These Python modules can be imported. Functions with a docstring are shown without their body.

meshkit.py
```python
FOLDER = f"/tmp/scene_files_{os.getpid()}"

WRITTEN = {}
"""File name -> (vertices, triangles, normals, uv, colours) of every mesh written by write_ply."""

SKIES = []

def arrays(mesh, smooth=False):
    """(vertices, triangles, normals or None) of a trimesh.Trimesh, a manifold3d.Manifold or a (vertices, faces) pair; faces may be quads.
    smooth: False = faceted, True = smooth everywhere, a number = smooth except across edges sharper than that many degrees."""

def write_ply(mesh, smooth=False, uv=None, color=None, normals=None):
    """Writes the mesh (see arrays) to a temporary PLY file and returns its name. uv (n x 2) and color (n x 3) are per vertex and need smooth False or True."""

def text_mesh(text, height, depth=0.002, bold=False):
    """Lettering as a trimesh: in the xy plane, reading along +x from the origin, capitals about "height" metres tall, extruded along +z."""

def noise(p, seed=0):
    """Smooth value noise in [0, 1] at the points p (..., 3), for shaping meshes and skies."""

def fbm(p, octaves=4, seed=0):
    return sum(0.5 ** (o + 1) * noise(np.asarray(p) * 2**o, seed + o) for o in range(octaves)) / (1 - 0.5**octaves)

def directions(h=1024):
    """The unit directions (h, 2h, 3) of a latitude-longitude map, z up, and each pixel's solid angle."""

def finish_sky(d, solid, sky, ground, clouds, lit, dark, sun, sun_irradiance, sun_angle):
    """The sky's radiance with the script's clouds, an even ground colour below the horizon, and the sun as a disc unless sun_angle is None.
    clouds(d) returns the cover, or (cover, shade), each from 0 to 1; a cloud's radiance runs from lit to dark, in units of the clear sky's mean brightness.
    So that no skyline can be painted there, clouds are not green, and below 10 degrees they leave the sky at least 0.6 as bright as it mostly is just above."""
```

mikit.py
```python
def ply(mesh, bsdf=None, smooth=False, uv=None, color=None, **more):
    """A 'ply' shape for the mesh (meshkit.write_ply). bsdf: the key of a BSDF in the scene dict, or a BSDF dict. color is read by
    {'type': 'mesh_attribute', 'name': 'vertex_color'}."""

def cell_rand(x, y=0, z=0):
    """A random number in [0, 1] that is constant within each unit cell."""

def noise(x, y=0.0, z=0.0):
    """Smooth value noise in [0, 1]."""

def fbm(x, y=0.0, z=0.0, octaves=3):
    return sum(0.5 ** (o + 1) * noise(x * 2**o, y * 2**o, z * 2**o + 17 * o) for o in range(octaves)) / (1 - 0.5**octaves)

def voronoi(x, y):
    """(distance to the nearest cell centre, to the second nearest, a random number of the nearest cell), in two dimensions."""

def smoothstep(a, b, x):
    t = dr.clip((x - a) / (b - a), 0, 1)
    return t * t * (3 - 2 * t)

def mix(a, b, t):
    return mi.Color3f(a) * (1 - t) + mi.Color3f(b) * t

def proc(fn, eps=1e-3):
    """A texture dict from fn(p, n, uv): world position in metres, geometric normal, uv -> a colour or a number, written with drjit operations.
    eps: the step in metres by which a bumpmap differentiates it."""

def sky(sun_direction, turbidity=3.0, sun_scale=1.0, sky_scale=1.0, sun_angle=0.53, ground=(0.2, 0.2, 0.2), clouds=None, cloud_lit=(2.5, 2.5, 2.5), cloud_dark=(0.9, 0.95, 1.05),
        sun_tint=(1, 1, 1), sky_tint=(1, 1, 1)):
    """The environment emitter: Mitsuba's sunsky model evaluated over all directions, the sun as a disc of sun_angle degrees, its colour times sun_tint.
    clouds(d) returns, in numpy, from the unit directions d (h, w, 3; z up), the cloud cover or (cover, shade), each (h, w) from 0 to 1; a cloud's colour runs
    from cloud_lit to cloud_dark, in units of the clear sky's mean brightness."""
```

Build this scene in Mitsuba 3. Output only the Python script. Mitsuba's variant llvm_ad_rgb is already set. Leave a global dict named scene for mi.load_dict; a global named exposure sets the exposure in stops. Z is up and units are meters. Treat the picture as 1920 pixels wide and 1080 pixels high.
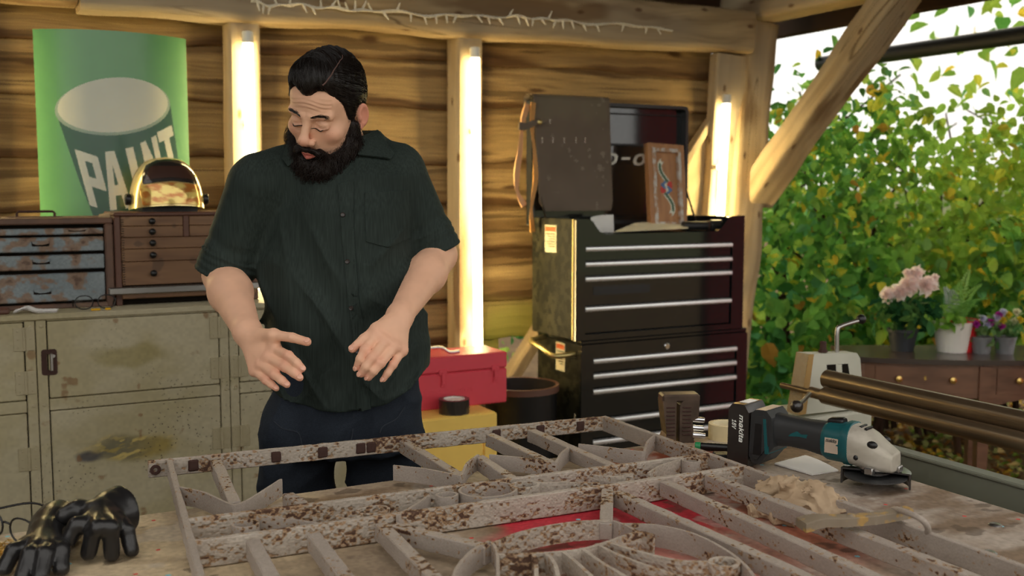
import math, random
import numpy as np
import trimesh
import shapely
from shapely.geometry import Polygon, LineString, Point, MultiPolygon, box as sbox
from shapely import affinity
import manifold3d as m3
import drjit as dr
import mitsuba as mi
import mikit, meshkit

random.seed(7)
rng = np.random.default_rng(7)
scene, labels = {}, {}

# ------------------------------------------------------------------ camera, sky, lights, exposure
# x runs along the back wall, y towards it, z up; the camera stands at the open front of the shed
FPX, PITCH, YAW, EYE = 1960.0, math.radians(5.42), math.radians(62.0), np.array([0.0, 0.0, 1.45])
HF = np.array([math.cos(YAW), math.sin(YAW), 0.0])            # horizontal view direction
RT = np.array([math.sin(YAW), -math.cos(YAW), 0.0])           # to the right
FW = HF * math.cos(PITCH) - np.array([0, 0, math.sin(PITCH)])
UP = HF * math.sin(PITCH) + np.array([0, 0, math.cos(PITCH)])
T = mi.ScalarTransform4f
scene['camera'] = {'type': 'thinlens', 'fov': math.degrees(2 * math.atan(960 / FPX)), 'fov_axis': 'x',
                   'aperture_radius': 0.0042, 'focus_distance': 2.15, 'near_clip': 0.05, 'far_clip': 200.0,
                   'to_world': T().look_at(origin=EYE.tolist(), target=(EYE + FW).tolist(), up=[0, 0, 1])}
def cloud_cover(d):
    n = meshkit.fbm(d * 2.3, 4, seed=3)
    return np.clip(0.93 + 0.25 * (n - 0.5), 0, 1), np.clip((n - 0.35) * 0.8, 0, 1)
scene['sky'] = mikit.sky((0.60, 0.45, 0.66), turbidity=4.0, sun_scale=0.22, sky_scale=1.0, sun_angle=18.0, clouds=cloud_cover,
                         cloud_lit=(2.55, 2.42, 2.22), cloud_dark=(1.85, 1.75, 1.65), ground=(0.16, 0.17, 0.10))
TUBE = (5.2, 4.15, 1.95)                                          # radiance of the tube lamps, one out of view
exposure = 2.6

# ------------------------------------------------------------------ helpers
def ray(x, y):
    return FW + RT * ((x - 960) / FPX) - UP * ((y - 540) / FPX)
def on(axis, val, x, y):
    """the point of the plane axis = val that shows at pixel x, y of the 1920 x 1080 frame"""
    d = ray(x, y); k = 'xyz'.index(axis)
    return EYE + d * ((val - EYE[k]) / d[k])
def at(x, y, v):
    """the point at horizontal depth v"""
    d = ray(x, y)
    return EYE + d * (v / d.dot(HF))
def uvz(u, v, z):
    return RT * u + HF * v + np.array([0, 0, z])

def srgb(r, g, b):
    c = np.array([r, g, b], float) / 255
    return np.where(c < 0.04045, c / 12.92, ((c + 0.055) / 1.055) ** 2.4).tolist()
def rgb(c): return {'type': 'rgb', 'value': [float(x) for x in c]}
def principled(base, rough=0.5, metal=0.0, spec=0.5, **more):
    return {'type': 'principled', 'base_color': base if isinstance(base, dict) else rgb(base), 'roughness': rough, 'metallic': metal, 'specular': spec, **more}
def mat(name, base, rough=0.5, metal=0.0, spec=0.5, bump=None, bscale=1.0, **more):
    b = principled(base, rough, metal, spec, **more)
    if bump is not None:
        b = {'type': 'bumpmap', 'tex': bump, 'scale': bscale, 'bsdf': b}
    scene[name] = {'type': 'twosided', 'bsdf': b}
    return name
VC = {'type': 'mesh_attribute', 'name': 'vertex_color'}

def key_of(base, parent=None):
    k = base if parent is None else parent + '__' + base
    if k not in scene and k not in labels and not any(s.startswith(k + '__') for s in list(scene)[-400:]): return k
    i = 1
    while f'{k}_{i:03d}' in scene or f'{k}_{i:03d}' in labels: i += 1
    return f'{k}_{i:03d}'
def tag(key, label=None, cat=None, group=None, kind=None):
    d = labels.setdefault(key, {})
    for k, v in (('label', label), ('category', cat), ('group', group), ('kind', kind)):
        if v: d[k] = v
    return key
def thing(name, label, cat, group=None, kind=None):
    return tag(key_of(name), label, cat, group, kind)
def add(name, mesh, bsdf, parent=None, smooth=35, color=None, uv=None, label=None, kind=None, **more):
    key = key_of(name, parent)
    if color is not None:
        n = len(mesh[0]) if isinstance(mesh, (tuple, list)) else len(mesh.vertices)
        color = np.broadcast_to(np.asarray(color, float), (n, 3))
    scene[key] = mikit.ply(mesh, bsdf, smooth=smooth, color=color, uv=uv, **more)
    if label or kind: tag(key, label, kind=kind)
    return key
def single(name, mesh, bsdf, label, cat, group=None, kind=None, **more):
    """a thing that is one mesh"""
    key = add(name, mesh, bsdf, **more)
    return tag(key, label, cat, group, kind)

def cat(*ms):
    flat = []
    for m in ms: flat += list(m) if isinstance(m, (list, tuple)) else [m]
    return trimesh.util.concatenate(flat)
def mv(m, M):
    m = m.copy(); m.apply_transform(M); return m
def frame(x, y, z, o=(0, 0, 0)):
    M = np.eye(4); M[:3, 0], M[:3, 1], M[:3, 2], M[:3, 3] = x, y, z, o; return M
def unit(v): v = np.asarray(v, float); return v / (np.linalg.norm(v) + 1e-12)
def rotz(a, o=(0, 0, 0)):
    c, s = math.cos(a), math.sin(a); return frame((c, s, 0), (-s, c, 0), (0, 0, 1), o)
def rot(axis, a, o=(0, 0, 0)):
    M = trimesh.transformations.rotation_matrix(a, axis); M[:3, 3] = o; return M
def hull(pts): return trimesh.convex.convex_hull(np.asarray(pts, float))
def cbox(s, c=(0, 0, 0), ch=0.004, M=None):
    """a box of size s about c with chamfered edges"""
    h = np.asarray(s, float) / 2; ch = min(ch, h.min() * 0.9); pts = []
    for sx in (-1, 1):
        for sy in (-1, 1):
            for sz in (-1, 1):
                for k in range(3):
                    p = h - ch; p = p.copy(); p[k] = h[k]; pts.append(p * (sx, sy, sz))
    m = hull(pts); m.apply_translation(c)
    return mv(m, M) if M is not None else m
def span(x0, x1, y0, y1, z0, z1, ch=0.004):
    return cbox((x1 - x0, y1 - y0, z1 - z0), ((x0 + x1) / 2, (y0 + y1) / 2, (z0 + z1) / 2), ch)
def bar_frame(p0, p1, up=(0, 0, 1)):
    p0, p1 = np.asarray(p0, float), np.asarray(p1, float)
    x = unit(p1 - p0); y = np.cross(up, x)
    y = unit(y) if np.linalg.norm(y) > 1e-6 else np.array([0, 1.0, 0]); z = np.cross(x, y)
    return frame(x, y, z, (p0 + p1) / 2), np.linalg.norm(p1 - p0)
def bar(p0, p1, w, h, up=(0, 0, 1), ch=0.002):
    M, L = bar_frame(p0, p1, up)
    return cbox((L, w, h), (0, 0, 0), ch, M)
def tubes(pts, r, sides=8, caps=True):
    """a tube along a polyline, radius r or one per point"""
    p = np.asarray(pts, float); n = len(p); r = np.broadcast_to(r, (n,))
    t = np.gradient(p, axis=0); t /= np.linalg.norm(t, axis=1, keepdims=True) + 1e-12
    a = np.zeros_like(p); ref = np.array([0, 0, 1.0]) if abs(t[0, 2]) < 0.9 else np.array([1.0, 0, 0])
    for i in range(n):
        v = ref - t[i] * ref.dot(t[i]); a[i] = ref = unit(v)
    b = np.cross(t, a); g = np.arange(sides) * 2 * np.pi / sides
    v = p[:, None] + r[:, None, None] * (np.cos(g)[None, :, None] * a[:, None] + np.sin(g)[None, :, None] * b[:, None])
    i, j = np.meshgrid(np.arange(n - 1), np.arange(sides), indexing='ij')
    q = np.stack([i * sides + j, i * sides + (j + 1) % sides, (i + 1) * sides + (j + 1) % sides, (i + 1) * sides + j], -1).reshape(-1, 4)
    f = np.vstack([q[:, [0, 1, 2]], q[:, [0, 2, 3]]]); v = v.reshape(-1, 3)
    if caps:
        k = np.arange(sides); v = np.vstack([v, p[0], p[-1]]); m = n * sides
        f = np.vstack([f, np.stack([(k + 1) % sides, k, k * 0 + m], 1), np.stack([(n - 1) * sides + k, (n - 1) * sides + (k + 1) % sides, k * 0 + m + 1], 1)])
    return trimesh.Trimesh(v, f, process=False)
def curve(pts, n=24):
    """a Catmull-Rom curve through the points"""
    p = np.asarray(pts, float); p = np.vstack([2 * p[0] - p[1], p, 2 * p[-1] - p[-2]]); out = []
    for t in np.linspace(0, len(p) - 3 - 1e-9, n):
        i = int(t); s = t - i; a, b, c, d = p[i:i + 4]
        out.append(0.5 * (2 * b + (c - a) * s + (2 * a - 5 * b + 4 * c - d) * s * s + (3 * b - a - 3 * c + d) * s ** 3))
    return np.array(out)
def lathe(profile, n=32, M=None):
    """profile: (r, z) points, turned about z"""
    pr = np.asarray(profile, float); g = np.arange(n) * 2 * np.pi / n
    v = np.stack([pr[:, :1] * np.cos(g), pr[:, :1] * np.sin(g), np.repeat(pr[:, 1:], n, 1)], -1).reshape(-1, 3)
    i, j = np.meshgrid(np.arange(len(pr) - 1), np.arange(n), indexing='ij')
    q = np.stack([i * n + j, i * n + (j + 1) % n, (i + 1) * n + (j + 1) % n, (i + 1) * n + j], -1).reshape(-1, 4)
    m = trimesh.Trimesh(v, np.vstack([q[:, [0, 1, 2]], q[:, [0, 2, 3]]]), process=False)
    m.update_faces(m.area_faces > 1e-14)
    return mv(m, M) if M is not None else m
def extr(poly, h, z=0.0, M=None):
    """a shapely polygon as a slab from z to z + h"""
    gs = [g for g in getattr(poly, 'geoms', [poly]) if g.area > 1e-9]
    m = cat([trimesh.creation.extrude_polygon(g, h, engine='earcut') for g in gs]); m.apply_translation((0, 0, z))
    return mv(m, M) if M is not None else m
def rrect(x0, y0, x1, y1, r):
    return sbox(x0 + r, y0 + r, x1 - r, y1 - r).buffer(r, quad_segs=6)
def pcyl(p0, p1, r, n=20, ch=None):
    """a cylinder with softened rims from p0 to p1"""
    M, L = bar_frame(p0, p1); ch = r * 0.12 if ch is None else ch; ch = min(ch, L * 0.4)
    prof = [(0, 0), (r - ch, 0), (r, ch), (r, L - ch), (r - ch, L), (0, L)]
    return lathe(prof, n, frame(M[:3, 1], M[:3, 2], M[:3, 0], np.asarray(p0, float)))
def ball(c, r, s=(1, 1, 1), sub=2):
    m = trimesh.creation.icosphere(subdivisions=sub, radius=1.0); m.apply_scale(np.asarray(s) * r); m.apply_translation(c); return m
def refine(m, L):
    v, f = trimesh.remesh.subdivide_to_size(m.vertices, m.faces, L, max_iter=12)
    m = trimesh.Trimesh(v, f, process=False); m.merge_vertices(); return m
def XZ(o=(0, 0, 0)):
    """drawings (x right, y up) stood upright in the plane y = const, extruded towards the camera side"""
    return frame((1, 0, 0), (0, 0, 1), (0, -1, 0), o)

# ------------------------------------------------------------------ implicit surfaces -> one continuous mesh (surface nets on sparse blocks)
def surface_nets(sdf, lo, hi, h, B=12, lip=1.3):
    lo, hi = np.asarray(lo, float), np.asarray(hi, float)
    nb = np.ceil((hi - lo) / (h * B)).astype(int)
    bc = np.stack(np.meshgrid(*[np.arange(k) for k in nb], indexing='ij'), -1).reshape(-1, 3)
    d = sdf(lo + (bc + 0.5) * (h * B))
    bc = bc[np.abs(d) < lip * h * B * 0.87 + 0.02]
    verts, quads, base = [], [], 0
    g = np.stack(np.meshgrid(*[np.arange(B + 2)] * 3, indexing='ij'), -1)
    idx = {}
    allv, cellid = [], []
    edges = []
    dims = nb * B + 2
    def cid(c): return (c[..., 0].astype(np.int64) * dims[1] + c[..., 1]) * dims[2] + c[..., 2]
    for k in range(0, len(bc), 64):
        bb = bc[k:k + 64]
        P = lo + (bb[:, None, None, None, :] * B + g[None]) * h
        D = sdf(P.reshape(-1, 3)).reshape(P.shape[:-1])
        for b, dd in zip(bb, D):
            s = dd < 0
            if s.all() or not s.any(): continue
            # cells of this block (B+1)^3 computed, owned B^3; vertices per owned cell
            m = B + 1
            cnt = np.zeros((m, m, m)); acc = np.zeros((m, m, m, 3))
            for ax in range(3):
                sl0 = [slice(None)] * 3; sl1 = [slice(None)] * 3
                sl0[ax] = slice(0, -1); sl1[ax] = slice(1, None)
                a, c = dd[tuple(sl0)], dd[tuple(sl1)]
                cr = (a < 0) != (c < 0)
                t = np.where(cr, a / np.where(cr, a - c, 1), 0)
                o1, o2 = [k2 for k2 in range(3) if k2 != ax]
                for i1 in (0, 1):
                    for i2 in (0, 1):
                        sl = [slice(None)] * 3
                        sl[o1] = slice(i1, i1 + m); sl[o2] = slice(i2, i2 + m)
                        crs, ts = cr[tuple(sl)], t[tuple(sl)]
                        cnt += crs
                        acc[..., ax] += np.where(crs, ts, 0); acc[..., o1] += crs * i1; acc[..., o2] += crs * i2
            own = cnt[:B, :B, :B] > 0
            c = np.argwhere(own)
            if len(c):
                pos = acc[:B, :B, :B][own] / cnt[:B, :B, :B][own][:, None]
                allv.append(lo + (b * B + c + pos) * h); cellid.append(cid(b * B + c))
            for ax in range(3):
                sl1 = [slice(0, B)] * 3; sl0 = [slice(0, B)] * 3; sl1[ax] = slice(1, B + 1)
                a, e = dd[tuple(sl0)] < 0, dd[tuple(sl1)] < 0
                w = np.argwhere(a != e)
                if not len(w): continue
                o1, o2 = (ax + 1) % 3, (ax + 2) % 3
                cell = b * B + w
                e1 = np.zeros(3, int); e1[o1] = 1; e2 = np.zeros(3, int); e2[o2] = 1
                q = np.stack([cid(cell), cid(cell - e1), cid(cell - e1 - e2), cid(cell - e2)], 1)
                fl = a[tuple(w.T)]
                q[~fl] = q[~fl][:, ::-1]
                edges.append(q)
    V, ids, Q = np.vstack(allv), np.concatenate(cellid), np.vstack(edges)
    order = np.argsort(ids); ids, V = ids[order], V[order]
    J = np.searchsorted(ids, Q); J = np.clip(J, 0, len(ids) - 1)
    okq = (ids[J] == Q).all(1); J = J[okq]
    return trimesh.Trimesh(V, np.vstack([J[:, [0, 1, 2]], J[:, [0, 2, 3]]]), process=False)
def smin(a, b, k):
    h = np.maximum(k - np.abs(a - b), 0) / k
    return np.minimum(a, b) - h * h * k * 0.25
def smax(a, b, k): return -smin(-a, -b, k)
def sd_cone(p, a, b, ra, rb):
    """capsule from a to b whose radius runs from ra to rb"""
    a, b = np.asarray(a, float), np.asarray(b, float); ab = b - a
    t = np.clip((p - a) @ ab / (ab @ ab + 1e-12), 0, 1)
    return np.linalg.norm(p - a - t[:, None] * ab, axis=1) - (ra + (rb - ra) * t)
def sd_ell(p, c, r, R=None):
    q = p - np.asarray(c, float)
    if R is not None: q = q @ R
    r = np.asarray(r, float)
    k0 = np.linalg.norm(q / r, axis=1); k1 = np.linalg.norm(q / (r * r), axis=1)
    return k0 * (k0 - 1) / (k1 + 1e-9)
def sd_box(p, c, s, r=0.0, R=None):
    q = p - np.asarray(c, float)
    if R is not None: q = q @ R
    q = np.abs(q) - (np.asarray(s, float) - r)
    return np.linalg.norm(np.maximum(q, 0), axis=1) + np.minimum(q.max(1), 0) - r
# ------------------------------------------------------------------ procedural materials
nz, fb, sst, mx = mikit.noise, mikit.fbm, mikit.smoothstep, mikit.mix
C3 = mi.Color3f
def tex_plank(p, n, uv):
    # uv: x along the board, y across it from 0 (lower waney edge) to 1; grain flows along x and bends round knots
    u, v = uv.x, uv.y
    w = fb(u * 1.3, v * 2.2, 3.1, 3)
    grain = fb(u * 3.0 + 5 * w, v * 20 + 7 * w, 1.7, 3)
    fine = nz(u * 9, v * 90, 0.5)
    c = mx((0.36, 0.215, 0.085), (0.60, 0.415, 0.19), grain)
    c = mx(c, (0.17, 0.085, 0.03), sst(0.44, 0.66, fb(u * 1.1 + 3 + w, v * 4.2 + 1.4 * w, 8.0, 4)) * 0.68)
    c = mx(c, (0.07, 0.032, 0.012), sst(0.60, 0.70, fb(u * 1.9 + 8, v * 7 + 2 * w, 3.0, 4)) * 0.6)
    c = c * (0.34 + 0.30 * fine + 0.28 * nz(u * 22, v * 240, 2.5))
    edge = v + 0.35 * (fb(u * 2.2, v * 1.5, 6.0, 3) - 0.5)
    bark = 1 - sst(0.02, 0.15, edge)
    bark2 = sst(0.86, 0.97, v + 0.25 * (fb(u * 3.1, 2.0, 4.0, 2) - 0.5))
    dark = mx((0.035, 0.016, 0.006), (0.12, 0.055, 0.02), fine)
    c = mx(c, dark, dr.clip(bark * 0.93 + bark2 * 0.6, 0, 0.95))
    k = mikit.voronoi(u * 1.1 + 0.3 * w, v * 0.9 + dr.floor(u * 0.21) * 3)
    c = mx(c, (0.09, 0.045, 0.02), (1 - sst(0.02, 0.07, k[0])) * sst(0.45, 0.5, k[2]))
    moss = sst(0.62, 0.72, nz(p.x * 2.2, p.z * 2.5, 2.0)) * (1 - sst(1.15, 1.35, p.z)) * sst(1.9, 2.0, p.x)
    return mx(c, (0.22, 0.24, 0.04), moss * 0.6)
mat('plank_wood', mikit.proc(tex_plank), 0.72, spec=0.25)
def tex_timber(p, n, uv):
    u, v = uv.x, uv.y
    w = fb(u * 1.5, v * 5, 2.0, 3)
    g = fb(u * 2.5 + 2 * w, v * 40 + 5 * w, 4.0, 3)
    c = mx((0.25, 0.165, 0.085), (0.54, 0.41, 0.24), g)
    c = mx(c, (0.40, 0.33, 0.24), sst(0.45, 0.7, fb(u * 1.1, v * 4, 9.0, 3)) * 0.6)
    c = mx(c, (0.16, 0.085, 0.035), sst(0.60, 0.78, fb(u * 2.1 + 9, v * 9, 5.0, 4)) * 0.75)
    crack = sst(0.475, 0.5, fb(u * 1.2, v * 22, 7.0, 2)) * (1 - sst(0.5, 0.525, fb(u * 1.2, v * 22, 7.0, 2)))
    c = mx(c, (0.10, 0.055, 0.02), crack * sst(0.55, 0.7, nz(u * 2.0, v * 6, 3.0)) * 0.7)
    k = mikit.voronoi(u * 2.7, v * 6.0)[0]
    return mx(c, (0.12, 0.06, 0.025), (1 - sst(0.02, 0.07, k)) * 0.9)
mat('oak', mikit.proc(tex_timber), 0.75, spec=0.25)
mat('gusset_wood', mikit.proc(lambda p, n, uv: mx((0.42, 0.30, 0.15), (0.60, 0.47, 0.27), fb(p.x * 6 + p.z * 5, p.z * 16 - p.x * 18, 2.0, 4))), 0.7)
mat('dark_timber', srgb(62, 44, 32), 0.8, spec=0.2)
mat('black_pole', srgb(34, 34, 36), 0.5)
def blob(p, x, y, rx, ry, seed, soft=0.5):
    d = dr.sqrt(dr.square((p.x - x) / rx) + dr.square((p.y - y) / ry)) + 0.9 * (fb(p.x * 9, p.y * 9, seed, 4) - 0.5)
    return 1 - sst(1 - soft, 1.0 + soft * 0.3, d)
def tex_table(p, n, uv):
    a = fb(p.x * 3.0, p.y * 6, 1.0, 4); b = fb(p.x * 14, p.y * 14, 5.0, 4); f = nz(p.x * 160, p.y * 160, 2.0)
    c = mx((0.25, 0.18, 0.115), (0.38, 0.30, 0.22), a)
    c = mx(c, (0.36, 0.30, 0.25), blob(p, 1.45, 1.25, 0.40, 0.42, 4.0))
    c = mx(c, (0.58, 0.46, 0.29), blob(p, 0.25, 1.70, 0.45, 0.32, 2.0) * 0.8)  # tan patch, brightened to carry the light falling on the left bench
    c = mx(c, (0.13, 0.07, 0.03), sst(0.48, 0.70, fb(p.x * 5 + 3, p.y * 11, 3.0, 4)) * 0.75)
    c = mx(c, (0.25, 0.045, 0.02), blob(p, 1.30, 1.76, 0.17, 0.17, 6.0))
    c = mx(c, (0.30, 0.085, 0.04), blob(p, 1.2, 1.52, 0.18, 0.30, 9.0) * 0.8)
    c = mx(c, (0.46, 0.03, 0.045), blob(p, 0.99, 1.53, 0.25, 0.27, 7.0, 0.3))
    c = mx(c, (0.56, 0.25, 0.20), blob(p, 1.0, 1.20, 0.27, 0.22, 3.0) * 0.85)
    c = mx(c, (0.40, 0.13, 0.075), blob(p, 1.22, 1.28, 0.08, 0.20, 13.0) * 0.7)
    c = mx(c, (0.045, 0.033, 0.025), blob(p, 0.82, 1.70, 0.13, 0.05, 8.0) * 0.8)
    c = mx(c, (0.50, 0.44, 0.38), sst(0.60, 0.72, b) * 0.45)
    c = mx(c, (0.07, 0.045, 0.03), sst(0.66, 0.74, fb(p.x * 20 + 7, p.y * 26, 9.0, 3)) * 0.6)
    s = mikit.voronoi(p.x * 16, p.y * 16)
    c = mx(c, (0.55, 0.06, 0.05), (1 - sst(0.05, 0.07, s[0])) * sst(0.80, 0.82, s[2]))
    c = mx(c, (0.25, 0.55, 0.62), (1 - sst(0.06, 0.08, s[0])) * (1 - sst(0.10, 0.11, s[2])))
    return c * (0.86 + 0.28 * f)
mat('table_paint', mikit.proc(tex_table), mikit.proc(lambda p, n, uv: 0.42 + 0.35 * fb(p.x * 7, p.y * 7, 2.0, 3)), spec=0.4)
def rust_mask(p, s):
    a = fb(p.x * 160 * s, p.y * 160 * s, p.z * 160 * s, 3); b = fb(p.x * 14, p.y * 14, p.z * 14 + 4, 3)
    return a + 0.9 * (b - 0.5)
def tex_gate(p, n, uv):
    m = rust_mask(p, 1.0); f = nz(p.x * 400, p.y * 400, p.z * 400)
    c = mx((0.27, 0.225, 0.19), (0.36, 0.31, 0.265), fb(p.x * 16, p.y * 16, p.z * 16, 3)) * (0.88 + 0.24 * f)
    c = mx(c, (0.30, 0.15, 0.035), sst(0.66, 0.76, m) * 0.7)
    return mx(c, (0.06, 0.028, 0.018), sst(0.74, 0.84, m))
mat('gate_paint', mikit.proc(tex_gate), 0.62, spec=0.35)
def tex_rust(p, n, uv):
    m = rust_mask(p, 1.0); f = nz(p.x * 300, p.y * 300, p.z * 300)
    c = mx((0.30, 0.25, 0.20), (0.42, 0.37, 0.31), fb(p.x * 24, p.y * 24, p.z * 24, 3)) * (0.8 + 0.4 * f)
    c = mx(c, (0.30, 0.14, 0.03), sst(0.50, 0.66, m) * 0.65)
    return mx(c, (0.075, 0.038, 0.024), sst(0.62, 0.78, m))
def bump_rust(p, n, uv):
    return -1.0 * sst(0.45, 0.68, rust_mask(p, 1.0)) + 0.5 * nz(p.x * 300, p.y * 300, p.z * 300)
mat('gate_rust', mikit.proc(tex_rust), 0.75, spec=0.3, bump=mikit.proc(bump_rust, 0.0008), bscale=0.0022)
mat('rust_dark', srgb(58, 34, 26), 0.8)
mat('vc_matte', VC, 0.75, spec=0.2)
mat('vc_satin', VC, 0.42)
mat('vc_gloss', VC, 0.16)
mat('black_rubber', srgb(24, 24, 25), 0.45)
mat('black_plastic', srgb(20, 20, 21), 0.35)
mat('chrome', (0.82, 0.83, 0.85), 0.14, metal=1.0)
mat('steel', (0.46, 0.45, 0.44), 0.34, metal=1.0)
mat('white_plastic', srgb(226, 224, 215), 0.4)
mat('paper', srgb(226, 224, 218), 0.8)

# ------------------------------------------------------------------ structure: ground, walls, roof
WALL_Y, POST_X = 4.0, 3.43
def tex_ground(p, n, uv):
    g = fb(p.x * 6, p.y * 6, 1.0, 4)
    return mx((0.055, 0.035, 0.018), (0.15, 0.10, 0.05), g) * (0.7 + 0.6 * nz(p.x * 90, p.y * 90, 1.0))
mat('earth', mikit.proc(tex_ground), 0.9, spec=0.1)
def slab(x0, x1, y0, y1, z, n=2, th=0.1):
    return span(x0, x1, y0, y1, z - th, z, 0.002)
tag(add('floor', slab(-3.5, POST_X + 0.1, -1.5, 4.15, 0.0), 'earth'), 'bare earth and grit floor of the open shed', kind='structure')
tag(add('floor_garden', slab(POST_X + 0.1, 30, -8, 30, -0.01), 'earth'), 'dark garden soil outside the open side of the shed', kind='structure')

def plank_board(x0, x1, z0, z1, k, y=WALL_Y):
    """a waney-edged board: wavy proud lower edge, tucked-in upper edge"""
    nx = int((x1 - x0) / 0.05) + 2; xs = np.linspace(x0, x1, nx)
    q = np.stack([xs * 1.7, xs * 0 + k * 3.7, xs * 0], -1); q2 = np.stack([xs * 7, xs * 0 + k * 5.1, xs * 0], -1)
    wav = 0.055 * (meshkit.fbm(q, 3, seed=k) - 0.5) + 0.018 * (meshkit.noise(q2, seed=k + 9) - 0.5)
    prof = [(1.12, 0.004), (1.0, 0.000), (0.72, -0.004), (0.4, -0.008), (0.12, -0.013), (0.03, -0.013), (0.0, -0.009), (0.0, 0.02)]
    V, UV = [], []
    for t, dy in prof:
        low = z0 + wav; z = low + (z1 - low) * t
        bumpy = 0.006 * (meshkit.fbm(np.stack([xs * 2.5, z * 9, xs * 0 + k], -1), 2, seed=5) - 0.5)
        V.append(np.stack([xs, y + dy + bumpy, z], -1)); UV.append(np.stack([xs + k * 7.31, xs * 0 + min(t, 1.0)], -1))
    V, UV = np.array(V).reshape(-1, 3), np.array(UV).reshape(-1, 2)
    i, j = np.meshgrid(np.arange(len(prof) - 1), np.arange(nx - 1), indexing='ij')
    a = i * nx + j; f = np.stack([a, a + nx, a + nx + 1, a + 1], -1).reshape(-1, 4)
    return (V, f), UV
tag(add('wall_back', cat(span(-3.0, 2.06, WALL_Y + 0.03, WALL_Y + 0.07, 0, 3.3, 0.002), span(2.06, 2.34, WALL_Y + 0.03, WALL_Y + 0.07, 0.93, 2.75, 0.002), span(2.34, 3.13, WALL_Y + 0.03, WALL_Y + 0.07, 0, 2.62, 0.002), span(3.13, 3.60, 4.10, 4.13, 2.24, 2.45, 0.002)), 'dark_timber'), 'back wall of the shed clad in rough waney-edged boards', kind='structure')
tag(add('wall_added_shade', span(-2.72, -2.66, 1.2, 4.05, 0, 3.3, 0.002), 'dark_timber'), 'dark slab added out of view at the left to shade the shed interior', kind='structure')  # added out of view to block sky light from the left
zs = [0.0]
zr = np.random.default_rng(3)
while zs[-1] < 2.05: zs.append(zs[-1] + 0.17 + 0.07 * zr.random())
zs[-1] = 2.26
k = 0
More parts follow.
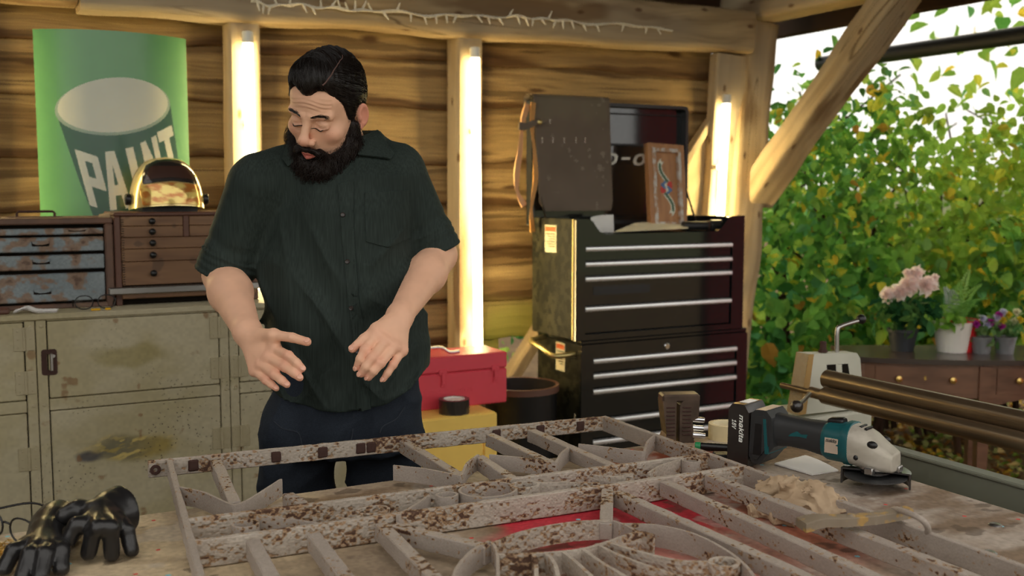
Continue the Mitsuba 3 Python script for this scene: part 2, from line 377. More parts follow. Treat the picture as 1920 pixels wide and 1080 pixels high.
for x0, x1 in ((-2.6, 0.95), (0.96, 1.86), (1.87, 3.19)):
    for z0, z1 in zip(zs[:-1], zs[1:]):
        if x0 == 1.87 and 0.40 < (z0 + z1) / 2 < 0.88:          # gap where boards are missing behind the bin
            for xa, xb in ((1.87, 2.06), (2.34, 3.19)):
                m, UV = plank_board(xa, xb, z0, z1 + 0.01, k); k += 1; add('plank', m, 'plank_wood', 'wall_back', smooth=True, uv=UV)
            continue
        m, UV = plank_board(x0, x1, z0 + 0.02 * (zr.random() - 0.5), z1 + 0.01, k); k += 1
        add('plank', m, 'plank_wood', 'wall_back', smooth=True, uv=UV)

def timber(p0, p1, w, h, up, seed, wob=0.012, nL=28, off=0.0):
    """a hand-hewn timber of section w x h with rounded, uneven arrises; uv = along, around"""
    M, L = bar_frame(p0, p1, up); c = min(w, h) * 0.16; sec = []
    for sx, sy in ((1, 1), (-1, 1), (-1, -1), (1, -1)):
        cx, cy = sx * (w / 2 - c), sy * (h / 2 - c); a0 = math.atan2(sy, sx) - math.pi / 4
        for g in np.linspace(0, math.pi / 2, 4): sec.append((cx + c * math.cos(a0 + g), cy + c * math.sin(a0 + g)))
    sec = refine_ring(np.array(sec), 24)
    per = np.concatenate([[0], np.cumsum(np.linalg.norm(np.diff(np.vstack([sec, sec[:1]]), axis=0), axis=1))])
    xs = np.linspace(-L / 2, L / 2, nL); V, UV = [], []
    ring = np.vstack([sec, sec[:1]])
    for x in xs:
        q = np.stack([np.full(len(ring), x * 2.2), ring[:, 0] * 5, ring[:, 1] * 5 + seed * 3.3], -1)
        s = 1 + (meshkit.fbm(q, 3, seed=seed) - 0.5) * wob / (min(w, h) / 2) * 2
        sway = (meshkit.noise(np.array([[x * 0.9, seed, 0.0], [x * 0.9, seed, 5.0]]), seed=2) - 0.5) * wob * 2.2
        V.append(np.stack([np.full(len(ring), x), ring[:, 0] * s + sway[0], ring[:, 1] * s + sway[1]], -1)); UV.append(np.stack([np.full(len(ring), x + seed * 3.1), per + seed], -1))
    nr = len(ring); V = np.array(V).reshape(-1, 3); UV = np.array(UV).reshape(-1, 2)
    i, j = np.meshgrid(np.arange(nL - 1), np.arange(nr - 1), indexing='ij'); a = i * nr + j
    f = np.stack([a, a + 1, a + nr + 1, a + nr], -1).reshape(-1, 4)
    f = np.vstack([f[:, [0, 1, 2]], f[:, [0, 2, 3]]])
    for e, o in ((0, 1), (nL - 1, -1)):                        # end grain
        cidx = len(V); V = np.vstack([V, V[e * nr:(e + 1) * nr], V[e * nr:e * nr + nr - 1].mean(0)]); UV = np.vstack([UV, UV[e * nr:(e + 1) * nr] * [1, 3], [[9, 9]]])
        j = np.arange(nr - 1); t = np.stack([cidx + j + 1, cidx + j, j * 0 + cidx + nr], 1)
        f = np.vstack([f, t[:, ::o]])
    V = V @ M[:3, :3].T + M[:3, 3]
    return trimesh.Trimesh(V, f, process=False), UV
def refine_ring(r, n):
    p = np.vstack([r, r[:1]]); s = np.concatenate([[0], np.cumsum(np.linalg.norm(np.diff(p, axis=0), axis=1))])
    keep = sorted(set(np.round(np.concatenate([s[:-1], np.linspace(0, s[-1], n, endpoint=False)]), 5)))
    return np.stack([np.interp(keep, s, p[:, 0]), np.interp(keep, s, p[:, 1])], 1)
def add_timber(name, label, c, *a, mat_='oak', parent=None, **kw):
    m, UV = timber(*a, **kw)
    key = add(name, m, mat_, parent, smooth=True, uv=UV)
    return tag(key, label, c) if parent is None else key

BY = 3.9
add_timber('wall_beam', 'long hewn oak beam carrying the string lights along the top of the back wall', 'beam', (0.40, BY, 2.145), (POST_X - 0.12, BY, 2.16), 0.15, 0.19, (0, 0, 1), 1, nL=60, wob=0.016)
add_timber('wall_beam', 'end of an oak beam above the paint sign, jointed at top left corner', 'beam', (-2.6, BY, 2.15), (0.395, BY, 2.15), 0.15, 0.15, (0, 0, 1), 2, nL=40, wob=0.012)
add_timber('wall_post', 'square timber post out of view left of the paint sign, behind the unseen tube lamp', 'post', (0.02, BY + 0.01, 0.0), (0.02, BY + 0.01, 2.06), 0.118, 0.12, (0, 1, 0), 14, wob=0.004)  # unseen post behind the out-of-view tube lamp
add_timber('wall_post', 'square timber post behind the man with the left tube lamp on it', 'post', (0.953, BY + 0.01, 0.0), (0.953, BY + 0.01, 2.09), 0.118, 0.12, (0, 1, 0), 3, wob=0.004)
add_timber('wall_post', 'square timber post with the middle tube lamp, right of the man', 'post', (1.857, BY + 0.01, 0.0), (1.857, BY + 0.01, 2.09), 0.112, 0.12, (0, 1, 0), 4, wob=0.004)
add_timber('corner_post', 'thick weathered corner post at the open side, right of the black tool chest', 'post', (POST_X - 0.225, 3.99, 0.0), (POST_X - 0.005, 3.96, 2.235), 0.215, 0.20, (0, 1, 0), 5, wob=0.02)
add_timber('door_stud', 'flat timber stud beside the corner post with the right tube lamp', 'post', (POST_X - 0.30, 3.925, 0.0), (POST_X - 0.185, 3.925, 2.07), 0.20, 0.07, (0, 1, 0), 6, wob=0.006)
add_timber('knee_brace', 'thick slanting brace rising from the corner post in front of the hedge', 'brace', (POST_X + 0.0, 3.93, 1.40), (POST_X, 3.07, 2.245), 0.13, 0.165, (1, 0, 0), 7, wob=0.014)
add_timber('roof_plate', 'heavy oak plate overhead running forward from the corner post', 'beam', (POST_X, 4.12, 2.345), (POST_X, 0.3, 2.345), 0.20, 0.21, (0, 0, 1), 8, wob=0.010, nL=40)
add_timber('wall_brace', 'pale slanting wall brace behind the right tube lamp', 'brace', (POST_X - 0.26, 3.94, 1.80), (POST_X - 0.72, 3.94, 1.22), 0.035, 0.05, (0, 1, 0), 9, wob=0.004)
PB = [on('y', 3.955, *q) for q in ((1338, 238), (1338, 425), (1262, 425), (1262, 335))]
single('gusset_board', extr(Polygon([(q[0], q[2]) for q in PB]), 0.02, 0, XZ((0, 3.965, 0))), 'gusset_wood', 'pale three-cornered board under the slanting wall brace, lit by the right tube lamp', 'board', smooth=False)
add_timber('wall_brace', 'pale slanting wall brace low down between the red toolbox and the black tool chest', 'brace', (2.46, 3.94, 1.13), (1.90, 3.94, 0.38), 0.05, 0.10, (0, 1, 0), 10, wob=0.006)

# roof: rises from the eave on the open right side towards the left; dark boards on rafters
RS = (3.45 - 2.36) / 3.0                                        # slope
def roof_z(x): return 2.36 + (3.95 - x) * RS * 0.9
rk = thing('ceiling', 'dark boarded underside of the shed roof', None, kind='structure'); labels[rk].pop('category', None)
ROOF_Y0 = 0.95  # unseen front edge of the roof, placed to shade the interior
for i in range(20):
    xa = 3.97 - i * 0.33; xb = xa - 0.335
    pts = [(xa, y, roof_z(xa) + d) for y in (ROOF_Y0, 4.25) for d in (0.0, 0.03)] + [(xb, y, roof_z(xb) + d) for y in (ROOF_Y0, 4.25) for d in (0.004, 0.034)]
    add('roof_board', hull(pts), 'dark_timber', rk, smooth=False)
for i in range(4):
    y = 1.55 + i * 0.78
    add('rafter', bar((3.9, y, roof_z(3.9) - 0.05), (-2.6, y, roof_z(-2.6) - 0.05), 0.06, 0.10), 'dark_timber', rk)
add_timber('eave_board', 'dark board along the roof eave outside the corner post', 'board', (3.78, 4.22, 2.27), (3.78, 1.2, 2.27), 0.05, 0.10, (0, 0, 1), 11, mat_='dark_timber', wob=0.002)
single('gutter_pole', pcyl((4.0, 4.12, 2.095), (4.0, 0.2, 2.095), 0.038, 16), 'black_pole', 'long black round rail running forward beyond the eave against the sky', 'rail')
single('rafter_end', bar((3.62, 3.55, 2.50), (3.95, 3.55, 2.30), 0.07, 0.08), 'oak', 'stub of a rafter poking out behind the slanting brace under the eave', 'rafter')

# ------------------------------------------------------------------ tube lamps (they light the wall)
scene['lamp_emit'] = {'type': 'diffuse', 'reflectance': rgb((0.8, 0.8, 0.75))}
TUBE_LAMPS = [((0.02, 3.815, 0.79), (0.02, 3.815, 1.97), 'vertical glowing tube lamp out of view beyond the left edge, lighting the left wall'),  # out of view; lights the wall and sign from the left
              ((0.958, 3.815, 0.79), (0.955, 3.815, 1.97), 'vertical glowing tube lamp on the left post behind the man\'s shoulder'),
              ((1.872, 3.815, 0.79), (1.862, 3.815, 1.97), 'vertical glowing tube lamp on the post right of the man'),
              ((3.11, 3.845, 0.66), (3.165, 3.845, 1.84), 'vertical glowing tube lamp beside the corner post, behind the black tool chest')]
for a, b, lab in TUBE_LAMPS:
    t = thing('tube_lamp', lab, 'lamp', 'tube lamps on the back wall')
    a, b = np.array(a), np.array(b); d = unit(b - a)
    add('glass_tube', pcyl(a, b, 0.018, 18), 'lamp_emit', t, smooth=40, emitter={'type': 'area', 'radiance': rgb(TUBE)})
    for q, s in ((a, -1), (b, 1)):
        add('end_cap', pcyl(q, q + d * s * 0.042, 0.0205, 18), 'white_plastic', t)
    add('clip', cbox((0.03, 0.06, 0.02), (a + b) / 2 + np.array([0, 0.045, 0.3]), 0.004), 'steel', t)

# ------------------------------------------------------------------ string lights along the beam
t = thing('string_lights', 'string of small white fairy lights draped along the oak beam', 'string lights')
px = [(470, 4), (520, 10), (570, 9), (640, 18), (700, 20), (800, 28), (880, 30), (960, 32), (1020, 35), (1080, 42), (1180, 48), (1260, 56)]
P = np.array([on('y', BY - 0.083, *q) for q in px]); P[:, 1] += 0.003 * np.sin(np.arange(len(P)))
wire = curve(P, 90); wire[:, 2] += 0.004 * np.sin(np.arange(90) * 0.9)
mat('cable_white', srgb(226, 218, 198), 0.5)
add('cable', tubes(wire, 0.0036, 6), 'cable_white', t, smooth=60)
w2 = wire.copy(); w2[:, 2] += 0.006 * np.sin(np.arange(90) * 0.55 + 1); w2[:, 1] -= 0.004
add('cable', tubes(w2, 0.0028, 6), 'cable_white', t, smooth=60)
sr = random.Random(5)
for i in range(2, 88, 2):
    if sr.random() < 0.12: continue
    a = sr.choice([1, -1, -1]) * (math.pi / 2 + sr.uniform(-0.6, 0.6)); d = np.array([math.cos(a), -0.25, math.sin(a)])
    p0 = wire[i]; add('bulb', tubes([p0, p0 + d * 0.015, p0 + d * 0.02, p0 + d * 0.034], [0.0048, 0.0048, 0.0035, 0.0024], 6), 'cable_white', t, smooth=50)
# red boards out of view at right, placed to be reflected in chest fronts
mat('unseen_wall_red', srgb(150, 28, 34), 0.6)
hk = tag(add('wall_unseen_red', bar((4.05, 1.80, 1.15), (5.6, 1.10, 1.15), 0.03, 2.3), 'dark_timber'), 'dark backing of unseen red boards, out of view, reflected in the black chest fronts', kind='structure')
ha, hb = np.array([4.05, 1.80, 0]), np.array([5.6, 1.10, 0])
for i in range(12):
    a, b = ha + (hb - ha) * (i + 0.03) / 12, ha + (hb - ha) * (i + 0.97) / 12
    add('board', bar(a + [0.0115, 0.0255, 1.15], b + [0.0115, 0.0255, 1.15], 0.022, 2.3), 'unseen_wall_red', hk, smooth=False)

for k_ in list(labels):
    if k_.startswith('wall_post'): labels[k_]['group'] = 'timber posts along the back wall'
# ------------------------------------------------------------------ workbench
ZT = 0.87
wb = thing('workbench', 'large paint-stained steel-topped workbench under the rusty gate', 'workbench')
add('table_top', span(-0.75, 1.67, 0.45, 1.92, ZT - 0.045, ZT, 0.004), 'table_paint', wb)
for x in (-0.65, 1.57):
    for y in (0.55, 1.82):
        add('leg', span(x - 0.04, x + 0.04, y - 0.04, y + 0.04, 0, ZT - 0.045), 'dark_timber', wb)
for y in (0.55, 1.82): add('apron', span(-0.6, 1.52, y - 0.02, y + 0.02, ZT - 0.16, ZT - 0.046), 'dark_timber', wb)
for q in ((1866, 985), (1855, 1037)):
    p = on('z', ZT, *q); add('bolt_head', lathe([(0.0, 0.004), (0.008, 0.0035), (0.012, 0.001), (0.012, 0), (0.0, 0)], 16, frame((1, 0, 0), (0, 1, 0), (0, 0, 1), p)), 'steel', wb)

# ------------------------------------------------------------------ wrought iron gate lying on the bench
ZG = 0.915
def G(x, y, z=ZG): return on('z', z, x, y)
gate = thing('iron_gate', 'rusty beige-painted wrought iron gate lying on the workbench', 'gate')
def grit(m, amp=0.0012, f=60, L=0.02):
    m = refine(m, L); v = np.array(m.vertices)
    m.vertices = v + (meshkit.fbm(v * f, 2, seed=4)[:, None] - 0.5) * amp * 2 * m.vertex_normals
    return m
def rail(a, b, h, w, name='rail', mat_='gate_rust', drop=0.0):
    a, b = np.array(a), np.array(b); o = np.array([0, 0, h / 2 + drop])
    return add(name, grit(bar(a - o, b - o, w, h, ch=0.0015)), mat_, gate, smooth=30)
def flat(pts, h, w, name, mat_='gate_paint', n=30, top=ZG, smooth_path=True):
    """a flat bar standing on edge, bent along the plan through the points"""
    p = np.array([q[:2] for q in pts]); c = curve(np.c_[p, np.zeros(len(p))], n)[:, :2] if smooth_path else p
    m = extr(LineString(c).buffer(w / 2, cap_style=2, join_style=1, quad_segs=4), h, top - h)
    return add(name, m, mat_, gate, smooth=25)
def ring(c, r, h, name='ring', th=0.004, sx=1.0, mat_='gate_paint', top=ZG):
    poly = affinity.scale(Point(c[0], c[1]).buffer(r, quad_segs=12), sx, 1).difference(affinity.scale(Point(c[0], c[1]).buffer(r - th, quad_segs=12), sx, 1))
    return add(name, extr(poly, h, top - h), mat_, gate, smooth=25)
dirX = np.array([1.0, 0, 0])
r1a, r1b = G(277, 864), G(1131, 780)
rail(r1a, r1b, 0.034, 0.010)
rail(G(345, 974), G(1333, 849), 0.043, 0.012)
rail(G(361, 1014), G(1396, 873), 0.043, 0.012)
# stiles
rail(G(318, 862), G(385, 1110), 0.034, 0.011, 'stile', 'gate_paint')
rail(G(1131, 779), G(2010, 1092), 0.036, 0.012, 'stile', 'gate_paint')
# square bars between the first two rails
def sq(a, b, w=0.021, h=0.028, name='bar', drop=0.003): return rail(a, b, h, w, name, 'gate_paint', drop)
sq(G(405, 858), G(440, 938)); sq(G(757, 822), G(862, 886)); sq(G(918, 810), G(1036, 864)); sq(G(996, 802), G(1152, 870))
cut = sq(G(540, 921), G(578, 946)); tag(cut, 'short stub of bar cut off by a saw')
cut = sq(G(898, 851), G(966, 895)); tag(cut, 'short cut bar with a torn end')
# bent flat strips (chevrons) between them
flat([G(333, 912), G(380, 922), G(430, 944), G(446, 944), G(470, 934), G(527, 898)], 0.032, 0.005, 'bent_strip', n=40)
flat([G(738, 872), G(800, 879), G(856, 890), G(866, 888), G(876, 868), G(897, 852)], 0.030, 0.005, 'bent_strip', n=40)
flat([G(918, 852), G(980, 858), G(1036, 866), G(1044, 863), G(1052, 850), G(1067, 837)], 0.030, 0.005, 'bent_strip', n=40)
flat([G(1085, 832), G(1140, 838), G(1202, 846), G(1209, 842), G(1214, 828), G(1228, 815)], 0.030, 0.005, 'bent_strip', n=40)
# scrollwork between the second and third rails
H2 = 0.042
ring(G(460, 981), 0.022, H2); ring(G(838, 927), 0.018, H2, sx=1.15)
ring(G(915, 917), 0.0475, H2, sx=1.15); ring(G(984, 908), 0.022, H2, sx=1.3, mat_='gate_rust'); ring(G(1296, 862), 0.019, H2)
ring(G(700, 955), 0.022, H2, sx=1.3, mat_='gate_rust'); ring(G(655, 965), 0.018, H2, sx=1.3, mat_='gate_rust')
flat([G(482, 968), G(545, 973), G(600, 981)], H2, 0.005, 'scroll_strip')
flat([G(745, 966), G(775, 948), G(805, 928)], H2, 0.005, 'scroll_strip')
flat([G(1000, 905), G(1060, 904), G(1125, 905)], H2, 0.005, 'scroll_strip', 'gate_rust')
flat([G(1216, 886), G(1240, 872), G(1282, 859)], H2, 0.005, 'scroll_strip', 'gate_rust')
flat([G(1110, 890), G(1150, 893), G(1186, 888)], H2, 0.006, 'scroll_strip', 'gate_rust')
# long bars of the lower panel
for a, b in (((474, 1008), (520, 1095)), ((588, 996), (680, 1115)), ((714, 976), (850, 1110)), ((1157, 917), (1560, 1095)), ((1246, 898), (1720, 1110)), ((1330, 886), (1905, 1105))):
    sq(G(*a), G(*b), 0.0215, 0.028)
sq(G(735, 978), G(916, 1020)); sq(G(1139, 913), G(1136, 978))
# arch and fan
flat([G(846, 1095), G(858, 1062), G(885, 1032), G(919, 1013)], 0.034, 0.005, 'arch_strip')
flat([G(925, 1017), G(970, 999), G(1030, 985), G(1090, 977), G(1143, 975)], 0.032, 0.005, 'arch_strip', 'gate_rust')
flat([G(1150, 976), G(1170, 983), G(1196, 996)], 0.030, 0.005, 'arch_strip')
flat([G(1160, 981), G(1230, 984), G(1300, 1000), G(1360, 1030), G(1400, 1062), G(1425, 1100)], 0.036, 0.005, 'arch_strip')
flat([G(934, 1039), G(1000, 1037), G(1060, 1033), G(1100, 1027), G(1140, 1015), G(1196, 997), G(1226, 1003)], 0.034, 0.006, 'fan_strip', 'gate_rust')
flat([G(922, 1016), G(930, 1028), G(933, 1044), G(934, 1085)], 0.03, 0.005, 'fan_strip')
for q in ([(1000, 1037), (1005, 1055), (1006, 1095)], [(1022, 1035), (1040, 1056), (1050, 1095)], [(1055, 1033), (1080, 1053), (1120, 1090)], [(1090, 1027), (1130, 1055), (1190, 1090)],
          [(1118, 1019), (1160, 1040), (1220, 1062), (1290, 1085)], [(1140, 1016), (1200, 1034), (1270, 1050), (1330, 1053)]):
    flat([G(*p) for p in q], 0.028, 0.006, 'fan_strip', 'gate_rust')
ring(G(1358, 1053), 0.022, 0.034, th=0.006, sx=1.1, mat_='gate_rust')
# rusty stubs and holes on the far rail
for x, y in ((500, 842), (586, 834), (655, 827), (674, 825), (905, 803), (986, 795), (1060, 788), (350, 858)):
    p = G(x, y, ZG - 0.017) ; p[1] = r1a[1] + (p[0] - r1a[0]) * (r1b[1] - r1a[1]) / (r1b[0] - r1a[0]) - 0.006; p[2] = ZG - 0.017
    add('rusty_stub', grit(cbox((0.020, 0.006, 0.022), p, 0.002), 0.001, 90, 0.008), 'rust_dark', gate, smooth=False)
q = G(290, 864); add('eye_hole', lathe([(0.004, 0), (0.0085, 0.0006), (0.0105, 0), (0.004, 0)], 18, frame((1, 0, 0), (0, 0, 1), (0, -1, 0), q + np.array([0, -0.006, -0.017]))), 'rust_dark', gate)
# latch: a forged handle with a ring staple on the right stile
t = thing('gate_latch', 'forged latch handle with a bent loop lying across the gate near the grinder', 'latch')
zl = ZG + 0.013
c = curve([G(1502, 980, zl), G(1530, 978, zl), G(1580, 979, zl), G(1640, 975, zl), G(1705, 964, zl)], 24)
wd = np.interp(np.linspace(0, 1, 24), [0, 0.12, 0.35, 0.6, 1], [0.017, 0.019, 0.013, 0.011, 0.0115])
tn = unit(c[-1] - c[0]); nn = np.array([-tn[1], tn[0], 0]); zz = np.interp(np.linspace(0, 1, 24), [0, 0.3, 1], [0, 0.006, 0.008])
c[:, 2] += zz - 0.004
V = np.array([[c[i] + nn * wd[i] * s + np.array([0, 0, d]) for s, d in ((-1, -0.007), (1, -0.007), (1, 0.006), (0.8, 0.0075), (-0.8, 0.0075), (-1, 0.006))] for i in range(24)])
i, j = np.meshgrid(np.arange(23), np.arange(6), indexing='ij')
f = np.stack([i * 6 + j, (i + 1) * 6 + j, (i + 1) * 6 + (j + 1) % 6, i * 6 + (j + 1) % 6], -1).reshape(-1, 4)
f = np.vstack([f[:, [0, 1, 2]], f[:, [0, 2, 3]], [[0, 1, 2], [0, 2, 3], [0, 3, 4], [0, 4, 5]], [[138, 140, 139], [138, 141, 140], [138, 142, 141], [138, 143, 142]]])
def tex_latch(p, n, uv):
    m = fb(p.x * 60, p.y * 60, p.z * 60, 3)
    c = mx((0.23, 0.185, 0.135), (0.17, 0.13, 0.085), fb(p.x * 25, p.y * 25, 3.0, 3))
    return mx(c, (0.36, 0.21, 0.05), sst(0.55, 0.68, m) * 0.8)
mat('latch_rust', mikit.proc(tex_latch), 0.7)
add('handle', grit(trimesh.Trimesh(V.reshape(-1, 3), f), 0.0006, 120, 0.01), 'latch_rust', t, smooth=40)
p = c[13]; add('rivet', lathe([(0, 0.004), (0.005, 0.003), (0.0075, 0), (0, 0)], 14, frame((1, 0, 0), (0, 1, 0), (0, 0, 1), p + [0, 0, 0.0072])), 'latch_rust', t)
a, b = G(1668, 966, ZG + 0.01), G(1738, 1000, ZG - 0.004)
lp = curve([a, G(1676, 955, ZG + 0.022), G(1700, 961, ZG + 0.030), G(1728, 974, ZG + 0.026), G(1740, 990, ZG + 0.010), b], 28)
add('loop', tubes(lp, 0.0048, 10), 'gate_paint', t, smooth=60)
# ------------------------------------------------------------------ steel locker bank behind the man
LY = 3.30
def tex_locker(p, n, uv):
    a = fb(p.x * 5, p.z * 5, 1.0, 3); f = nz(p.x * 120, p.z * 120, p.y * 40)
    c = mx((0.37, 0.325, 0.205), (0.44, 0.395, 0.27), a)
    c = mx(c, (0.29, 0.24, 0.10), sst(0.50, 0.68, fb(p.x * 4 + 2, p.z * 7, 4.0, 4)) * 0.35)
    # worn label patches on the two doors of the middle column
    def patch(x, z, rx, rz, s):
        d = dr.sqrt(dr.square((p.x - x) / rx) + dr.square((p.z - z) / rz)) + 0.8 * (fb(p.x * 12, p.z * 12, s, 4) - 0.5)
        return (1 - sst(0.55, 1.05, d)) * sst(0.0, 0.002, 3.305 - p.y)
    c = mx(c, (0.25, 0.205, 0.07), patch(0.44, 0.945, 0.12, 0.045, 3.0) * 0.65)
    low = patch(0.455, 0.665, 0.17, 0.05, 5.0)
    c = mx(c, (0.27, 0.20, 0.045), low * 0.85)
    stroke = sst(0.52, 0.60, fb(p.x * 15 + p.z * 10, p.z * 55 - p.x * 14, 2.0, 3))
    c = mx(c, (0.10, 0.105, 0.09), stroke * low * 0.7 * (1 - sst(0.40, 0.56, p.x)))
    c = mx(c, (0.52, 0.40, 0.13), sst(0.58, 0.66, fb(p.x * 24, p.z * 80 - p.x * 20, 6.0, 2)) * low * 0.8)
    c = mx(c, (0.045, 0.045, 0.06), patch(0.325, 0.653, 0.05, 0.026, 9.0) * 0.85)
    s = mikit.voronoi(p.x * 70, p.z * 70)
    sp = (1 - sst(0.08, 0.20, s[0])) * sst(0.60, 0.73, fb(p.x * 5 + 1, p.z * 5 + 3, 8.0, 2)) * sst(0.45, 0.6, s[2])
    c = mx(c, (0.07, 0.055, 0.03), sp * 0.9)
    c = mx(c, (0.20, 0.10, 0.035), sst(0.74, 0.82, fb(p.x * 17, p.z * 17, 2.0, 4)) * 0.7)
    return c * (0.93 + 0.14 * f)
mat('locker_paint', mikit.proc(tex_locker), 0.5, spec=0.35)
mat('dark_gap', srgb(26, 22, 17), 0.9, spec=0.1)
lk = thing('locker_bank', 'old cream-painted steel locker bank behind the man', 'lockers')
X0, X1 = -0.95, 1.235
add('body', cat(span(X0, X1, LY + 0.022, LY + 0.45, 0.06, 1.07, 0.003)), 'dark_gap', lk)
add('top_sheet', span(X0 - 0.004, X1 + 0.004, LY - 0.006, LY + 0.46, 1.070, 1.088, 0.004), 'locker_paint', lk)
doorx = [(-0.887 + 0.0, -0.394), (-0.333, 0.160), (0.221, 0.714), (0.775, 1.19)]
rows = [(0.838, 1.066), (0.285, 0.800), ]
fr = [span(X0, doorx[0][0] - 0.002, LY, LY + 0.02, 0.03, 1.07, 0.002)]
for (a0, a1), (b0, b1) in zip(doorx[:-1], doorx[1:]):
    mid = (a1 + b0) / 2
    fr += [span(a1 + 0.002, mid - 0.0012, LY, LY + 0.02, 0.03, 1.07, 0.002), span(mid + 0.0012, b0 - 0.002, LY, LY + 0.02, 0.03, 1.07, 0.002)]
fr += [span(1.192, X1, LY, LY + 0.02, 0.03, 1.07, 0.002)]
for a, b in doorx:
    fr += [span(a, b, LY + 0.001, LY + 0.02, 0.802, 0.836, 0.002), span(a, b, LY + 0.001, LY + 0.02, 0.03, 0.283, 0.002), span(a, b, LY + 0.001, LY + 0.02, 1.067, 1.071, 0.001)]
add('frame', cat(fr), 'locker_paint', lk, smooth=False)
mat('locker_metal', srgb(160, 150, 120), 0.5)
def hinge(x, z, parent):
    m = [span(x - 0.028, x - 0.003, LY - 0.003, LY + 0.001, z - 0.034, z + 0.034, 0.001), span(x + 0.003, x + 0.028, LY - 0.003, LY + 0.001, z - 0.034, z + 0.034, 0.001),
         pcyl((x, LY - 0.004, z - 0.034), (x, LY - 0.004, z + 0.034), 0.0042, 8)]
    for dx in (-0.017, 0.017):
        for dz in (-0.024, 0, 0.024):
            m.append(ball((x + dx, LY - 0.003, z + dz), 0.003, (1, 0.5, 1), 1))
    add('hinge', cat(m), 'locker_metal', parent, smooth=40)
for ci, (a, b) in enumerate(doorx):
    for (z0, z1) in rows:
        m = span(a + 0.0015, b - 0.0015, LY + 0.001, LY + 0.021, z0 + 0.001, z1 - 0.001, 0.0025)
        d = add('door', m, 'locker_paint', lk, smooth=False)
        hx = b if ci in (1, 2) else a
        if ci == 1: hx = b
        for hz in ((z1 - 0.048, z0 + 0.052) if z0 > 0.5 else (z1 - 0.135, z0 + 0.10)):
            hinge(hx, hz, d)
        lx = a if ci in (1, 2) else b
        if z0 > 0.5:
            zc = 0.946
            plate = extr(rrect(-0.021, -0.038, 0.021, 0.038, 0.008).difference(rrect(-0.006, -0.024, 0.006, 0.024, 0.003)), 0.003, 0, XZ((lx + 0.003, LY, zc)))
            add('latch_plate', plate, 'rust_dark', d, smooth=False)
            add('latch_bar', cat(span(lx + 0.005, lx + 0.013, LY - 0.010, LY, zc - 0.026, zc + 0.026, 0.002), pcyl((lx + 0.014, LY - 0.004, zc + 0.018), (lx + 0.014, LY - 0.008, zc + 0.018), 0.006, 10)), 'steel', d)
for (a0, a1), (b0, b1) in zip(doorx[:-1], doorx[1:]):
    for z in (1.052, 0.82):
        for x in (a1 + 0.018, b0 - 0.015): add('rivet', ball((x, LY, z), 0.006, (1, 0.35, 1), 1), 'locker_metal', lk, smooth=True)
for x in (X0 + 0.05, X1 - 0.05):
    for y in (LY + 0.06, LY + 0.40): add('foot', span(x - 0.03, x + 0.03, y - 0.03, y + 0.03, 0, 0.065), 'dark_gap', lk)
LZ = 1.088

# ------------------------------------------------------------------ grey-blue rusted metal tool chest
def tex_bluechest(p, n, uv):
    m = fb(p.x * 22, p.z * 26, p.y * 20, 4) + 0.3 * (fb(p.x * 6, p.z * 6, 3.0, 2) - 0.5); f = nz(p.x * 200, p.z * 200, p.y * 200)
    c = mx((0.13, 0.165, 0.185), (0.235, 0.27, 0.28), fb(p.x * 9, p.z * 12, 2.0, 3))
    c = mx(c, (0.20, 0.10, 0.04), sst(0.46, 0.58, m) * 0.75)
    return mx(c, (0.08, 0.04, 0.025), sst(0.60, 0.70, m) * 0.8) * (0.85 + 0.3 * f)
mat('blue_rusty', mikit.proc(tex_bluechest), 0.5, metal=0.15)
mat('brown_rusty', mikit.proc(lambda p, n, uv: mx((0.075, 0.05, 0.04), (0.17, 0.085, 0.05), fb(p.x * 30, p.z * 30, p.y * 30, 3))), 0.65)
t = thing('metal_tool_chest', 'rusty blue-grey metal tool chest with four drawers on the lockers', 'tool chest')
CX0, CX1, CY0, CY1, CZ0, CZ1 = -0.27, 0.424, 3.42, 3.70, LZ, 1.361
add('case', cat(span(CX0, CX1, CY0 + 0.03, CY1, CZ0, CZ1, 0.003)), 'dark_gap', t)
add('frame', cat(span(CX0 - 0.003, CX1 + 0.003, CY0, CY1, CZ1 - 0.018, CZ1 + 0.001, 0.004), span(CX1 - 0.021, CX1 + 0.003, CY0, CY1, CZ0, CZ1 - 0.018, 0.004), span(CX0 - 0.003, CX0 + 0.021, CY0, CY1, CZ0, CZ1 - 0.018, 0.004), span(CX0, CX1, CY0 + 0.004, CY0 + 0.04, CZ0, CZ0 + 0.014, 0.003)), 'brown_rusty', t)
for z0, z1 in ((1.312, 1.331), (1.261, 1.305), (1.207, 1.251), (1.110, 1.195)):
    hx = [-0.06, 0.222] if z1 - z0 > 0.03 else [0.06, 0.325]
    m = span(CX0 + 0.024, CX1 - 0.024, CY0 + 0.004, CY0 + 0.034, z0, z1, 0.003)
    d = add('drawer', m, 'blue_rusty', t, smooth=False)
    zc = (z0 + z1) / 2 + (0.004 if z1 - z0 < 0.05 else -0.01)
    for x in hx:
        sc = 1 if z1 - z0 > 0.03 else 0.5
        pl = rrect(-0.024, -0.0085 * sc, 0.024, 0.0085 * sc, 0.003)
        add('pull', extr(pl, 0.0015, 0, XZ((x, CY0 + 0.0045, zc))), 'dark_gap', d, smooth=False)
        lip = Polygon([(-0.024, 0.0085 * sc), (0.024, 0.0085 * sc), (0.022, 0.0), (0.008, -0.004 * sc), (-0.010, -0.004 * sc), (-0.022, 0.0)])
        add('pull_lip', extr(lip, 0.006, 0.001, XZ((x, CY0 + 0.0045, zc))), 'blue_rusty', d, smooth=False)
hp = [(0.168, 3.56, 1.361), (0.168, 3.56, 1.374), (0.172, 3.56, 1.380), (0.27, 3.56, 1.380), (0.275, 3.56, 1.374), (0.275, 3.56, 1.361)]
add('handle', tubes(hp, 0.0038, 8), 'rust_dark', t, smooth=50)
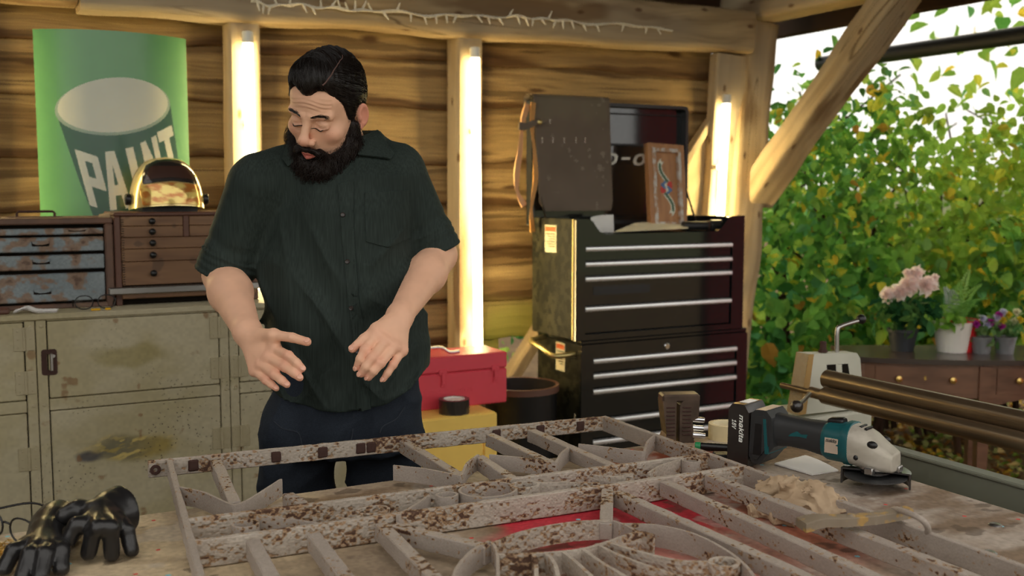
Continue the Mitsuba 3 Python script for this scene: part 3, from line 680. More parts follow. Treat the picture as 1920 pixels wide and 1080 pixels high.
add('handle_plate', cat(span(0.14, 0.30, 3.545, 3.575, 1.361, 1.365, 0.0015)), 'brown_rusty', t)

# ------------------------------------------------------------------ wooden machinist chest
def tex_chestwood(p, n, uv):
    g = fb(p.x * 7, p.z * 60, p.y * 40, 3)
    c = mx((0.115, 0.055, 0.028), (0.23, 0.125, 0.06), g)
    wear = sst(0.5, 0.75, fb(p.x * 6, p.z * 8, 1.0, 3))
    c = mx(c, (0.30, 0.17, 0.08), wear * 0.5)
    return mx(c, (0.05, 0.03, 0.02), sst(0.64, 0.72, fb(p.x * 18, p.z * 18, 7.0, 3)) * 0.5)
mat('chest_wood', mikit.proc(tex_chestwood), 0.42)
mat('chest_frame_wood', srgb(92, 62, 50), 0.45)
t = thing('wooden_tool_chest', 'wooden machinist chest with round dark knobs under the welding helmet', 'tool chest')
WX0, WX1, WY0, WY1, WZ0, WZ1 = 0.430, 0.872, 3.42, 3.66, LZ, 1.377
add('case', span(WX0 + 0.004, WX1 - 0.004, WY0 + 0.012, WY1, WZ0 + 0.004, WZ1 - 0.004, 0.002), 'dark_gap', t)
add('frame', cat(span(WX0, WX1, WY0, WY1, WZ1 - 0.012, WZ1, 0.004), span(WX0, WX0 + 0.019, WY0, WY1, WZ0, WZ1 - 0.012, 0.003), span(WX1 - 0.019, WX1, WY0, WY1, WZ0, WZ1 - 0.012, 0.003),
                 span(0.638, 0.656, WY0 + 0.002, WY0 + 0.03, 1.299, WZ1 - 0.012, 0.002)), 'chest_frame_wood', t)
def knob(x, y, z, r, parent, m='black_plastic'):
    add('knob', lathe([(0, -0.001), (r * 0.5, 0), (r * 0.45, r * 0.5), (r * 0.95, r * 0.8), (r, r * 1.2), (r * 0.7, r * 1.65), (0, r * 1.8)], 18, XZ((x, y, z))), m, parent, smooth=60)
rowz = [(1.335, 1.3635), (1.300, 1.3335), (1.264, 1.2985), (1.2245, 1.2625), (1.150, 1.223)]
for i, (z0, z1) in enumerate(rowz):
    for x0, x1 in ([(0.4505, 0.637), (0.6575, 0.8515)] if i < 2 else [(0.4505, 0.8515)]):
        d = add('drawer', span(x0, x1, WY0 + 0.003, WY0 + 0.03, z0, z1, 0.0015), 'chest_wood', t, smooth=False)
        for x in ([0.542, 0.76] if x1 - x0 > 0.3 else [0.542 if x0 < 0.6 else 0.76]): knob(x, WY0 + 0.003, (z0 + z1) / 2, 0.0105, d)
        n = int((z1 - z0) / 0.0075)
        if x0 < 0.6: add('dovetail', cat([span(x0 + 0.001, x0 + 0.009, WY0 + 0.0025, WY0 + 0.01, z0 + 0.003 + k * 0.0075, z0 + 0.0055 + k * 0.0075, 0.0004) for k in range(n)]), 'dark_gap', d, smooth=False)
add('front_rail', span(0.405, 0.872, 3.385, 3.40, 1.126, 1.148, 0.003), 'steel', t)
add('front_panel', span(0.445, 0.86, 3.40, 3.425, 1.110, 1.145, 0.003), 'chest_wood', t)
single('wood_scrap', hull([(0.395, 3.5, 1.362), (0.43, 3.49, 1.362), (0.425, 3.52, 1.362), (0.40, 3.52, 1.37), (0.43, 3.51, 1.376), (0.405, 3.505, 1.366)]), 'oak', 'small pale wood chip lying between the two tool chests', 'wood chip', smooth=False, uv=None)

# ------------------------------------------------------------------ curved paint sign
def SG(x, y): return 0.25 + (x - 64) / 286 * 0.485, 1.968 - (y - 60) * 0.001725
SC, SW = 0.4925, 0.2425
def sign_y(x): return 3.80 - 0.085 * (1 - ((x - SC) / SW) ** 2)
def on_sign(poly, off, th=0.0012, L=0.03):
    off = off + 0.0041 if off > 0 else off
    m = refine(extr(poly, th), L); v = np.array(m.vertices)
    m.vertices = np.stack([v[:, 0], sign_y(v[:, 0]) - off - v[:, 2], v[:, 1]], 1); m.faces = m.faces[:, ::-1]
    return m if m.volume > 0 else trimesh.Trimesh(m.vertices, m.faces[:, ::-1], process=False)
mat('sign_green', srgb(98, 156, 100), 0.28, clearcoat=0.6, clearcoat_gloss=0.9)
mat('sign_dark', srgb(38, 84, 62), 0.3, clearcoat=0.6, clearcoat_gloss=0.9)
mat('sign_white', srgb(206, 208, 190), 0.4)
mat('sign_grey', srgb(150, 170, 152), 0.4)
t = thing('paint_sign', 'curved glossy green sign showing a paint can and the word paint', 'sign')
add('sheet', on_sign(sbox(0.25, LZ + 0.0, 0.735, 1.968), 0.0, 0.004, 0.025), 'sign_green', t, smooth=30)
def sp(pts): return Polygon([SG(*q) for q in pts])
ell = affinity.rotate(affinity.scale(Point(0, 0).buffer(1, quad_segs=24), 108, 54), -7)
def ellp(s=1.0, dx=0, dy=0): return sp([(203 + dx + x * s, 203 + dy + y * s) for x, y in ell.exterior.coords])
body = sp([(97, 215), (135, 350), (158, 420), (200, 500), (330, 470), (334, 380), (323, 290), (311, 195)]).union(ellp(1.0)).intersection(sbox(0.252, LZ, 0.734, 1.96))
add('can_body', on_sign(body, 0.0005), 'sign_dark', t, smooth=30)
add('can_rim', on_sign(ellp(1.0), 0.0012), 'sign_grey', t, smooth=30)
add('can_paint', on_sign(ellp(0.955, 0, -3), 0.0019), 'sign_white', t, smooth=30)
def glyph(ch, TL, TR, BL):
    w = 0.34
    sh = {'P': sbox(0, 0, w, 1).union(sbox(0, 0.38, 1, 1).difference(sbox(w, 0.56, 0.66, 0.84))),
          'A': Polygon([(0, 0), (0.3, 1), (0.7, 1), (1, 0), (0.7, 0), (0.63, 0.24), (0.37, 0.24), (0.3, 0)]).difference(Polygon([(0.42, 0.42), (0.58, 0.42), (0.5, 0.78)])),
          'I': sbox(0, 0, 1, 1), 'T': sbox(0, 0.8, 1, 1).union(sbox(0.32, 0, 0.68, 1)),
          'N': Polygon([(0, 0), (0, 1), (0.32, 1), (0.68, 0.45), (0.68, 1), (1, 1), (1, 0), (0.68, 0), (0.32, 0.55), (0.32, 0)])}[ch]
    if ch == 'P': sh = sh.buffer(-0.02).buffer(0.02)
    (ax, ay), (bx, by), (cx, cy) = SG(*TL), SG(*TR), SG(*BL)
    return affinity.affine_transform(sh, [bx - ax, ax - cx, by - ay, ay - cy, cx, cy])
for ch, *q in (('P', (127, 285), (167, 299), (150, 392)), ('A', (168, 291), (210, 286), (186, 402)), ('I', (218, 283), (233, 279), (240, 392)), ('N', (247, 272), (279, 255), (268, 380)), ('T', (281, 250), (312, 234), (302, 350))):
    add('letter', on_sign(glyph(ch, *q), 0.0012), 'sign_white', t, smooth=30)

# ------------------------------------------------------------------ golden welding helmet
t = thing('welding_helmet', 'golden flame-painted welding helmet with dark visor on the wooden chest', 'helmet')
HC = np.array([0.612, 3.56, WZ1 + 0.004]); HA, HB, HH = 0.118, 0.125, 0.172
def helm_y(x, z, off=0.0):
    a = HA * (1 - 0.08 * np.clip(z / HH, 0, 1)) + off; hh = HH + off
    r = 1 - np.abs(x / a) ** 2.5 - np.abs(np.clip(z, 0, 9) / hh) ** 2.6
    return HB * np.clip(r, 0, 1) ** (1 / 2.1) * (1.0 - 0.10 * np.clip(z / HH, 0, 1)) + off
def helm_panel(poly, off, th=0.003, L=0.008):
    m = refine(extr(poly, th), L); v = np.array(m.vertices)
    y = HC[1] - helm_y(v[:, 0], v[:, 1]) - off - v[:, 2]
    return trimesh.Trimesh(np.stack([HC[0] + v[:, 0], y, HC[2] + v[:, 1]], 1), m.faces, process=False)
mat('gold', (0.90, 0.70, 0.30), 0.18, metal=0.6)
mat('gold_art', VC, 0.12, metal=0.35, clearcoat=1.0, clearcoat_gloss=0.95)
mat('visor_black', (0.018, 0.014, 0.012), 0.10, clearcoat=1.0)
mat('visor_glass', (0.05, 0.022, 0.015), 0.06, clearcoat=1.0)
th_, ph = np.meshgrid(np.linspace(-1, 1, 49), np.linspace(0, 1, 26), indexing='ij')
zz = HH * ph; aw = HA * (1 - 0.08 * ph) * np.clip(1 - ph ** 2.6, 0, 1) ** (1 / 2.5)
xx = aw * np.sin(th_ * math.pi / 2); base_lift = 0.016 * np.cos(th_ * math.pi / 2) * (1 - ph) ** 3
yy = helm_y(xx, zz)
V = np.stack([HC[0] + xx, HC[1] - yy, HC[2] + zz + base_lift], -1).reshape(-1, 3)
i, j = np.meshgrid(np.arange(48), np.arange(25), indexing='ij'); a = i * 26 + j
F = np.stack([a, a + 26, a + 27, a + 1], -1).reshape(-1, 4)
Vb = V.copy(); Vb[:, 1] = HC[1] + 0.06 * (1 - ((Vb[:, 0] - HC[0]) / HA) ** 2).clip(0) * (1 - ((Vb[:, 2] - HC[2]) / HH).clip(0, 1) ** 2) ** 0.5
nV = len(V)
add('shell', (np.vstack([V, Vb]), np.vstack([F, F[:, ::-1] + nV])), 'gold', t, smooth=True)
vis = Polygon([(-0.085, 0.083), (-0.082, 0.115), (-0.066, 0.145), (-0.035, 0.161), (0.0, 0.165), (0.035, 0.161), (0.066, 0.145), (0.082, 0.115), (0.085, 0.083), (0.05, 0.090), (0, 0.095), (-0.05, 0.090)]).buffer(-0.004).buffer(0.004, quad_segs=6)
add('visor_frame', helm_panel(vis, 0.002, 0.004), 'visor_black', t, smooth=35)
add('visor', helm_panel(vis.buffer(-0.011).intersection(sbox(-1, 0, 1, 0.142)), 0.0045, 0.003), 'visor_glass', t, smooth=35)
chin = Polygon([(-0.094, 0.078), (-0.05, 0.086), (0, 0.091), (0.05, 0.086), (0.094, 0.078), (0.088, 0.016), (0.05, 0.020), (0, 0.023), (-0.05, 0.020), (-0.088, 0.016)]).buffer(-0.004).buffer(0.004, quad_segs=5)
m = helm_panel(chin, 0.003, 0.004, 0.006); v = np.array(m.vertices)
nn = meshkit.fbm((v - HC) * [38, 38, 60], 4, seed=2); edge = np.clip(np.abs(v[:, 0] - HC[0]) / 0.08, 0, 1); topd = np.clip((v[:, 2] - HC[2] - 0.055) / 0.035, 0, 1)
k = np.clip((nn - 0.52 + 0.12 * edge + 0.2 * topd * (1 - edge)) * 6, 0, 1)[:, None]
add('chin_panel', m, 'gold_art', t, smooth=True, color=np.array([0.92, 0.70, 0.20]) * (1 - k) + np.array([0.60, 0.22, 0.04]) * k)
for s in (-1, 1):
    add('side_knob', pcyl(HC + [s * 0.112, -0.02, 0.035], HC + [s * 0.130, -0.02, 0.035], 0.018, 16), 'black_plastic', t)
add('inner_liner', hull([HC + [x, y, z] for x in (-0.085, 0.085) for y in (-0.07, 0.04) for z in (-0.004, 0.03)]), 'black_plastic', t, smooth=False)

# ------------------------------------------------------------------ small things on the lockers
def spectacles(name, label, c, Q, w, tone, lens, hw=0.024, hh=0.020, arms=0.12, fold=0.0):
    """glasses whose bridge is at the origin of the matrix Q; x right, y back, z up"""
    t = thing(name, label, c)
    for s in (-1, 1):
        g = np.linspace(0, 2 * np.pi, 28); o = np.stack([s * w + hw * np.sign(np.cos(g)) * np.abs(np.cos(g)) ** 0.8, -0.006 * np.cos(g) * s * 0 + 0.10 * (s * w + hw * np.cos(g)) ** 2 * 8, hh * np.sin(g)], 1)
        add('rim', mv(tubes(o, 0.0017, 6, False), Q), tone, t, smooth=60)
        add('lens', mv(trimesh.Trimesh(np.vstack([o[:-1], o[:-1].mean(0)]), [[i, (i + 1) % 27, 27] for i in range(27)], process=False), Q), lens, t, smooth=False)
        arm = [(s * (w + hw), 0.003, 0.006), (s * (w + hw + 0.004), 0.012, 0.006), (s * (w + hw + 0.003 - fold * 0.05), arms * 0.7, 0.004), (s * (w + hw - fold * 0.08), arms, -0.016)]
        add('temple', mv(tubes(curve(arm, 14), 0.002, 6), Q), tone, t, smooth=60)
    add('bridge', mv(tubes(curve([(-w + hw - 0.001, 0.002, 0.005), (0, -0.002, 0.009), (w - hw + 0.001, 0.002, 0.005)], 9), 0.0019, 6), Q), tone, t, smooth=60)
    return t
scene['clear_lens'] = {'type': 'thindielectric', 'int_ior': 1.35}
q = on('z', LZ + 0.016, 168, 560)
spectacles('safety_goggles', 'black-rimmed round safety glasses on the lockers before the rusty metal chest', 'glasses', frame((1, 0, 0), (0, 1, 0), (0, 0, 1), (0.362, 3.355, LZ + 0.0225)), 0.032, 'black_plastic', 'clear_lens', 0.025, 0.020, 0.06)
mat('yellow_plastic', srgb(214, 164, 30), 0.4)
single('yellow_clip', cat(span(0.345, 0.372, 3.318, 3.330, LZ, LZ + 0.006, 0.002), span(0.385, 0.402, 3.322, 3.331, LZ, LZ + 0.006, 0.002)), 'yellow_plastic', 'two tiny yellow plastic pieces under the safety glasses on the lockers', 'clip')
xs = np.linspace(0, 1, 14)
cl = np.stack([0.135 + 0.115 * xs, 3.335 - 0.012 * xs, LZ + 0.004 + 0.011 * np.exp(-((xs - 0.28) / 0.16) ** 2) + 0.002 * (1 - xs)], 1)
V = np.vstack([cl, cl + [0.01, 0.035, 0.004]]); F = [[i, i + 1, i + 15, i + 14] for i in range(13)]
m = trimesh.Trimesh(V, np.vstack([np.array(F)[:, [0, 1, 2]], np.array(F)[:, [0, 2, 3]]]), process=False)
Vt = np.vstack([V, V - [0, 0, 0.0035]]); n2 = len(V); Ft = np.vstack([m.faces, m.faces[:, ::-1] + n2])
single('folded_tissue', (Vt, Ft), 'paper', 'folded white tissue lying on the locker top, left of the safety glasses', 'tissue', smooth=True)
single('sanding_block', cat(span(0.095, 0.128, 3.33, 3.38, LZ, LZ + 0.02, 0.006)), 'chest_frame_wood', 'small brown block at the left edge of the locker top', 'block')

# ------------------------------------------------------------------ yellow cabinet, red toolbox, tape
mat('yellow_paint', srgb(242, 204, 104), 0.42)
mat('red_paint', srgb(208, 66, 80), 0.42)
t = thing('yellow_cabinet', 'low yellow metal cabinet under the red toolbox', 'cabinet')
YX0, YX1, YY0 = 1.27, 1.648, 3.215
add('body', span(YX0, YX1, YY0 + 0.004, 3.60, 0, 0.67, 0.004), 'yellow_paint', t)
add('door', span(YX0 + 0.02, 1.594, YY0 - 0.004, YY0 + 0.01, 0.05, 0.60, 0.003), 'yellow_paint', t)
add('side_strip', span(1.598, YX1, YY0 - 0.004, YY0 + 0.01, 0.05, 0.60, 0.003), 'yellow_paint', t)
add('top_band', span(YX0, YX1, YY0 - 0.004, YY0 + 0.01, 0.603, 0.668, 0.003), 'yellow_paint', t)
t = thing('red_toolbox', 'red metal toolbox with chrome handle and embossed lettering on the yellow cabinet', 'toolbox')
RX0, RX1, RY0, RY1, RZ0, RZ1 = 1.262, 1.760, 3.35, 3.53, 0.67, 0.858
add('body', span(RX0, RX1, RY0, RY1, RZ0, 0.797, 0.004), 'red_paint', t)
add('lid', span(RX0 - 0.001, RX1 + 0.001, RY0 - 0.0015, RY1 + 0.001, 0.799, RZ1, 0.005), 'red_paint', t)
for x in (1.503, 1.712):
    l = add('latch', cat(span(x - 0.016, x + 0.016, RY0 - 0.005, RY0, 0.79, 0.812, 0.002), span(x - 0.007, x + 0.007, RY0 - 0.009, RY0 - 0.002, 0.757, 0.80, 0.002), span(x - 0.010, x + 0.010, RY0 - 0.005, RY0, 0.748, 0.766, 0.002)), 'red_paint', t, smooth=30)
def word(text, h, slant=0.0, depth=0.002, bold=True):
    m = meshkit.text_mesh(text, h, depth, bold); v = np.array(m.vertices); v[:, 0] += slant * v[:, 1]; m.vertices = v; return m
def fit(m, w):
    v = np.array(m.vertices); m.vertices = (v - [v[:, 0].min(), 0, 0]) * [w / np.ptp(v[:, 0]), 1, 1]; return m
add('lettering', mv(fit(word('Snap-on', 0.024, 0.25, 0.0016), 0.20), XZ((1.425, RY0, 0.722))), 'red_paint', t, smooth=False)
hx = curve([(1.36, 3.40, RZ1 + 0.003), (1.375, 3.40, RZ1 + 0.006), (1.40, 3.40, RZ1 + 0.024), (1.47, 3.40, RZ1 + 0.026), (1.52, 3.40, RZ1 + 0.024), (1.552, 3.40, RZ1 + 0.006), (1.59, 3.40, RZ1 + 0.006)], 40)
add('handle', tubes(hx, 0.006, 10), 'chrome', t, smooth=60)
t = thing('black_tape', 'roll of black tape standing on the front edge of the yellow cabinet', 'tape')
c = np.array([1.512, 3.275, 0.67])
add('roll', extr(Point(0, 0).buffer(0.054, quad_segs=16).difference(Point(0, 0).buffer(0.037, quad_segs=16)), 0.05, 0, frame((1, 0, 0), (0, 1, 0), (0, 0, 1), c)), 'visor_black', t, smooth=40)
add('core', extr(Point(0, 0).buffer(0.037, quad_segs=16).difference(Point(0, 0).buffer(0.034, quad_segs=16)), 0.051, 0, frame((1, 0, 0), (0, 1, 0), (0, 0, 1), c)), 'paper', t, smooth=40)
add('label', extr(Point(0, 0).buffer(0.0345, quad_segs=16), 0.001, 0.046, frame((1, 0, 0), (0, 1, 0), (0, 0, 1), c)), 'white_plastic', t, smooth=40)
t = thing('black_bin', 'black bin in the gap between the yellow cabinet and the black roller cabinet', 'bin')
B = frame((1, 0, 0), (0, 1, 0), (0, 0, 1), (1.955, 3.60, 0))
add('body', lathe([(0, 0), (0.12, 0), (0.145, 0.66), (0.14, 0.66), (0.116, 0.01), (0, 0.01)], 28, B), 'black_plastic', t, smooth=40)
add('rim', lathe([(0.140, 0.655), (0.152, 0.655), (0.152, 0.68), (0.138, 0.68), (0.140, 0.655)], 28, B), 'chest_frame_wood', t, smooth=40)
add('liner', lathe([(0.137, 0.678), (0.136, 0.60), (0.0, 0.58)], 28, B), 'visor_black', t, smooth=60)
# ------------------------------------------------------------------ black tool chest on its roller cabinet
mat('chest_black', (0.006, 0.009, 0.010), 0.07, spec=1.0)
mat('chest_side', mikit.proc(lambda p, n, uv: mx((0.007, 0.007, 0.004), (0.03, 0.027, 0.014), fb(p.y * 14, p.z * 9, 1.0, 4) * sst(0.35, 0.6, fb(p.y * 40, p.z * 40, 3.0, 3)) * 1.6)), 0.6, spec=0.2)
mat('trim_silver', (0.80, 0.81, 0.82), 0.3, metal=0.8)
mat('trim_gold', (0.55, 0.43, 0.17), 0.3, metal=0.8)
FY, BK = 3.45, 3.80
t = thing('tool_chest', 'black tool chest with four silver-edged drawers and open lid, on the roller cabinet', 'tool chest')
TX0, TX1, TZ0, TZ1 = 2.115, 2.950, 0.858, 1.333
add('side_panel', span(TX0, TX0 + 0.014, FY + 0.006, BK, TZ0, TZ1, 0.003), 'chest_side', t)
add('side_panel', span(TX1 - 0.014, TX1, FY + 0.006, BK, TZ0, TZ1, 0.003), 'chest_black', t)
add('back_panel', cat(span(TX0 + 0.014, TX1 - 0.014, BK - 0.012, BK, TZ0, TZ1, 0.002), span(TX0 + 0.014, TX1 - 0.014, FY + 0.03, BK - 0.012, TZ0, 1.255, 0.002)), 'chest_black', t)
sc_ = Polygon([(TX0, TZ0), (TX0, TZ1 - 0.004), (TX0 + 0.004, TZ1), (2.172, TZ1), (2.19, 1.325), (2.222, 1.285), (2.245, 1.273), (2.80, 1.273), (2.825, 1.285), (2.868, 1.332), (2.90, 1.338), (TX1, 1.338), (TX1, TZ0)])
hole = sbox(2.158, 0.880, 2.887, 1.228)
add('front_frame', extr(sc_.difference(hole), 0.022, 0, XZ((0, FY + 0.022, 0))), 'chest_black', t, smooth=30)
add('edge_trim', span(TX0 - 0.002, TX0 + 0.006, FY + 0.020, FY + 0.026, TZ0, TZ1, 0.001), 'trim_gold', t)
add('till_tray', cat(span(2.16, 2.88, FY + 0.03, FY + 0.20, 1.256, 1.262, 0.001)), 'chest_black', t)
for z0, z1 in ((1.168, 1.225), (1.110, 1.165), (0.992, 1.107), (0.883, 0.989)):
    d = add('drawer', span(2.160, 2.885, FY + 0.008, FY + 0.03, z0, z1 - 0.012, 0.003), 'chest_black', t)
    prof = Polygon([(0, 0), (0.012, 0.001), (0.014, 0.007), (0.012, 0.016), (0.006, 0.020), (0, 0.020)])
    add('pull', mv(extr(prof, 0.727), frame((0, -1, 0), (0, 0, 1), (1, 0, 0), (2.159, FY + 0.010, z1 - 0.019))), 'trim_silver', d, smooth=40)
add('badge', extr(rrect(0, 0, 0.27, 0.035, 0.006), 0.002, 0, XZ((2.20, FY + 0.008, 1.033))), 'black_plastic', t, smooth=False)
mat('sticker', srgb(225, 214, 180), 0.5); mat('sticker_orange', srgb(214, 96, 44), 0.5)
def sticker(parent, y0, y1, z0, z1, x):
    s = add('sticker', span(x - 0.001, x + 0.001, y0, y1, z0, z1, 0.0004), 'sticker', parent, smooth=False)
    add('stripe', span(x - 0.0016, x, y0 + 0.004, y1 - 0.004, z1 - 0.026, z1 - 0.006, 0.0003), 'sticker_orange', s, smooth=False)
    add('print', cat([span(x - 0.0016, x, y0 + 0.008, y1 - 0.008 - 0.01 * (k % 3), z1 - 0.038 - k * 0.010, z1 - 0.034 - k * 0.010, 0.0003) for k in range(int((z1 - z0 - 0.045) / 0.010))]), 'dark_gap', s, smooth=False)
sticker(t, 3.60, 3.69, 1.195, 1.305, TX0)
# lid: a shallow pan standing open behind, with white lettering inside
lid = add('lid', cat(span(2.105, 2.905, 3.822, 3.834, 1.30, 1.815, 0.003)), 'chest_black', t)
mat('lid_rim', (0.02, 0.022, 0.023), 0.3)
rim = rrect(2.105, 1.30, 2.905, 1.815, 0.02).difference(rrect(2.120, 1.315, 2.890, 1.80, 0.015))
add('lid_rim', extr(rim, 0.035, 0, XZ((0, 3.822, 0))), 'lid_rim', lid, smooth=40)
add('lid_rib', cat(span(2.13, 2.88, 3.812, 3.822, 1.635, 1.645, 0.003), span(2.13, 2.88, 3.812, 3.822, 1.77, 1.776, 0.002)), 'lid_rim', lid)
mat('white_print', srgb(222, 222, 216), 0.5)
add('lettering', mv(fit(word('Snap-on', 0.062, 0.25, 0.0012), 0.50), XZ((2.27, 3.8215, 1.555))), 'white_print', lid, smooth=False)
for x in (2.13, 2.885):
    add('lid_stay', bar((x, 3.80, 1.50), (x, 3.68, 1.27), 0.012, 0.003, (1, 0, 0), 0.001), 'black_plastic', t)

t = thing('roller_cabinet', 'black roller cabinet with silver drawer edges and a keyhole, carrying the tool chest', 'cabinet')
KX0, KX1, KZ1 = 2.142, 2.978, 0.840
add('body', cat(span(KX0 + 0.012, KX1 - 0.012, FY + 0.03, BK, 0.10, KZ1 - 0.01, 0.003)), 'chest_black', t)
add('side_panel', span(KX0, KX0 + 0.012, FY + 0.004, BK, 0.10, KZ1, 0.003), 'chest_side', t)
add('side_panel', span(KX1 - 0.012, KX1, FY + 0.004, BK, 0.10, KZ1, 0.003), 'chest_black', t)
add('top_sheet', span(KX0, KX1, FY + 0.002, BK, KZ1, 0.857, 0.004), 'chest_black', t)
hole = sbox(2.198, 0.13, 2.922, 0.785)
add('front_frame', extr(rrect(KX0, 0.10, KX1, KZ1 - 0.001, 0.008).difference(hole), 0.022, 0, XZ((0, FY + 0.022, 0))), 'chest_black', t, smooth=30)
zt = [0.783, 0.722, 0.660, 0.538, 0.455, 0.30, 0.133]
for z1, z0 in zip(zt[:-1], zt[1:]):
    d = add('drawer', span(2.200, 2.920, FY + 0.008, FY + 0.03, z0 + 0.003, z1 - 0.014, 0.003), 'chest_black', t)
    prof = Polygon([(0, 0), (0.012, 0.001), (0.014, 0.007), (0.012, 0.017), (0.006, 0.021), (0, 0.021)])
    add('pull', mv(extr(prof, 0.722), frame((0, -1, 0), (0, 0, 1), (1, 0, 0), (2.199, FY + 0.010, z1 - 0.022))), 'trim_silver', d, smooth=40)
add('keyhole', cat(lathe([(0, 0.006), (0.010, 0.006), (0.013, 0.003), (0.013, 0), (0, 0)], 20, XZ((2.553, FY, 0.808)))), 'chrome', t)
hd = curve([(KX0, 3.50, 0.800), (KX0 - 0.05, 3.505, 0.795), (KX0 - 0.085, 3.53, 0.795), (KX0 - 0.092, 3.60, 0.815), (KX0 - 0.085, 3.70, 0.83), (KX0 - 0.04, 3.73, 0.835), (KX0, 3.735, 0.838)], 40)
add('side_handle', tubes(hd, 0.011, 10), 'trim_gold', t, smooth=60)
sticker(t, 3.575, 3.645, 0.715, 0.83, KX0)
add('label', span(KX0 - 0.001, KX0, 3.49, 3.50, 0.53, 0.56, 0.0003), 'sticker', t, smooth=False)
for x in (KX0 + 0.08, KX1 - 0.08):
    for y in (FY + 0.07, BK - 0.07):
        add('caster', cat(pcyl((x - 0.016, y, 0.045), (x + 0.016, y, 0.045), 0.045, 18), span(x - 0.03, x + 0.03, y - 0.03, y + 0.03, 0.085, 0.101)), 'black_rubber', t)

# ------------------------------------------------------------------ leather apron over the lid
def tex_leather(p, n, uv):
    c = mx((0.105, 0.078, 0.055), (0.165, 0.125, 0.09), fb(p.x * 9, p.z * 9, p.y * 9, 4))
    c = mx(c, (0.17, 0.145, 0.09), sst(0.55, 0.7, fb(p.x * 5 + 3, p.z * 5, 2.0, 3)) * 0.5)
    return mx(c, (0.25, 0.21, 0.16), sst(0.72, 0.78, fb(p.x * 30, p.z * 30, 1.0, 3)) * 0.6)
mat('leather', mikit.proc(tex_leather), 0.6, spec=0.3)
mat('tan_leather', srgb(196, 142, 76), 0.55); mat('pale_leather', srgb(206, 158, 112), 0.55)
t = thing('leather_apron', 'brown leather apron with tan straps draped over the open chest lid', 'apron')
def sheet(fn, nu, nv, th):
    """a cloth through fn(u, v) with thickness th"""
    u, v = np.meshgrid(np.linspace(0, 1, nu), np.linspace(0, 1, nv), indexing='ij')
    P = fn(u.ravel(), v.ravel()); i, j = np.meshgrid(np.arange(nu - 1), np.arange(nv - 1), indexing='ij'); a = i * nv + j
    q = np.stack([a, a + nv, a + nv + 1, a + 1], -1).reshape(-1, 4); f = np.vstack([q[:, [0, 1, 2]], q[:, [0, 2, 3]]])
    m = trimesh.Trimesh(P, f, process=False); n = m.vertex_normals; N = nu * nv
    b = [(i * nv, (i + 1) * nv) for i in range(nu - 1)][::-1] and None
    ring_ = list(range(0, N, nv)) + list(range(N - nv + 1, N)) + list(range(N - 1 - nv, -1, -nv))[0:] + list(range(nv - 2, 0, -1))
    ring_ = list(dict.fromkeys(ring_)); R = np.array(ring_); R2 = np.roll(R, -1)
    side = np.vstack([np.stack([R, R + N, R2 + N], 1), np.stack([R, R2 + N, R2], 1)])
    return trimesh.Trimesh(np.vstack([P + n * th / 2, P - n * th / 2]), np.vstack([f, f[:, ::-1] + N, side]), process=False)
def flap(u, v):
    # v: from the back of the lid over its top edge, down the front; u: left to right
    s = v * 0.62; x0 = 2.098 + 0.025 * np.clip((v - 0.3) * 1.5, 0, 1); x1 = 2.462 + 0.018 * v
    x = x0 + (x1 - x0) * u
    top = 0.10
    z = np.where(s < top, 1.73 + s, np.where(s < top + 0.05, 1.828 - 0.0 * s, 1.828 - (s - top - 0.05)))
    ang = np.clip((s - top) / 0.05, 0, 1) * np.pi
    y = np.where(s < top, 3.842, 3.842 - (1 - np.cos(ang)) * 0.5 * 0.082); z = np.where((s >= top) & (s < top + 0.05), 1.826 + 0.012 * np.sin(ang), z)
    y = y - 0.006 * np.sin(u * 5 + v * 3) * np.clip(v - 0.3, 0, 1) - 0.012 * np.clip(v - 0.3, 0, 1)
    r = 0.035 * np.clip((v - 0.93) / 0.07, 0, 1) ** 2
    x = np.where(u < 0.5, np.maximum(x, x0 + r), np.minimum(x, x1 - r * 0.3))
    return np.stack([x, y, z], 1)
add('leather_sheet', sheet(flap, 30, 50, 0.003), 'leather', t, smooth=True)
mat('rivet_bright', (0.8, 0.72, 0.66), 0.25, metal=0.9)
for x in (1017, 1037, 1058, 1080, 1097):
    q = on('y', 3.752, x, 263)
    add('rivet', cat([ball(q + [0, 0, k * 0.009], 0.0032, (1, 0.6, 1), 1) for k in (-1, 0, 1)]), 'rivet_bright', t, smooth=True)
q = on('y', 3.752, 1031, 228); add('rivet', cat([ball(q + [0, 0, k * 0.007], 0.0026, (1, 0.6, 1), 1) for k in (-1, 0, 1)]), 'rivet_bright', t, smooth=True)
def strap(pts, w, m, name='strap', n=36, Y=None):
    p = curve([on('y', (Y if Y is not None else 3.75), *q) for q in pts], n); th = 0.004; V = []
    for i in range(n):
        d = unit(p[min(i + 1, n - 1)] - p[max(i - 1, 0)]); s = unit(np.cross(d, (0.25, -1, 0))); o = np.array([0, -th / 2, 0])
        tw = 0.55 + 0.45 * abs(math.cos(i * 0.17))
        V += [p[i] - s * w / 2 * tw + o, p[i] + s * w / 2 * tw + o, p[i] + s * w / 2 * tw - o + [0, 0.004 * math.sin(i * .4), 0], p[i] - s * w / 2 * tw - o]
    i, j = np.meshgrid(np.arange(n - 1), np.arange(4), indexing='ij')
    f = np.stack([i * 4 + j, i * 4 + (j + 1) % 4, (i + 1) * 4 + (j + 1) % 4, (i + 1) * 4 + j], -1).reshape(-1, 4)
    f = np.vstack([f, [[3, 2, 1, 0], [4 * n - 4, 4 * n - 3, 4 * n - 2, 4 * n - 1]]])
    add(name, (np.array(V), f), m, t, smooth=30)
strap([(990, 195), (980, 230), (975, 280), (969, 330), (970, 360), (983, 386)], 0.030, 'pale_leather')
strap([(1000, 192), (998, 240), (1003, 300), (1004, 340), (996, 390), (999, 435)], 0.026, 'tan_leather', Y=3.742)
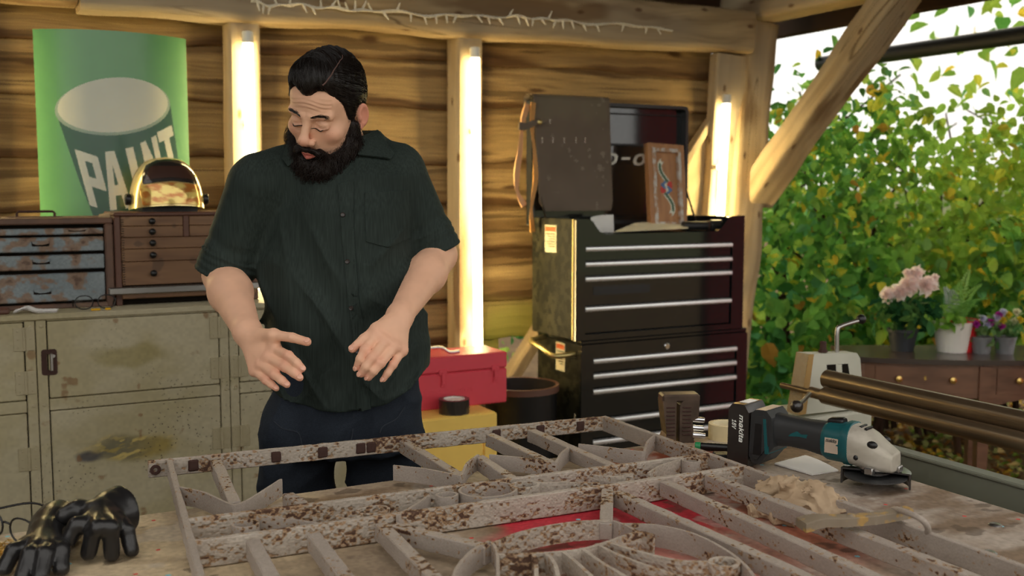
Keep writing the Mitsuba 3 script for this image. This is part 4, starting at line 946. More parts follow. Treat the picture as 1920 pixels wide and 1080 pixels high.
strap([(973, 236), (985, 237), (1003, 230), (1022, 224)], 0.032, 'leather', 'buckle_strap', 12, 3.732)
q = on('y', 3.73, 1012, 229); add('buckle', cat(ball(q, 0.011, (1, 0.4, 1))), 'trim_gold', t, smooth=True)

# ------------------------------------------------------------------ painted panel, papers and bits in the open chest
t = thing('painted_panel', 'small carved wooden panel with painted scrolls leaning in the open tool chest', 'panel')
def tex_panelwood(p, n, uv):
    c = mx((0.30, 0.125, 0.045), (0.44, 0.22, 0.09), fb(p.x * 60, p.z * 10, 1.0, 3))
    return c
mat('panel_wood', mikit.proc(tex_panelwood), 0.5)
mat('worn_white', mikit.proc(lambda p, n, uv: mx((0.38, 0.22, 0.12), (0.52, 0.50, 0.46), sst(0.35, 0.6, fb(p.x * 90, p.z * 60, 2.0, 3)))), 0.6)
PW, PH = 0.19, 0.375
tilt = rot((1, 0, 0), -0.16); lean = rot((0, 1, 0), 0.045)
PQ = frame((1, 0, 0), (0, 1, 0), (0, 0, 1), (2.695, 3.66, 1.268)) @ tilt @ lean @ XZ()
def pq(poly, h, z=0.0): return mv(extr(poly, h, z), PQ)
add('board', pq(rrect(-PW / 2, 0, PW / 2, PH, 0.004), 0.018), 'panel_wood', t, smooth=False)
outer, inner = rrect(-PW / 2, 0.0, PW / 2, PH, 0.004), sbox(-0.052, 0.042, 0.052, PH - 0.042)
add('moulding', pq(outer.difference(inner.buffer(0.012)), 0.010, 0.018), 'panel_wood', t, smooth=False)
add('bead', pq(inner.buffer(0.022, join_style=2).difference(inner.buffer(0.006, join_style=2)), 0.014, 0.018), 'worn_white', t, smooth=False)
def stroke(pts, w): return LineString(curve(np.c_[np.array(pts), np.zeros(len(pts))], 20)[:, :2]).buffer(w)
up_ = [(-0.02, 0.30), (-0.03, 0.285), (-0.028, 0.26), (-0.012, 0.235), (0.006, 0.215)]
for flip in (0, 1):
    F_ = lambda pts: [(-x, PH - y) for x, y in pts] if flip else pts
    add('scroll', pq(stroke(F_(up_), 0.011), 0.0006, 0.018), 'sign_white', t, smooth=False)
    mat('motif_green', srgb(62, 92, 66), 0.5); add('scroll_green', pq(stroke(F_(up_[1:]), 0.0062), 0.0006, 0.0186), 'motif_green', t, smooth=False)
    mat('motif_red', srgb(190, 52, 44), 0.5); mat('motif_blue', srgb(70, 104, 150), 0.5)
    add('dot', pq(Point(*F_([(-0.016, 0.304)])[0]).buffer(0.007), 0.0006, 0.0188), 'panel_wood', t, smooth=False)
    for k, (x, y, m_) in enumerate(((-0.012, 0.205, 'motif_blue'), (0.010, 0.20, 'motif_red'), (0.024, 0.198, 'motif_red'), (0.0, 0.19, 'sign_white'), (-0.016, 0.192, 'motif_blue'))):
        px_, py_ = F_([(x, y)])[0]; petal = affinity.rotate(affinity.scale(Point(px_, py_).buffer(0.0085), 0.8, 1.9), 25 * (k - 2) + 180 * flip)
        add('petal', pq(petal, 0.0006, 0.0182 + 0.0001 * k), m_, t, smooth=False)
def leaf_paper(name, pts, z, label, m='paper', cat_='paper', curl=0.01, th=0.0012):
    """a sheet of paper over four corners, slightly curled"""
    A, B_, C_, D = [np.asarray(p, float) for p in pts]
    fn = lambda u, v: (A[None] * ((1 - u) * (1 - v))[:, None] + B_[None] * (u * (1 - v))[:, None] + C_[None] * (u * v)[:, None] + D[None] * ((1 - u) * v)[:, None]) + np.stack([u * 0, u * 0, z + curl * (np.sin(u * 3.1 + 0.4) * v)], 1)
    return single(name, sheet(fn, 12, 10, th), m, label, cat_, smooth=30)
p = [on('y', 3.70, *q) for q in ((1108, 436), (1151, 436), (1150, 402), (1108, 408))]
leaf_paper('white_card', p, 0.0, 'white printed card standing in the open tool chest under the apron', curl=0.004)
p = [on('y', y, *q) for y, q in ((3.52, (1150, 437)), (3.55, (1290, 430)), (3.66, (1290, 420)), (3.66, (1190, 421)))]
leaf_paper('cream_papers', p, 0.004, 'loose cream papers lying in the top of the open black tool chest', 'sticker', curl=0.006)
t = thing('torch', 'dark cylindrical torch lying in the tool chest right of the painted panel', 'torch')
a, b = on('y', 3.60, 1280, 420), on('y', 3.56, 1352, 428)
a[2] = b[2] = 1.292
add('barrel', pcyl(a, a + (b - a) * 0.7, 0.021, 18), 'black_rubber', t); add('head', pcyl(a + (b - a) * 0.7, b, 0.026, 18), 'lid_rim', t)
add('ring', pcyl(a + (b - a) * 0.62, a + (b - a) * 0.68, 0.0235, 18), 'rust_dark', t)
# ------------------------------------------------------------------ angle grinder
def B_(x, y, z=0.0): return on('z', ZT + z, x, y)
mat('tool_black', srgb(40, 41, 42), 0.5); mat('tool_teal', srgb(16, 78, 82), 0.4)
mat('cast_alloy', mikit.proc(lambda p, n, uv: mx((0.30, 0.27, 0.21), (0.52, 0.48, 0.41), fb(p.x * 40, p.y * 40, p.z * 40, 3))), 0.45, metal=0.25)
mat('disc_grey', srgb(62, 62, 62), 0.4, metal=0.3); mat('label_silver', srgb(196, 178, 160), 0.35, metal=0.3)
t = thing('angle_grinder', 'teal and black cordless angle grinder lying on the bench, disc downwards', 'angle grinder')
gh, gb = B_(1641, 918), B_(1412, 872)
gx = unit((gb - gh) * [1, 1, 0]); gy = np.cross((0, 0, 1), gx)
GM = frame(gx * 0.93, gy, (0, 0, 1), gh)
def g(m): return mv(m, GM)
def loft(secs, n=28, e=2.6):
    """rounded sections along x: (x, y0, z0, half width, half height)"""
    a = np.arange(n) * 2 * np.pi / n; V = []
    for s in secs:
        x, y0, z0, hw, hh = s[:5]; ee = s[5] if len(s) > 5 else e
        c, d = np.cos(a), np.sin(a)
        V.append(np.stack([np.full(n, x), y0 + hw * np.sign(c) * np.abs(c) ** (2 / ee), z0 + hh * np.sign(d) * np.abs(d) ** (2 / ee)], 1))
    k = len(secs); V = np.array(V).reshape(-1, 3)
    i, j = np.meshgrid(np.arange(k - 1), np.arange(n), indexing='ij')
    q = np.stack([i * n + j, i * n + (j + 1) % n, (i + 1) * n + (j + 1) % n, (i + 1) * n + j], -1).reshape(-1, 4)
    f = np.vstack([q[:, [0, 1, 2]], q[:, [0, 2, 3]]]); V = np.vstack([V, V[:n].mean(0), V[-n:].mean(0)]); j = np.arange(n)
    f = np.vstack([f, np.stack([(j + 1) % n, j, j * 0 + k * n], 1), np.stack([(k - 1) * n + j, (k - 1) * n + (j + 1) % n, j * 0 + k * n + 1], 1)])
    m = trimesh.Trimesh(V, f, process=False)
    return m if m.volume > 0 else trimesh.Trimesh(V, f[:, ::-1], process=False)
add('gear_housing', g(loft([(-0.043, 0, 0.060, 0.018, 0.014, 4), (-0.041, 0, 0.061, 0.026, 0.019, 4), (-0.02, 0, 0.066, 0.033, 0.026, 3.4), (0.005, 0, 0.075, 0.037, 0.036, 3), (0.03, 0, 0.082, 0.040, 0.040, 2.8), (0.046, 0, 0.084, 0.040, 0.040, 2.6), (0.047, 0, 0.084, 0.036, 0.036, 2.4)], e=3)), 'cast_alloy', t, smooth=45)
for k in (0, 1): add('vent_slot', g(cbox((0.006, 0.028, 0.005), (0.018 + k * 0.012, 0.0, 0.1185 + k * 0.002), 0.001)), 'black_plastic', t)
for s in (-1, 1):
    add('lock_button', g(ball((-0.004, s * 0.030, 0.094), 0.009, (1.3, 0.8, 0.8))), 'black_plastic', t, smooth=True)
    add('screw', g(ball((0.026, s * 0.0385, 0.066), 0.0052, (1, .5, 1), 1)), 'black_plastic', t, smooth=True)
add('spindle_collar', g(cat(pcyl((0, 0, 0.030), (0, 0, 0.050), 0.020, 24), pcyl((0, 0, 0.040), (0, 0, 0.053), 0.034, 28), cbox((0.018, 0.015, 0.014), (-0.006, 0.042, 0.046), 0.002), cbox((0.012, 0.02, 0.013), (-0.042, -0.012, 0.046), 0.002))), 'steel', t)
away = gh - EYE; ga = math.atan2(away @ gy, away @ gx); gg = ga + np.linspace(math.radians(-100), math.radians(88), 40); rg = 0.067
arc = np.stack([rg * np.cos(gg), rg * np.sin(gg)], 1)
sector = Polygon(np.vstack([arc, [[0, 0]]])).union(Point(0, 0).buffer(0.03))
add('guard', g(cat(extr(sector, 0.003, 0.0355), extr(LineString(arc).buffer(0.0018, cap_style=2), 0.030, 0.0075))), 'visor_black', t, smooth=30)
add('disc', g(lathe([(0, 0.028), (0.02, 0.026), (0.06, 0.0285), (0.0625, 0.029), (0.0625, 0.0265), (0.02, 0.0235), (0, 0.0235)], 40)), 'disc_grey', t, smooth=40)
add('disc_mark', g(extr(Polygon([(-0.012, -0.034), (-0.003, -0.034), (-0.012, -0.058), (-0.022, -0.055)]), 0.0006, 0.0292)), 'red_paint', t, smooth=False)
add('clamp_nut', g(pcyl((0, 0, 0.012), (0, 0, 0.026), 0.017, 20)), 'steel', t)
add('motor_collar', g(loft([(0.044, 0, 0.084, 0.037, 0.037), (0.047, 0, 0.084, 0.043, 0.043), (0.060, 0, 0.084, 0.043, 0.043), (0.064, 0, 0.0835, 0.040, 0.040), (0.098, 0, 0.083, 0.039, 0.039), (0.108, 0, 0.083, 0.034, 0.035)], e=2.3)), 'tool_teal', t, smooth=45)
for s in (-1, 1):
    l = add('rating_label', g(cbox((0.030, 0.0012, 0.030), (0.080, s * 0.0392, 0.081), 0.0005)), 'label_silver', t)
    wm = word('makita', 0.0065, 0.2, 0.0006); wm = fit(wm, 0.024)
    add('lettering', g(mv(wm, frame((-1, 0, 0), (0, 0, 1), (0, 1, 0), (0.092, 0.0398, 0.088)) if s > 0 else frame((1, 0, 0), (0, 0, 1), (0, -1, 0), (0.068, -0.0398, 0.088)))), 'tool_black', l, smooth=False)
add('grip', g(loft([(0.098, 0, 0.083, 0.030, 0.032), (0.112, 0, 0.084, 0.031, 0.034), (0.15, 0, 0.086, 0.027, 0.031), (0.19, 0, 0.087, 0.027, 0.031), (0.225, 0, 0.086, 0.029, 0.034), (0.24, 0, 0.078, 0.032, 0.045)], e=2.8)), 'tool_black', t, smooth=45)
for s in (-1, 1): add('grip_inlay', g(cat(*[mv(extr(Polygon([(0.125, 0.083), (0.16, 0.085), (0.185, 0.082), (0.18, 0.088), (0.165, 0.095), (0.155, 0.090), (0.14, 0.092)]), 0.002), frame((1, 0, 0), (0, 0, 1), (0, -1, 0), (0, s * 0.0268 + 0.001, 0)))])), 'tool_teal', t, smooth=False)
add('switch', g(loft([(0.07, 0, 0.124, 0.010, 0.006), (0.075, 0, 0.124, 0.012, 0.008), (0.10, 0, 0.121, 0.012, 0.008), (0.105, 0, 0.120, 0.010, 0.006)])), 'black_plastic', t, smooth=45)
prof = Polygon([(0.215, 0.055), (0.222, 0.115), (0.235, 0.128), (0.262, 0.127), (0.272, 0.118), (0.276, 0.03), (0.268, 0.016), (0.25, 0.014)]).buffer(-0.004).buffer(0.004, quad_segs=5)
side = frame((1, 0, 0), (0, 0, 1), (0, -1, 0))
add('rear_housing', g(mv(extr(prof, 0.070, -0.035), side)), 'tool_black', t, smooth=30)
add('rear_boss', g(mv(extr(prof.buffer(-0.010), 0.078, -0.039), side)), 'tool_black', t, smooth=30)
add('teal_stripe', g(mv(extr(Polygon([(0.226, 0.040), (0.233, 0.112), (0.240, 0.112), (0.234, 0.040)]), 0.0795, -0.03975), side)), 'tool_teal', t, smooth=False)
vent = Polygon([(0.243, 0.035), (0.263, 0.035), (0.258, 0.10), (0.243, 0.10)])
add('side_vent', g(mv(extr(vent, 0.081, -0.0405), side)), 'black_plastic', t, smooth=False)
add('top_cap', g(mv(extr(Polygon([(0.222, 0.108), (0.238, 0.1285), (0.262, 0.1285), (0.262, 0.08), (0.232, 0.08)]).buffer(-0.003).buffer(0.003), 0.066, -0.033), side)), 'label_silver', t, smooth=30)
bat = add('battery', g(cat(mv(extr(Polygon([(0.277, 0.002), (0.277, 0.118), (0.288, 0.134), (0.318, 0.134), (0.328, 0.122), (0.330, 0.012), (0.322, 0.002)]).buffer(-0.003).buffer(0.003, quad_segs=4), 0.074, -0.037), side))), 'visor_black', t, smooth=30)
add('battery_label', g(cbox((0.022, 0.04, 0.001), (0.303, -0.004, 0.1345), 0.0004)), 'paper', bat)
for s in (1, -1):
    down = lambda x, z: frame((0, 0, -1), (-s, 0, 0), (0, s, 0), (x, s * 0.0372, z))
    add('lettering', g(mv(fit(word('makita', 0.011, 0.2, 0.0006), 0.058), down(0.300, 0.112))), 'white_print', bat, smooth=False)
    add('lettering', g(mv(fit(word('18V', 0.010, 0.2, 0.0006), 0.02), down(0.318, 0.10))), 'white_print', bat, smooth=False)

leaf_paper('paper_sheets', [B_(1452, 872), B_(1523, 893), B_(1572, 884), B_(1510, 858)], 0.003, 'folded white paper sheets under the grip of the angle grinder', curl=0.003, th=0.003)

# ------------------------------------------------------------------ crumpled rag
def rag(name, label, blobs, seed, m):
    lo = np.min([b[0] - b[1] for b in blobs], 0) - 0.03; hi = np.max([b[0] + b[1] for b in blobs], 0) + 0.03
    def f(p):
        d = np.full(len(p), 9.0)
        for c, r in blobs: d = smin(d, sd_ell(p, c, r), 0.03)
        q = p * 34; w = meshkit.fbm(q * 0.6, 2, seed=seed)[:, None] * 3
        rid = 1 - np.abs(2 * meshkit.noise(q * [1, 1, 0.7] + w, seed=seed) - 1)
        d = d + 0.021 * (0.55 - rid ** 2) + 0.013 * np.abs(2 * meshkit.noise(q * 1.8 + w, seed=seed + 4) - 1)
        d = d + 0.006 * np.abs(2 * meshkit.noise(q * 4.1 + w, seed=seed + 7) - 1)
        return np.maximum(d, ZT + 0.0005 - p[:, 2])
    mm = surface_nets(f, lo, hi, 0.0027, lip=2.5)
    return single(name, mm, m, label, 'cloth', smooth=True)
mat('rag_cloth', mikit.proc(lambda p, n, uv: mx((0.26, 0.16, 0.09), (0.52, 0.41, 0.28), fb(p.x * 16, p.y * 16, p.z * 16, 3))), 0.9, spec=0.1)
c = lambda x, y, z=0.0: B_(x, y, z)
rag('crumpled_rag', 'crumpled beige rag lying between two gate bars left of the angle grinder',
    [(c(1462, 935, 0.02), np.array([0.045, 0.05, 0.035])), (c(1500, 938, 0.03), np.array([0.045, 0.045, 0.038])), (c(1545, 955, 0.022), np.array([0.04, 0.045, 0.03])), (c(1440, 958, 0.012), np.array([0.035, 0.03, 0.018])), (c(1475, 968, 0.010), np.array([0.03, 0.025, 0.016]))], 3, 'rag_cloth')

# ------------------------------------------------------------------ black rubber gloves
mat('glove_rubber', (0.012, 0.0115, 0.012), 0.30, spec=0.5)
mat('glove_lining', srgb(92, 34, 30), 0.8)
def glove(label, cuff, palm, knuckles, tips, thumb, zc, seed):
    t = thing('rubber_glove', label, 'glove', 'black rubber gloves on the bench')
    K = [c(*k) for k in knuckles]; Tp = [c(*k) for k in tips]; P_ = c(*palm); Cf = [c(*k) for k in cuff]; Th = [c(*k) for k in thumb]
    def f(p):
        d = sd_cone(p, Cf[0], Cf[1], 0.040, 0.036)
        d = smin(d, sd_cone(p, Cf[1], P_, 0.034, 0.028), 0.02)
        for k in K: d = smin(d, sd_cone(p, P_, k, 0.022, 0.0135), 0.010)
        d = smin(d, np.minimum(sd_cone(p, K[0] * .85 + P_ * .15, K[2] * .85 + P_ * .15, 0.012, 0.0125), sd_cone(p, K[2] * .85 + P_ * .15, K[3] * .85 + P_ * .15, 0.0125, 0.012)), 0.008)
        for k, q in zip(K, Tp):
            mid = k * 0.5 + q * 0.5 + np.array([0, 0, 0.012])
            d = smin(d, smin(sd_cone(p, k, mid, 0.0125, 0.0122), sd_cone(p, mid, q, 0.0122, 0.0125), 0.005), 0.004)
        for a, b in zip(Th[:-1], Th[1:]): d = smin(d, sd_cone(p, a, b, 0.0155, 0.0140), 0.009)
        ax = unit(Cf[0] - Cf[1]); cut = (p - Cf[0]) @ ax
        hollow = sd_cone(p, Cf[0] + ax * 0.05, Cf[1], 0.0385, 0.031)
        d = np.maximum(d, cut - 0.002); d = np.maximum(d, -hollow)
        d = d + 0.0016 * (meshkit.noise(p * 55, seed=seed) - 0.5) + 0.004 * (meshkit.noise(p * 22, seed=seed + 2) - 0.5)
        return smax(d, ZT + zc - p[:, 2], 0.006)
    pts = np.array(K + Tp + Cf + Th + [P_])
    m = surface_nets(f, pts.min(0) - 0.06, pts.max(0) + 0.06, 0.0026, lip=1.6)
    add('shell', m, 'glove_rubber', t, smooth=True)
    ax = unit(Cf[0] - Cf[1]); y_ = unit(np.cross(ax, (0, 0, 1))); z_ = np.cross(y_, ax)
    add('cuff_lining', lathe([(0.0385, -0.004), (0.0395, 0.001), (0.0385, 0.0022), (0.036, 0.001), (0.034, -0.03)], 32, frame(y_, z_, ax, Cf[0])), 'glove_lining', t, smooth=50)
glove('black rubber glove lying lower, half under the other glove at the left edge', [(112, 982, 0.030), (104, 990, 0.030)], (88, 1006, 0.032),
      [(44, 1030, 0.034), (68, 1028, 0.038), (92, 1027, 0.038), (115, 1026, 0.032)], [(8, 1066, 0.013), (42, 1080, 0.013), (76, 1080, 0.013), (114, 1066, 0.013)], [(100, 1002, 0.02), (125, 1012, 0.014)], 0.0005, 3)
glove('black rubber glove lying on top, its cuff open to the right', [(226, 958, 0.052), (212, 963, 0.052)], (188, 968, 0.058),
      [(160, 984, 0.060), (184, 988, 0.063), (207, 988, 0.060), (229, 984, 0.050)], [(130, 1012, 0.040), (166, 1036, 0.020), (210, 1040, 0.013), (247, 1032, 0.013)], [(172, 962, 0.066), (148, 955, 0.070), (121, 966, 0.062)], 0.0005, 5)

# spectacles, brass swarf and pencil at the left edge of the bench
q0 = c(6, 985, 0.03)
spectacles('black_spectacles', 'black-framed spectacles folded on the bench beside the rubber gloves', 'glasses', frame(unit(RT * 0.92 + HF * -0.35 + np.array([0, 0, -0.12])), unit(HF * 0.9 + RT * 0.4), (0, 0, 1), c(12, 988, 0.026)), 0.034, 'black_plastic', 'clear_lens', 0.026, 0.021, 0.13, 0.3)
mat('brass', (0.72, 0.50, 0.16), 0.28, metal=0.9)
sw = []
r_ = np.random.default_rng(4)
for k in range(70):
    p = c(8 + r_.normal() * 13, 1036 + r_.normal() * 7, 0.003 + abs(r_.normal()) * 0.006); a = r_.random() * 6.3
    sw.append(tubes([p + [0.006 * math.cos(a + i * 1.1), 0.006 * math.sin(a + i * 1.1), 0.002 * i] for i in range(5)], 0.0009, 4))
single('brass_swarf', cat(sw), 'brass', 'heap of brass shavings at the left edge of the bench', 'metal shavings', kind='stuff', smooth=False)
t = thing('yellow_pencil', 'yellow pencil lying by the brass shavings', 'pencil')
a, b = c(-40, 1066, 0.004), c(26, 1043, 0.004)
add('shaft', pcyl(a, b, 0.0036, 6), 'yellow_plastic', t, smooth=False); add('tip', lathe([(0.0036, 0), (0.0008, 0.014), (0, 0.0145)], 8, frame(*(bar_frame(a, b)[0][:3, k] for k in (1, 2, 0)), b)), 'oak', t, uv=None, smooth=False)

# ------------------------------------------------------------------ bits at the far right corner of the bench
t = thing('machine_vice', 'small brown steel vice with three bright rods at the far bench corner', 'vice')
v0 = c(1272, 826); vx, vy = unit(RT * 0.95 + HF * 0.1), unit(HF * 0.95 - RT * 0.1)
VM = frame(vx, vy, (0, 0, 1), v0)
mat('vice_brown', mikit.proc(lambda p, n, uv: mx((0.045, 0.032, 0.024), (0.15, 0.10, 0.07), fb(p.x * 40, p.y * 40, p.z * 40, 3))), 0.4, metal=0.4)
def steps(x0, x1, n, s):
    pts = [(x0, 0)]
    for k in range(n): pts += [(x0 - s * 0.000, 0.02 + k * 0.011), (x0 + s * 0.006, 0.022 + k * 0.011), (x0 + s * 0.006, 0.028 + k * 0.011), (x0, 0.030 + k * 0.011)]
    return pts
add('jaw', mv(cat(extr(Polygon([(-0.042, 0), (-0.034, 0.02), (-0.040, 0.06), (-0.044, 0.098), (-0.012, 0.098), (-0.012, 0.0)]), 0.05, -0.025, frame((1, 0, 0), (0, 0, 1), (0, -1, 0)))), VM), 'vice_brown', t, smooth=False)
add('jaw', mv(cat(extr(Polygon([(-0.004, 0.0), (-0.004, 0.088), (0.004, 0.098), (0.042, 0.098), (0.040, 0.06), (0.026, 0.05), (0.030, 0.0)]), 0.05, -0.025, frame((1, 0, 0), (0, 0, 1), (0, -1, 0)))), VM), 'vice_brown', t, smooth=False)
for k in range(8):
    for sx in (-0.026, 0.012): add('jaw_tooth', mv(cbox((0.02, 0.004, 0.003), (sx, -0.026, 0.02 + k * 0.009), 0.001), VM), 'rust_dark', t, smooth=False)
add('top_bar', mv(cbox((0.088, 0.045, 0.018), (0.0, 0.0, 0.103), 0.004), VM), 'vice_brown', t)
for k, (z, L) in enumerate(((0.052, 0.030), (0.034, 0.027), (0.018, 0.029))):
    add('rod', mv(pcyl((0.026, -0.012 - 0.006 * k, z), (0.026 + L, -0.016 - 0.006 * k, z - 0.002), 0.0065, 14), VM), 'chrome', t)
mat('masking_tape', srgb(214, 196, 152), 0.6)
t = thing('masking_tape', 'roll of beige masking tape behind the grinder battery at the bench corner', 'tape')
tc = c(1362, 822)
add('roll', extr(Point(0, 0).buffer(0.042, quad_segs=16).difference(Point(0, 0).buffer(0.034, quad_segs=16)), 0.036, 0, frame((1, 0, 0), (0, 1, 0), (0, 0, 1), tc)), 'masking_tape', t, smooth=40)
add('core', extr(Point(0, 0).buffer(0.034, quad_segs=16).difference(Point(0, 0).buffer(0.031, quad_segs=16)), 0.0362, 0, frame((1, 0, 0), (0, 1, 0), (0, 0, 1), tc)), 'sticker', t, smooth=40)
mat('green_plastic', srgb(40, 140, 84), 0.45)
t = thing('black_marker', 'black rod with a green end lying in front of the masking tape', 'marker')
a, b = c(1303, 836, 0.009), c(1392, 841, 0.009)
add('barrel', pcyl(a + (b - a) * 0.12, b, 0.0085, 14), 'black_plastic', t); add('cap', pcyl(a, a + (b - a) * 0.12, 0.009, 14), 'green_plastic', t)
single('rubber_block', mv(cbox((0.055, 0.035, 0.016), (0, 0, 0.008), 0.003), frame(RT, HF, (0, 0, 1), c(1362, 863))), 'black_rubber', 'small black rubber block left of the grinder battery', 'block')

# ------------------------------------------------------------------ bending rolls on the right, and the grey steel channel along the bench
mat('machine_cream', mikit.proc(lambda p, n, uv: mx((0.36, 0.36, 0.29), (0.52, 0.51, 0.43), fb(p.x * 9, p.z * 9, p.y * 9, 3))), 0.5)
mat('machine_tan', srgb(150, 118, 66), 0.6)
def tex_roll(p, n, uv):
    return mx((0.13, 0.09, 0.055), (0.33, 0.245, 0.155), fb(p.x * 30, p.y * 6, p.z * 30, 4))
mat('bronze_steel', mikit.proc(tex_roll), 0.28, metal=0.8)
t = thing('bending_rolls', 'cream sheet-metal bending machine with two long brown steel rolls', 'machine')
YP = 2.10
def MP(x, y): q = on('y', YP, x, y); return q[0], q[2]
pl = Polygon([MP(1516, 664), MP(1607, 662), MP(1613, 672), MP(1620, 765), MP(1498, 778)])
add('end_plate', extr(pl, 0.045, 0, XZ((0, YP + 0.045, 0))), 'machine_cream', t, smooth=False)
ed = Polygon([MP(1516, 664), MP(1525, 664), MP(1510, 776), MP(1498, 778)]); add('edge_strip', extr(ed, 0.05, 0, XZ((0, YP + 0.0475, 0))), 'machine_tan', t, smooth=False)
sl = Polygon([MP(1550, 684), MP(1589, 682), MP(1592, 702), MP(1552, 704)]); add('slot', extr(sl, 0.004, 0, XZ((0, YP + 0.002, 0))), 'dark_gap', t, smooth=False)
sl = Polygon([MP(1566, 683), MP(1577, 683), MP(1578, 703), MP(1567, 703)]); add('slot_block', extr(sl, 0.006, 0, XZ((0, YP + 0.003, 0))), 'machine_cream', t, smooth=False)
x0, z0 = MP(1500, 782); x1, z1 = MP(1628, 862)
add('base_box', span(x0 + 0.012, x1 - 0.01, YP - 0.02, YP + 0.16, z1, z0 - 0.003, 0.005), 'machine_cream', t)
for xx in (x0 + 0.04, x1 - 0.04): add('stand_leg', span(xx - 0.025, xx + 0.025, YP, YP + 0.12, 0, z1), 'machine_tan', t)
(bx, bz), (cx_, cz) = MP(1553, 664), MP(1553, 642)
add('bolt', cat(pcyl((bx, YP + 0.02, bz), (bx, YP + 0.02, cz), 0.009, 10), pcyl((bx, YP + 0.02, bz + 0.002), (bx, YP + 0.02, bz + 0.010), 0.013, 6)), 'rust_dark', t)
pts = [MP(1579, 664), MP(1580, 622), MP(1588, 613), MP(1618, 603)]
cr = add('crank', tubes(curve([(a, YP + 0.02, b) for a, b in pts], 20), 0.0065, 10), 'steel', t, smooth=60)
a, b = MP(1625, 600); add('knob', ball((a, YP + 0.02, b), 0.014), 'black_plastic', cr, smooth=True)
q = on('y', YP - 0.15, 1494, 762); kn = add('ball_lever', tubes([q, q + [0.05, 0.03, 0.004], q + [0.11, 0.07, 0.01]], 0.006, 8), 'steel', t, smooth=60)
add('knob', ball(q, 0.016), 'visor_black', kn, smooth=True)
XR = 2.02
def RP(x, y, X=XR): return on('x', X, x, y)
a = RP(1549, 710); b = RP(1960, 792)
b = np.array([a[0], b[1] - 0.5, a[2]]); add('roll', pcyl(a, b, 0.0245, 28), 'bronze_steel', t, smooth=40)
a2 = RP(1545, 741, XR - 0.03); b2 = np.array([a2[0], b[1], a2[2]])
add('roll', cat(pcyl(a2, b2, 0.0225, 28), pcyl(a2 + [0, 0.05, 0], a2, 0.015, 18), pcyl(a2 + [0, 0.16, 0], a2 + [0, 0.05, 0], 0.008, 14)), 'bronze_steel', t, smooth=40)
add('end_plate', span(XR - 0.09, XR + 0.16, b[1] - 0.045, b[1], 0.72, 1.02), 'machine_cream', t)
for xx in (XR - 0.06, XR + 0.13): add('stand_leg', span(xx - 0.025, xx + 0.025, b[1] - 0.045, b[1], 0, 0.72), 'machine_tan', t)
mat('channel_green', mikit.proc(lambda p, n, uv: mx((0.115, 0.125, 0.095), (0.165, 0.17, 0.135), fb(p.x * 6, p.y * 6, p.z * 12, 3))), 0.45)
t = thing('steel_channel', 'long grey-green steel channel along the right edge of the bench', 'channel')
cy0, cy1 = 0.1, RP(1640, 834, 1.78)[1]
add('side_panel', span(1.775, 1.785, cy0, cy1, 0.58, 0.880, 0.002), 'channel_green', t)
add('rim', span(1.768, 1.805, cy0, cy1, 0.880, 0.889, 0.003), 'channel_green', t)
add('floor_plate', span(1.785, 1.93, cy0, cy1, 0.58, 0.59, 0.002), 'channel_green', t)
for y in (0.4, cy1 - 0.15): add('leg', span(1.80, 1.84, y - 0.02, y + 0.02, 0, 0.58), 'channel_green', t)
# ------------------------------------------------------------------ garden outside the open side
scene['leaf'] = {'type': 'principledthin', 'base_color': VC, 'roughness': 0.35, 'diff_trans': 0.9, 'spec_trans': 0.0, 'eta': 1.5}
def leaf_shapes(P, N, A, L, W, fold=0.25, rich=False):
    """many pointed oval leaves: centre points, normals, axes, lengths, widths -> vertices (n, k, 3), faces"""
    S = np.cross(N, A); S /= np.linalg.norm(S, axis=1, keepdims=True)
    if rich: tpl = np.array([(-0.5, 0, 0), (-0.28, -0.40, 1), (-0.28, 0.40, 1), (0.05, -0.5, 1), (0.05, 0.5, 1), (0.32, -0.28, 1), (0.32, 0.28, 1), (0.5, 0, 0), (-0.28, 0, 0), (0.05, 0, 0), (0.32, 0, 0)], float)
    else: tpl = np.array([(-0.5, 0, 0), (-0.1, -0.5, 1), (-0.1, 0.5, 1), (0.5, 0, 0), (0.28, -0.34, 1), (0.28, 0.34, 1)], float)
    F = np.array([(0, 1, 8), (0, 8, 2), (8, 1, 3), (8, 3, 9), (8, 9, 4), (8, 4, 2), (9, 3, 5), (9, 5, 10), (9, 10, 6), (9, 6, 4), (10, 5, 7), (10, 7, 6)] if rich else [(0, 1, 3), (1, 4, 3), (0, 3, 2), (2, 3, 5)])
    x, y, f = tpl[:, 0], tpl[:, 1], np.abs(tpl[:, 1]) * tpl[:, 2]
    bend = -0.35 * (x + 0.5) ** 2
    V = P[:, None] + L[:, None, None] * x[None, :, None] * A[:, None] + W[:, None, None] * y[None, :, None] * S[:, None] + (W[:, None] * fold * f[None] * 2 + L[:, None] * bend[None])[..., None] * N[:, None]
    return V, F
def norm(v): return v / np.linalg.norm(v, axis=1, keepdims=True)
GREENS = np.array([srgb(*q) for q in ((88, 142, 66), (108, 160, 76), (136, 178, 86), (62, 108, 58), (164, 190, 84), (92, 150, 100), (206, 200, 76), (218, 186, 66), (172, 126, 58))])
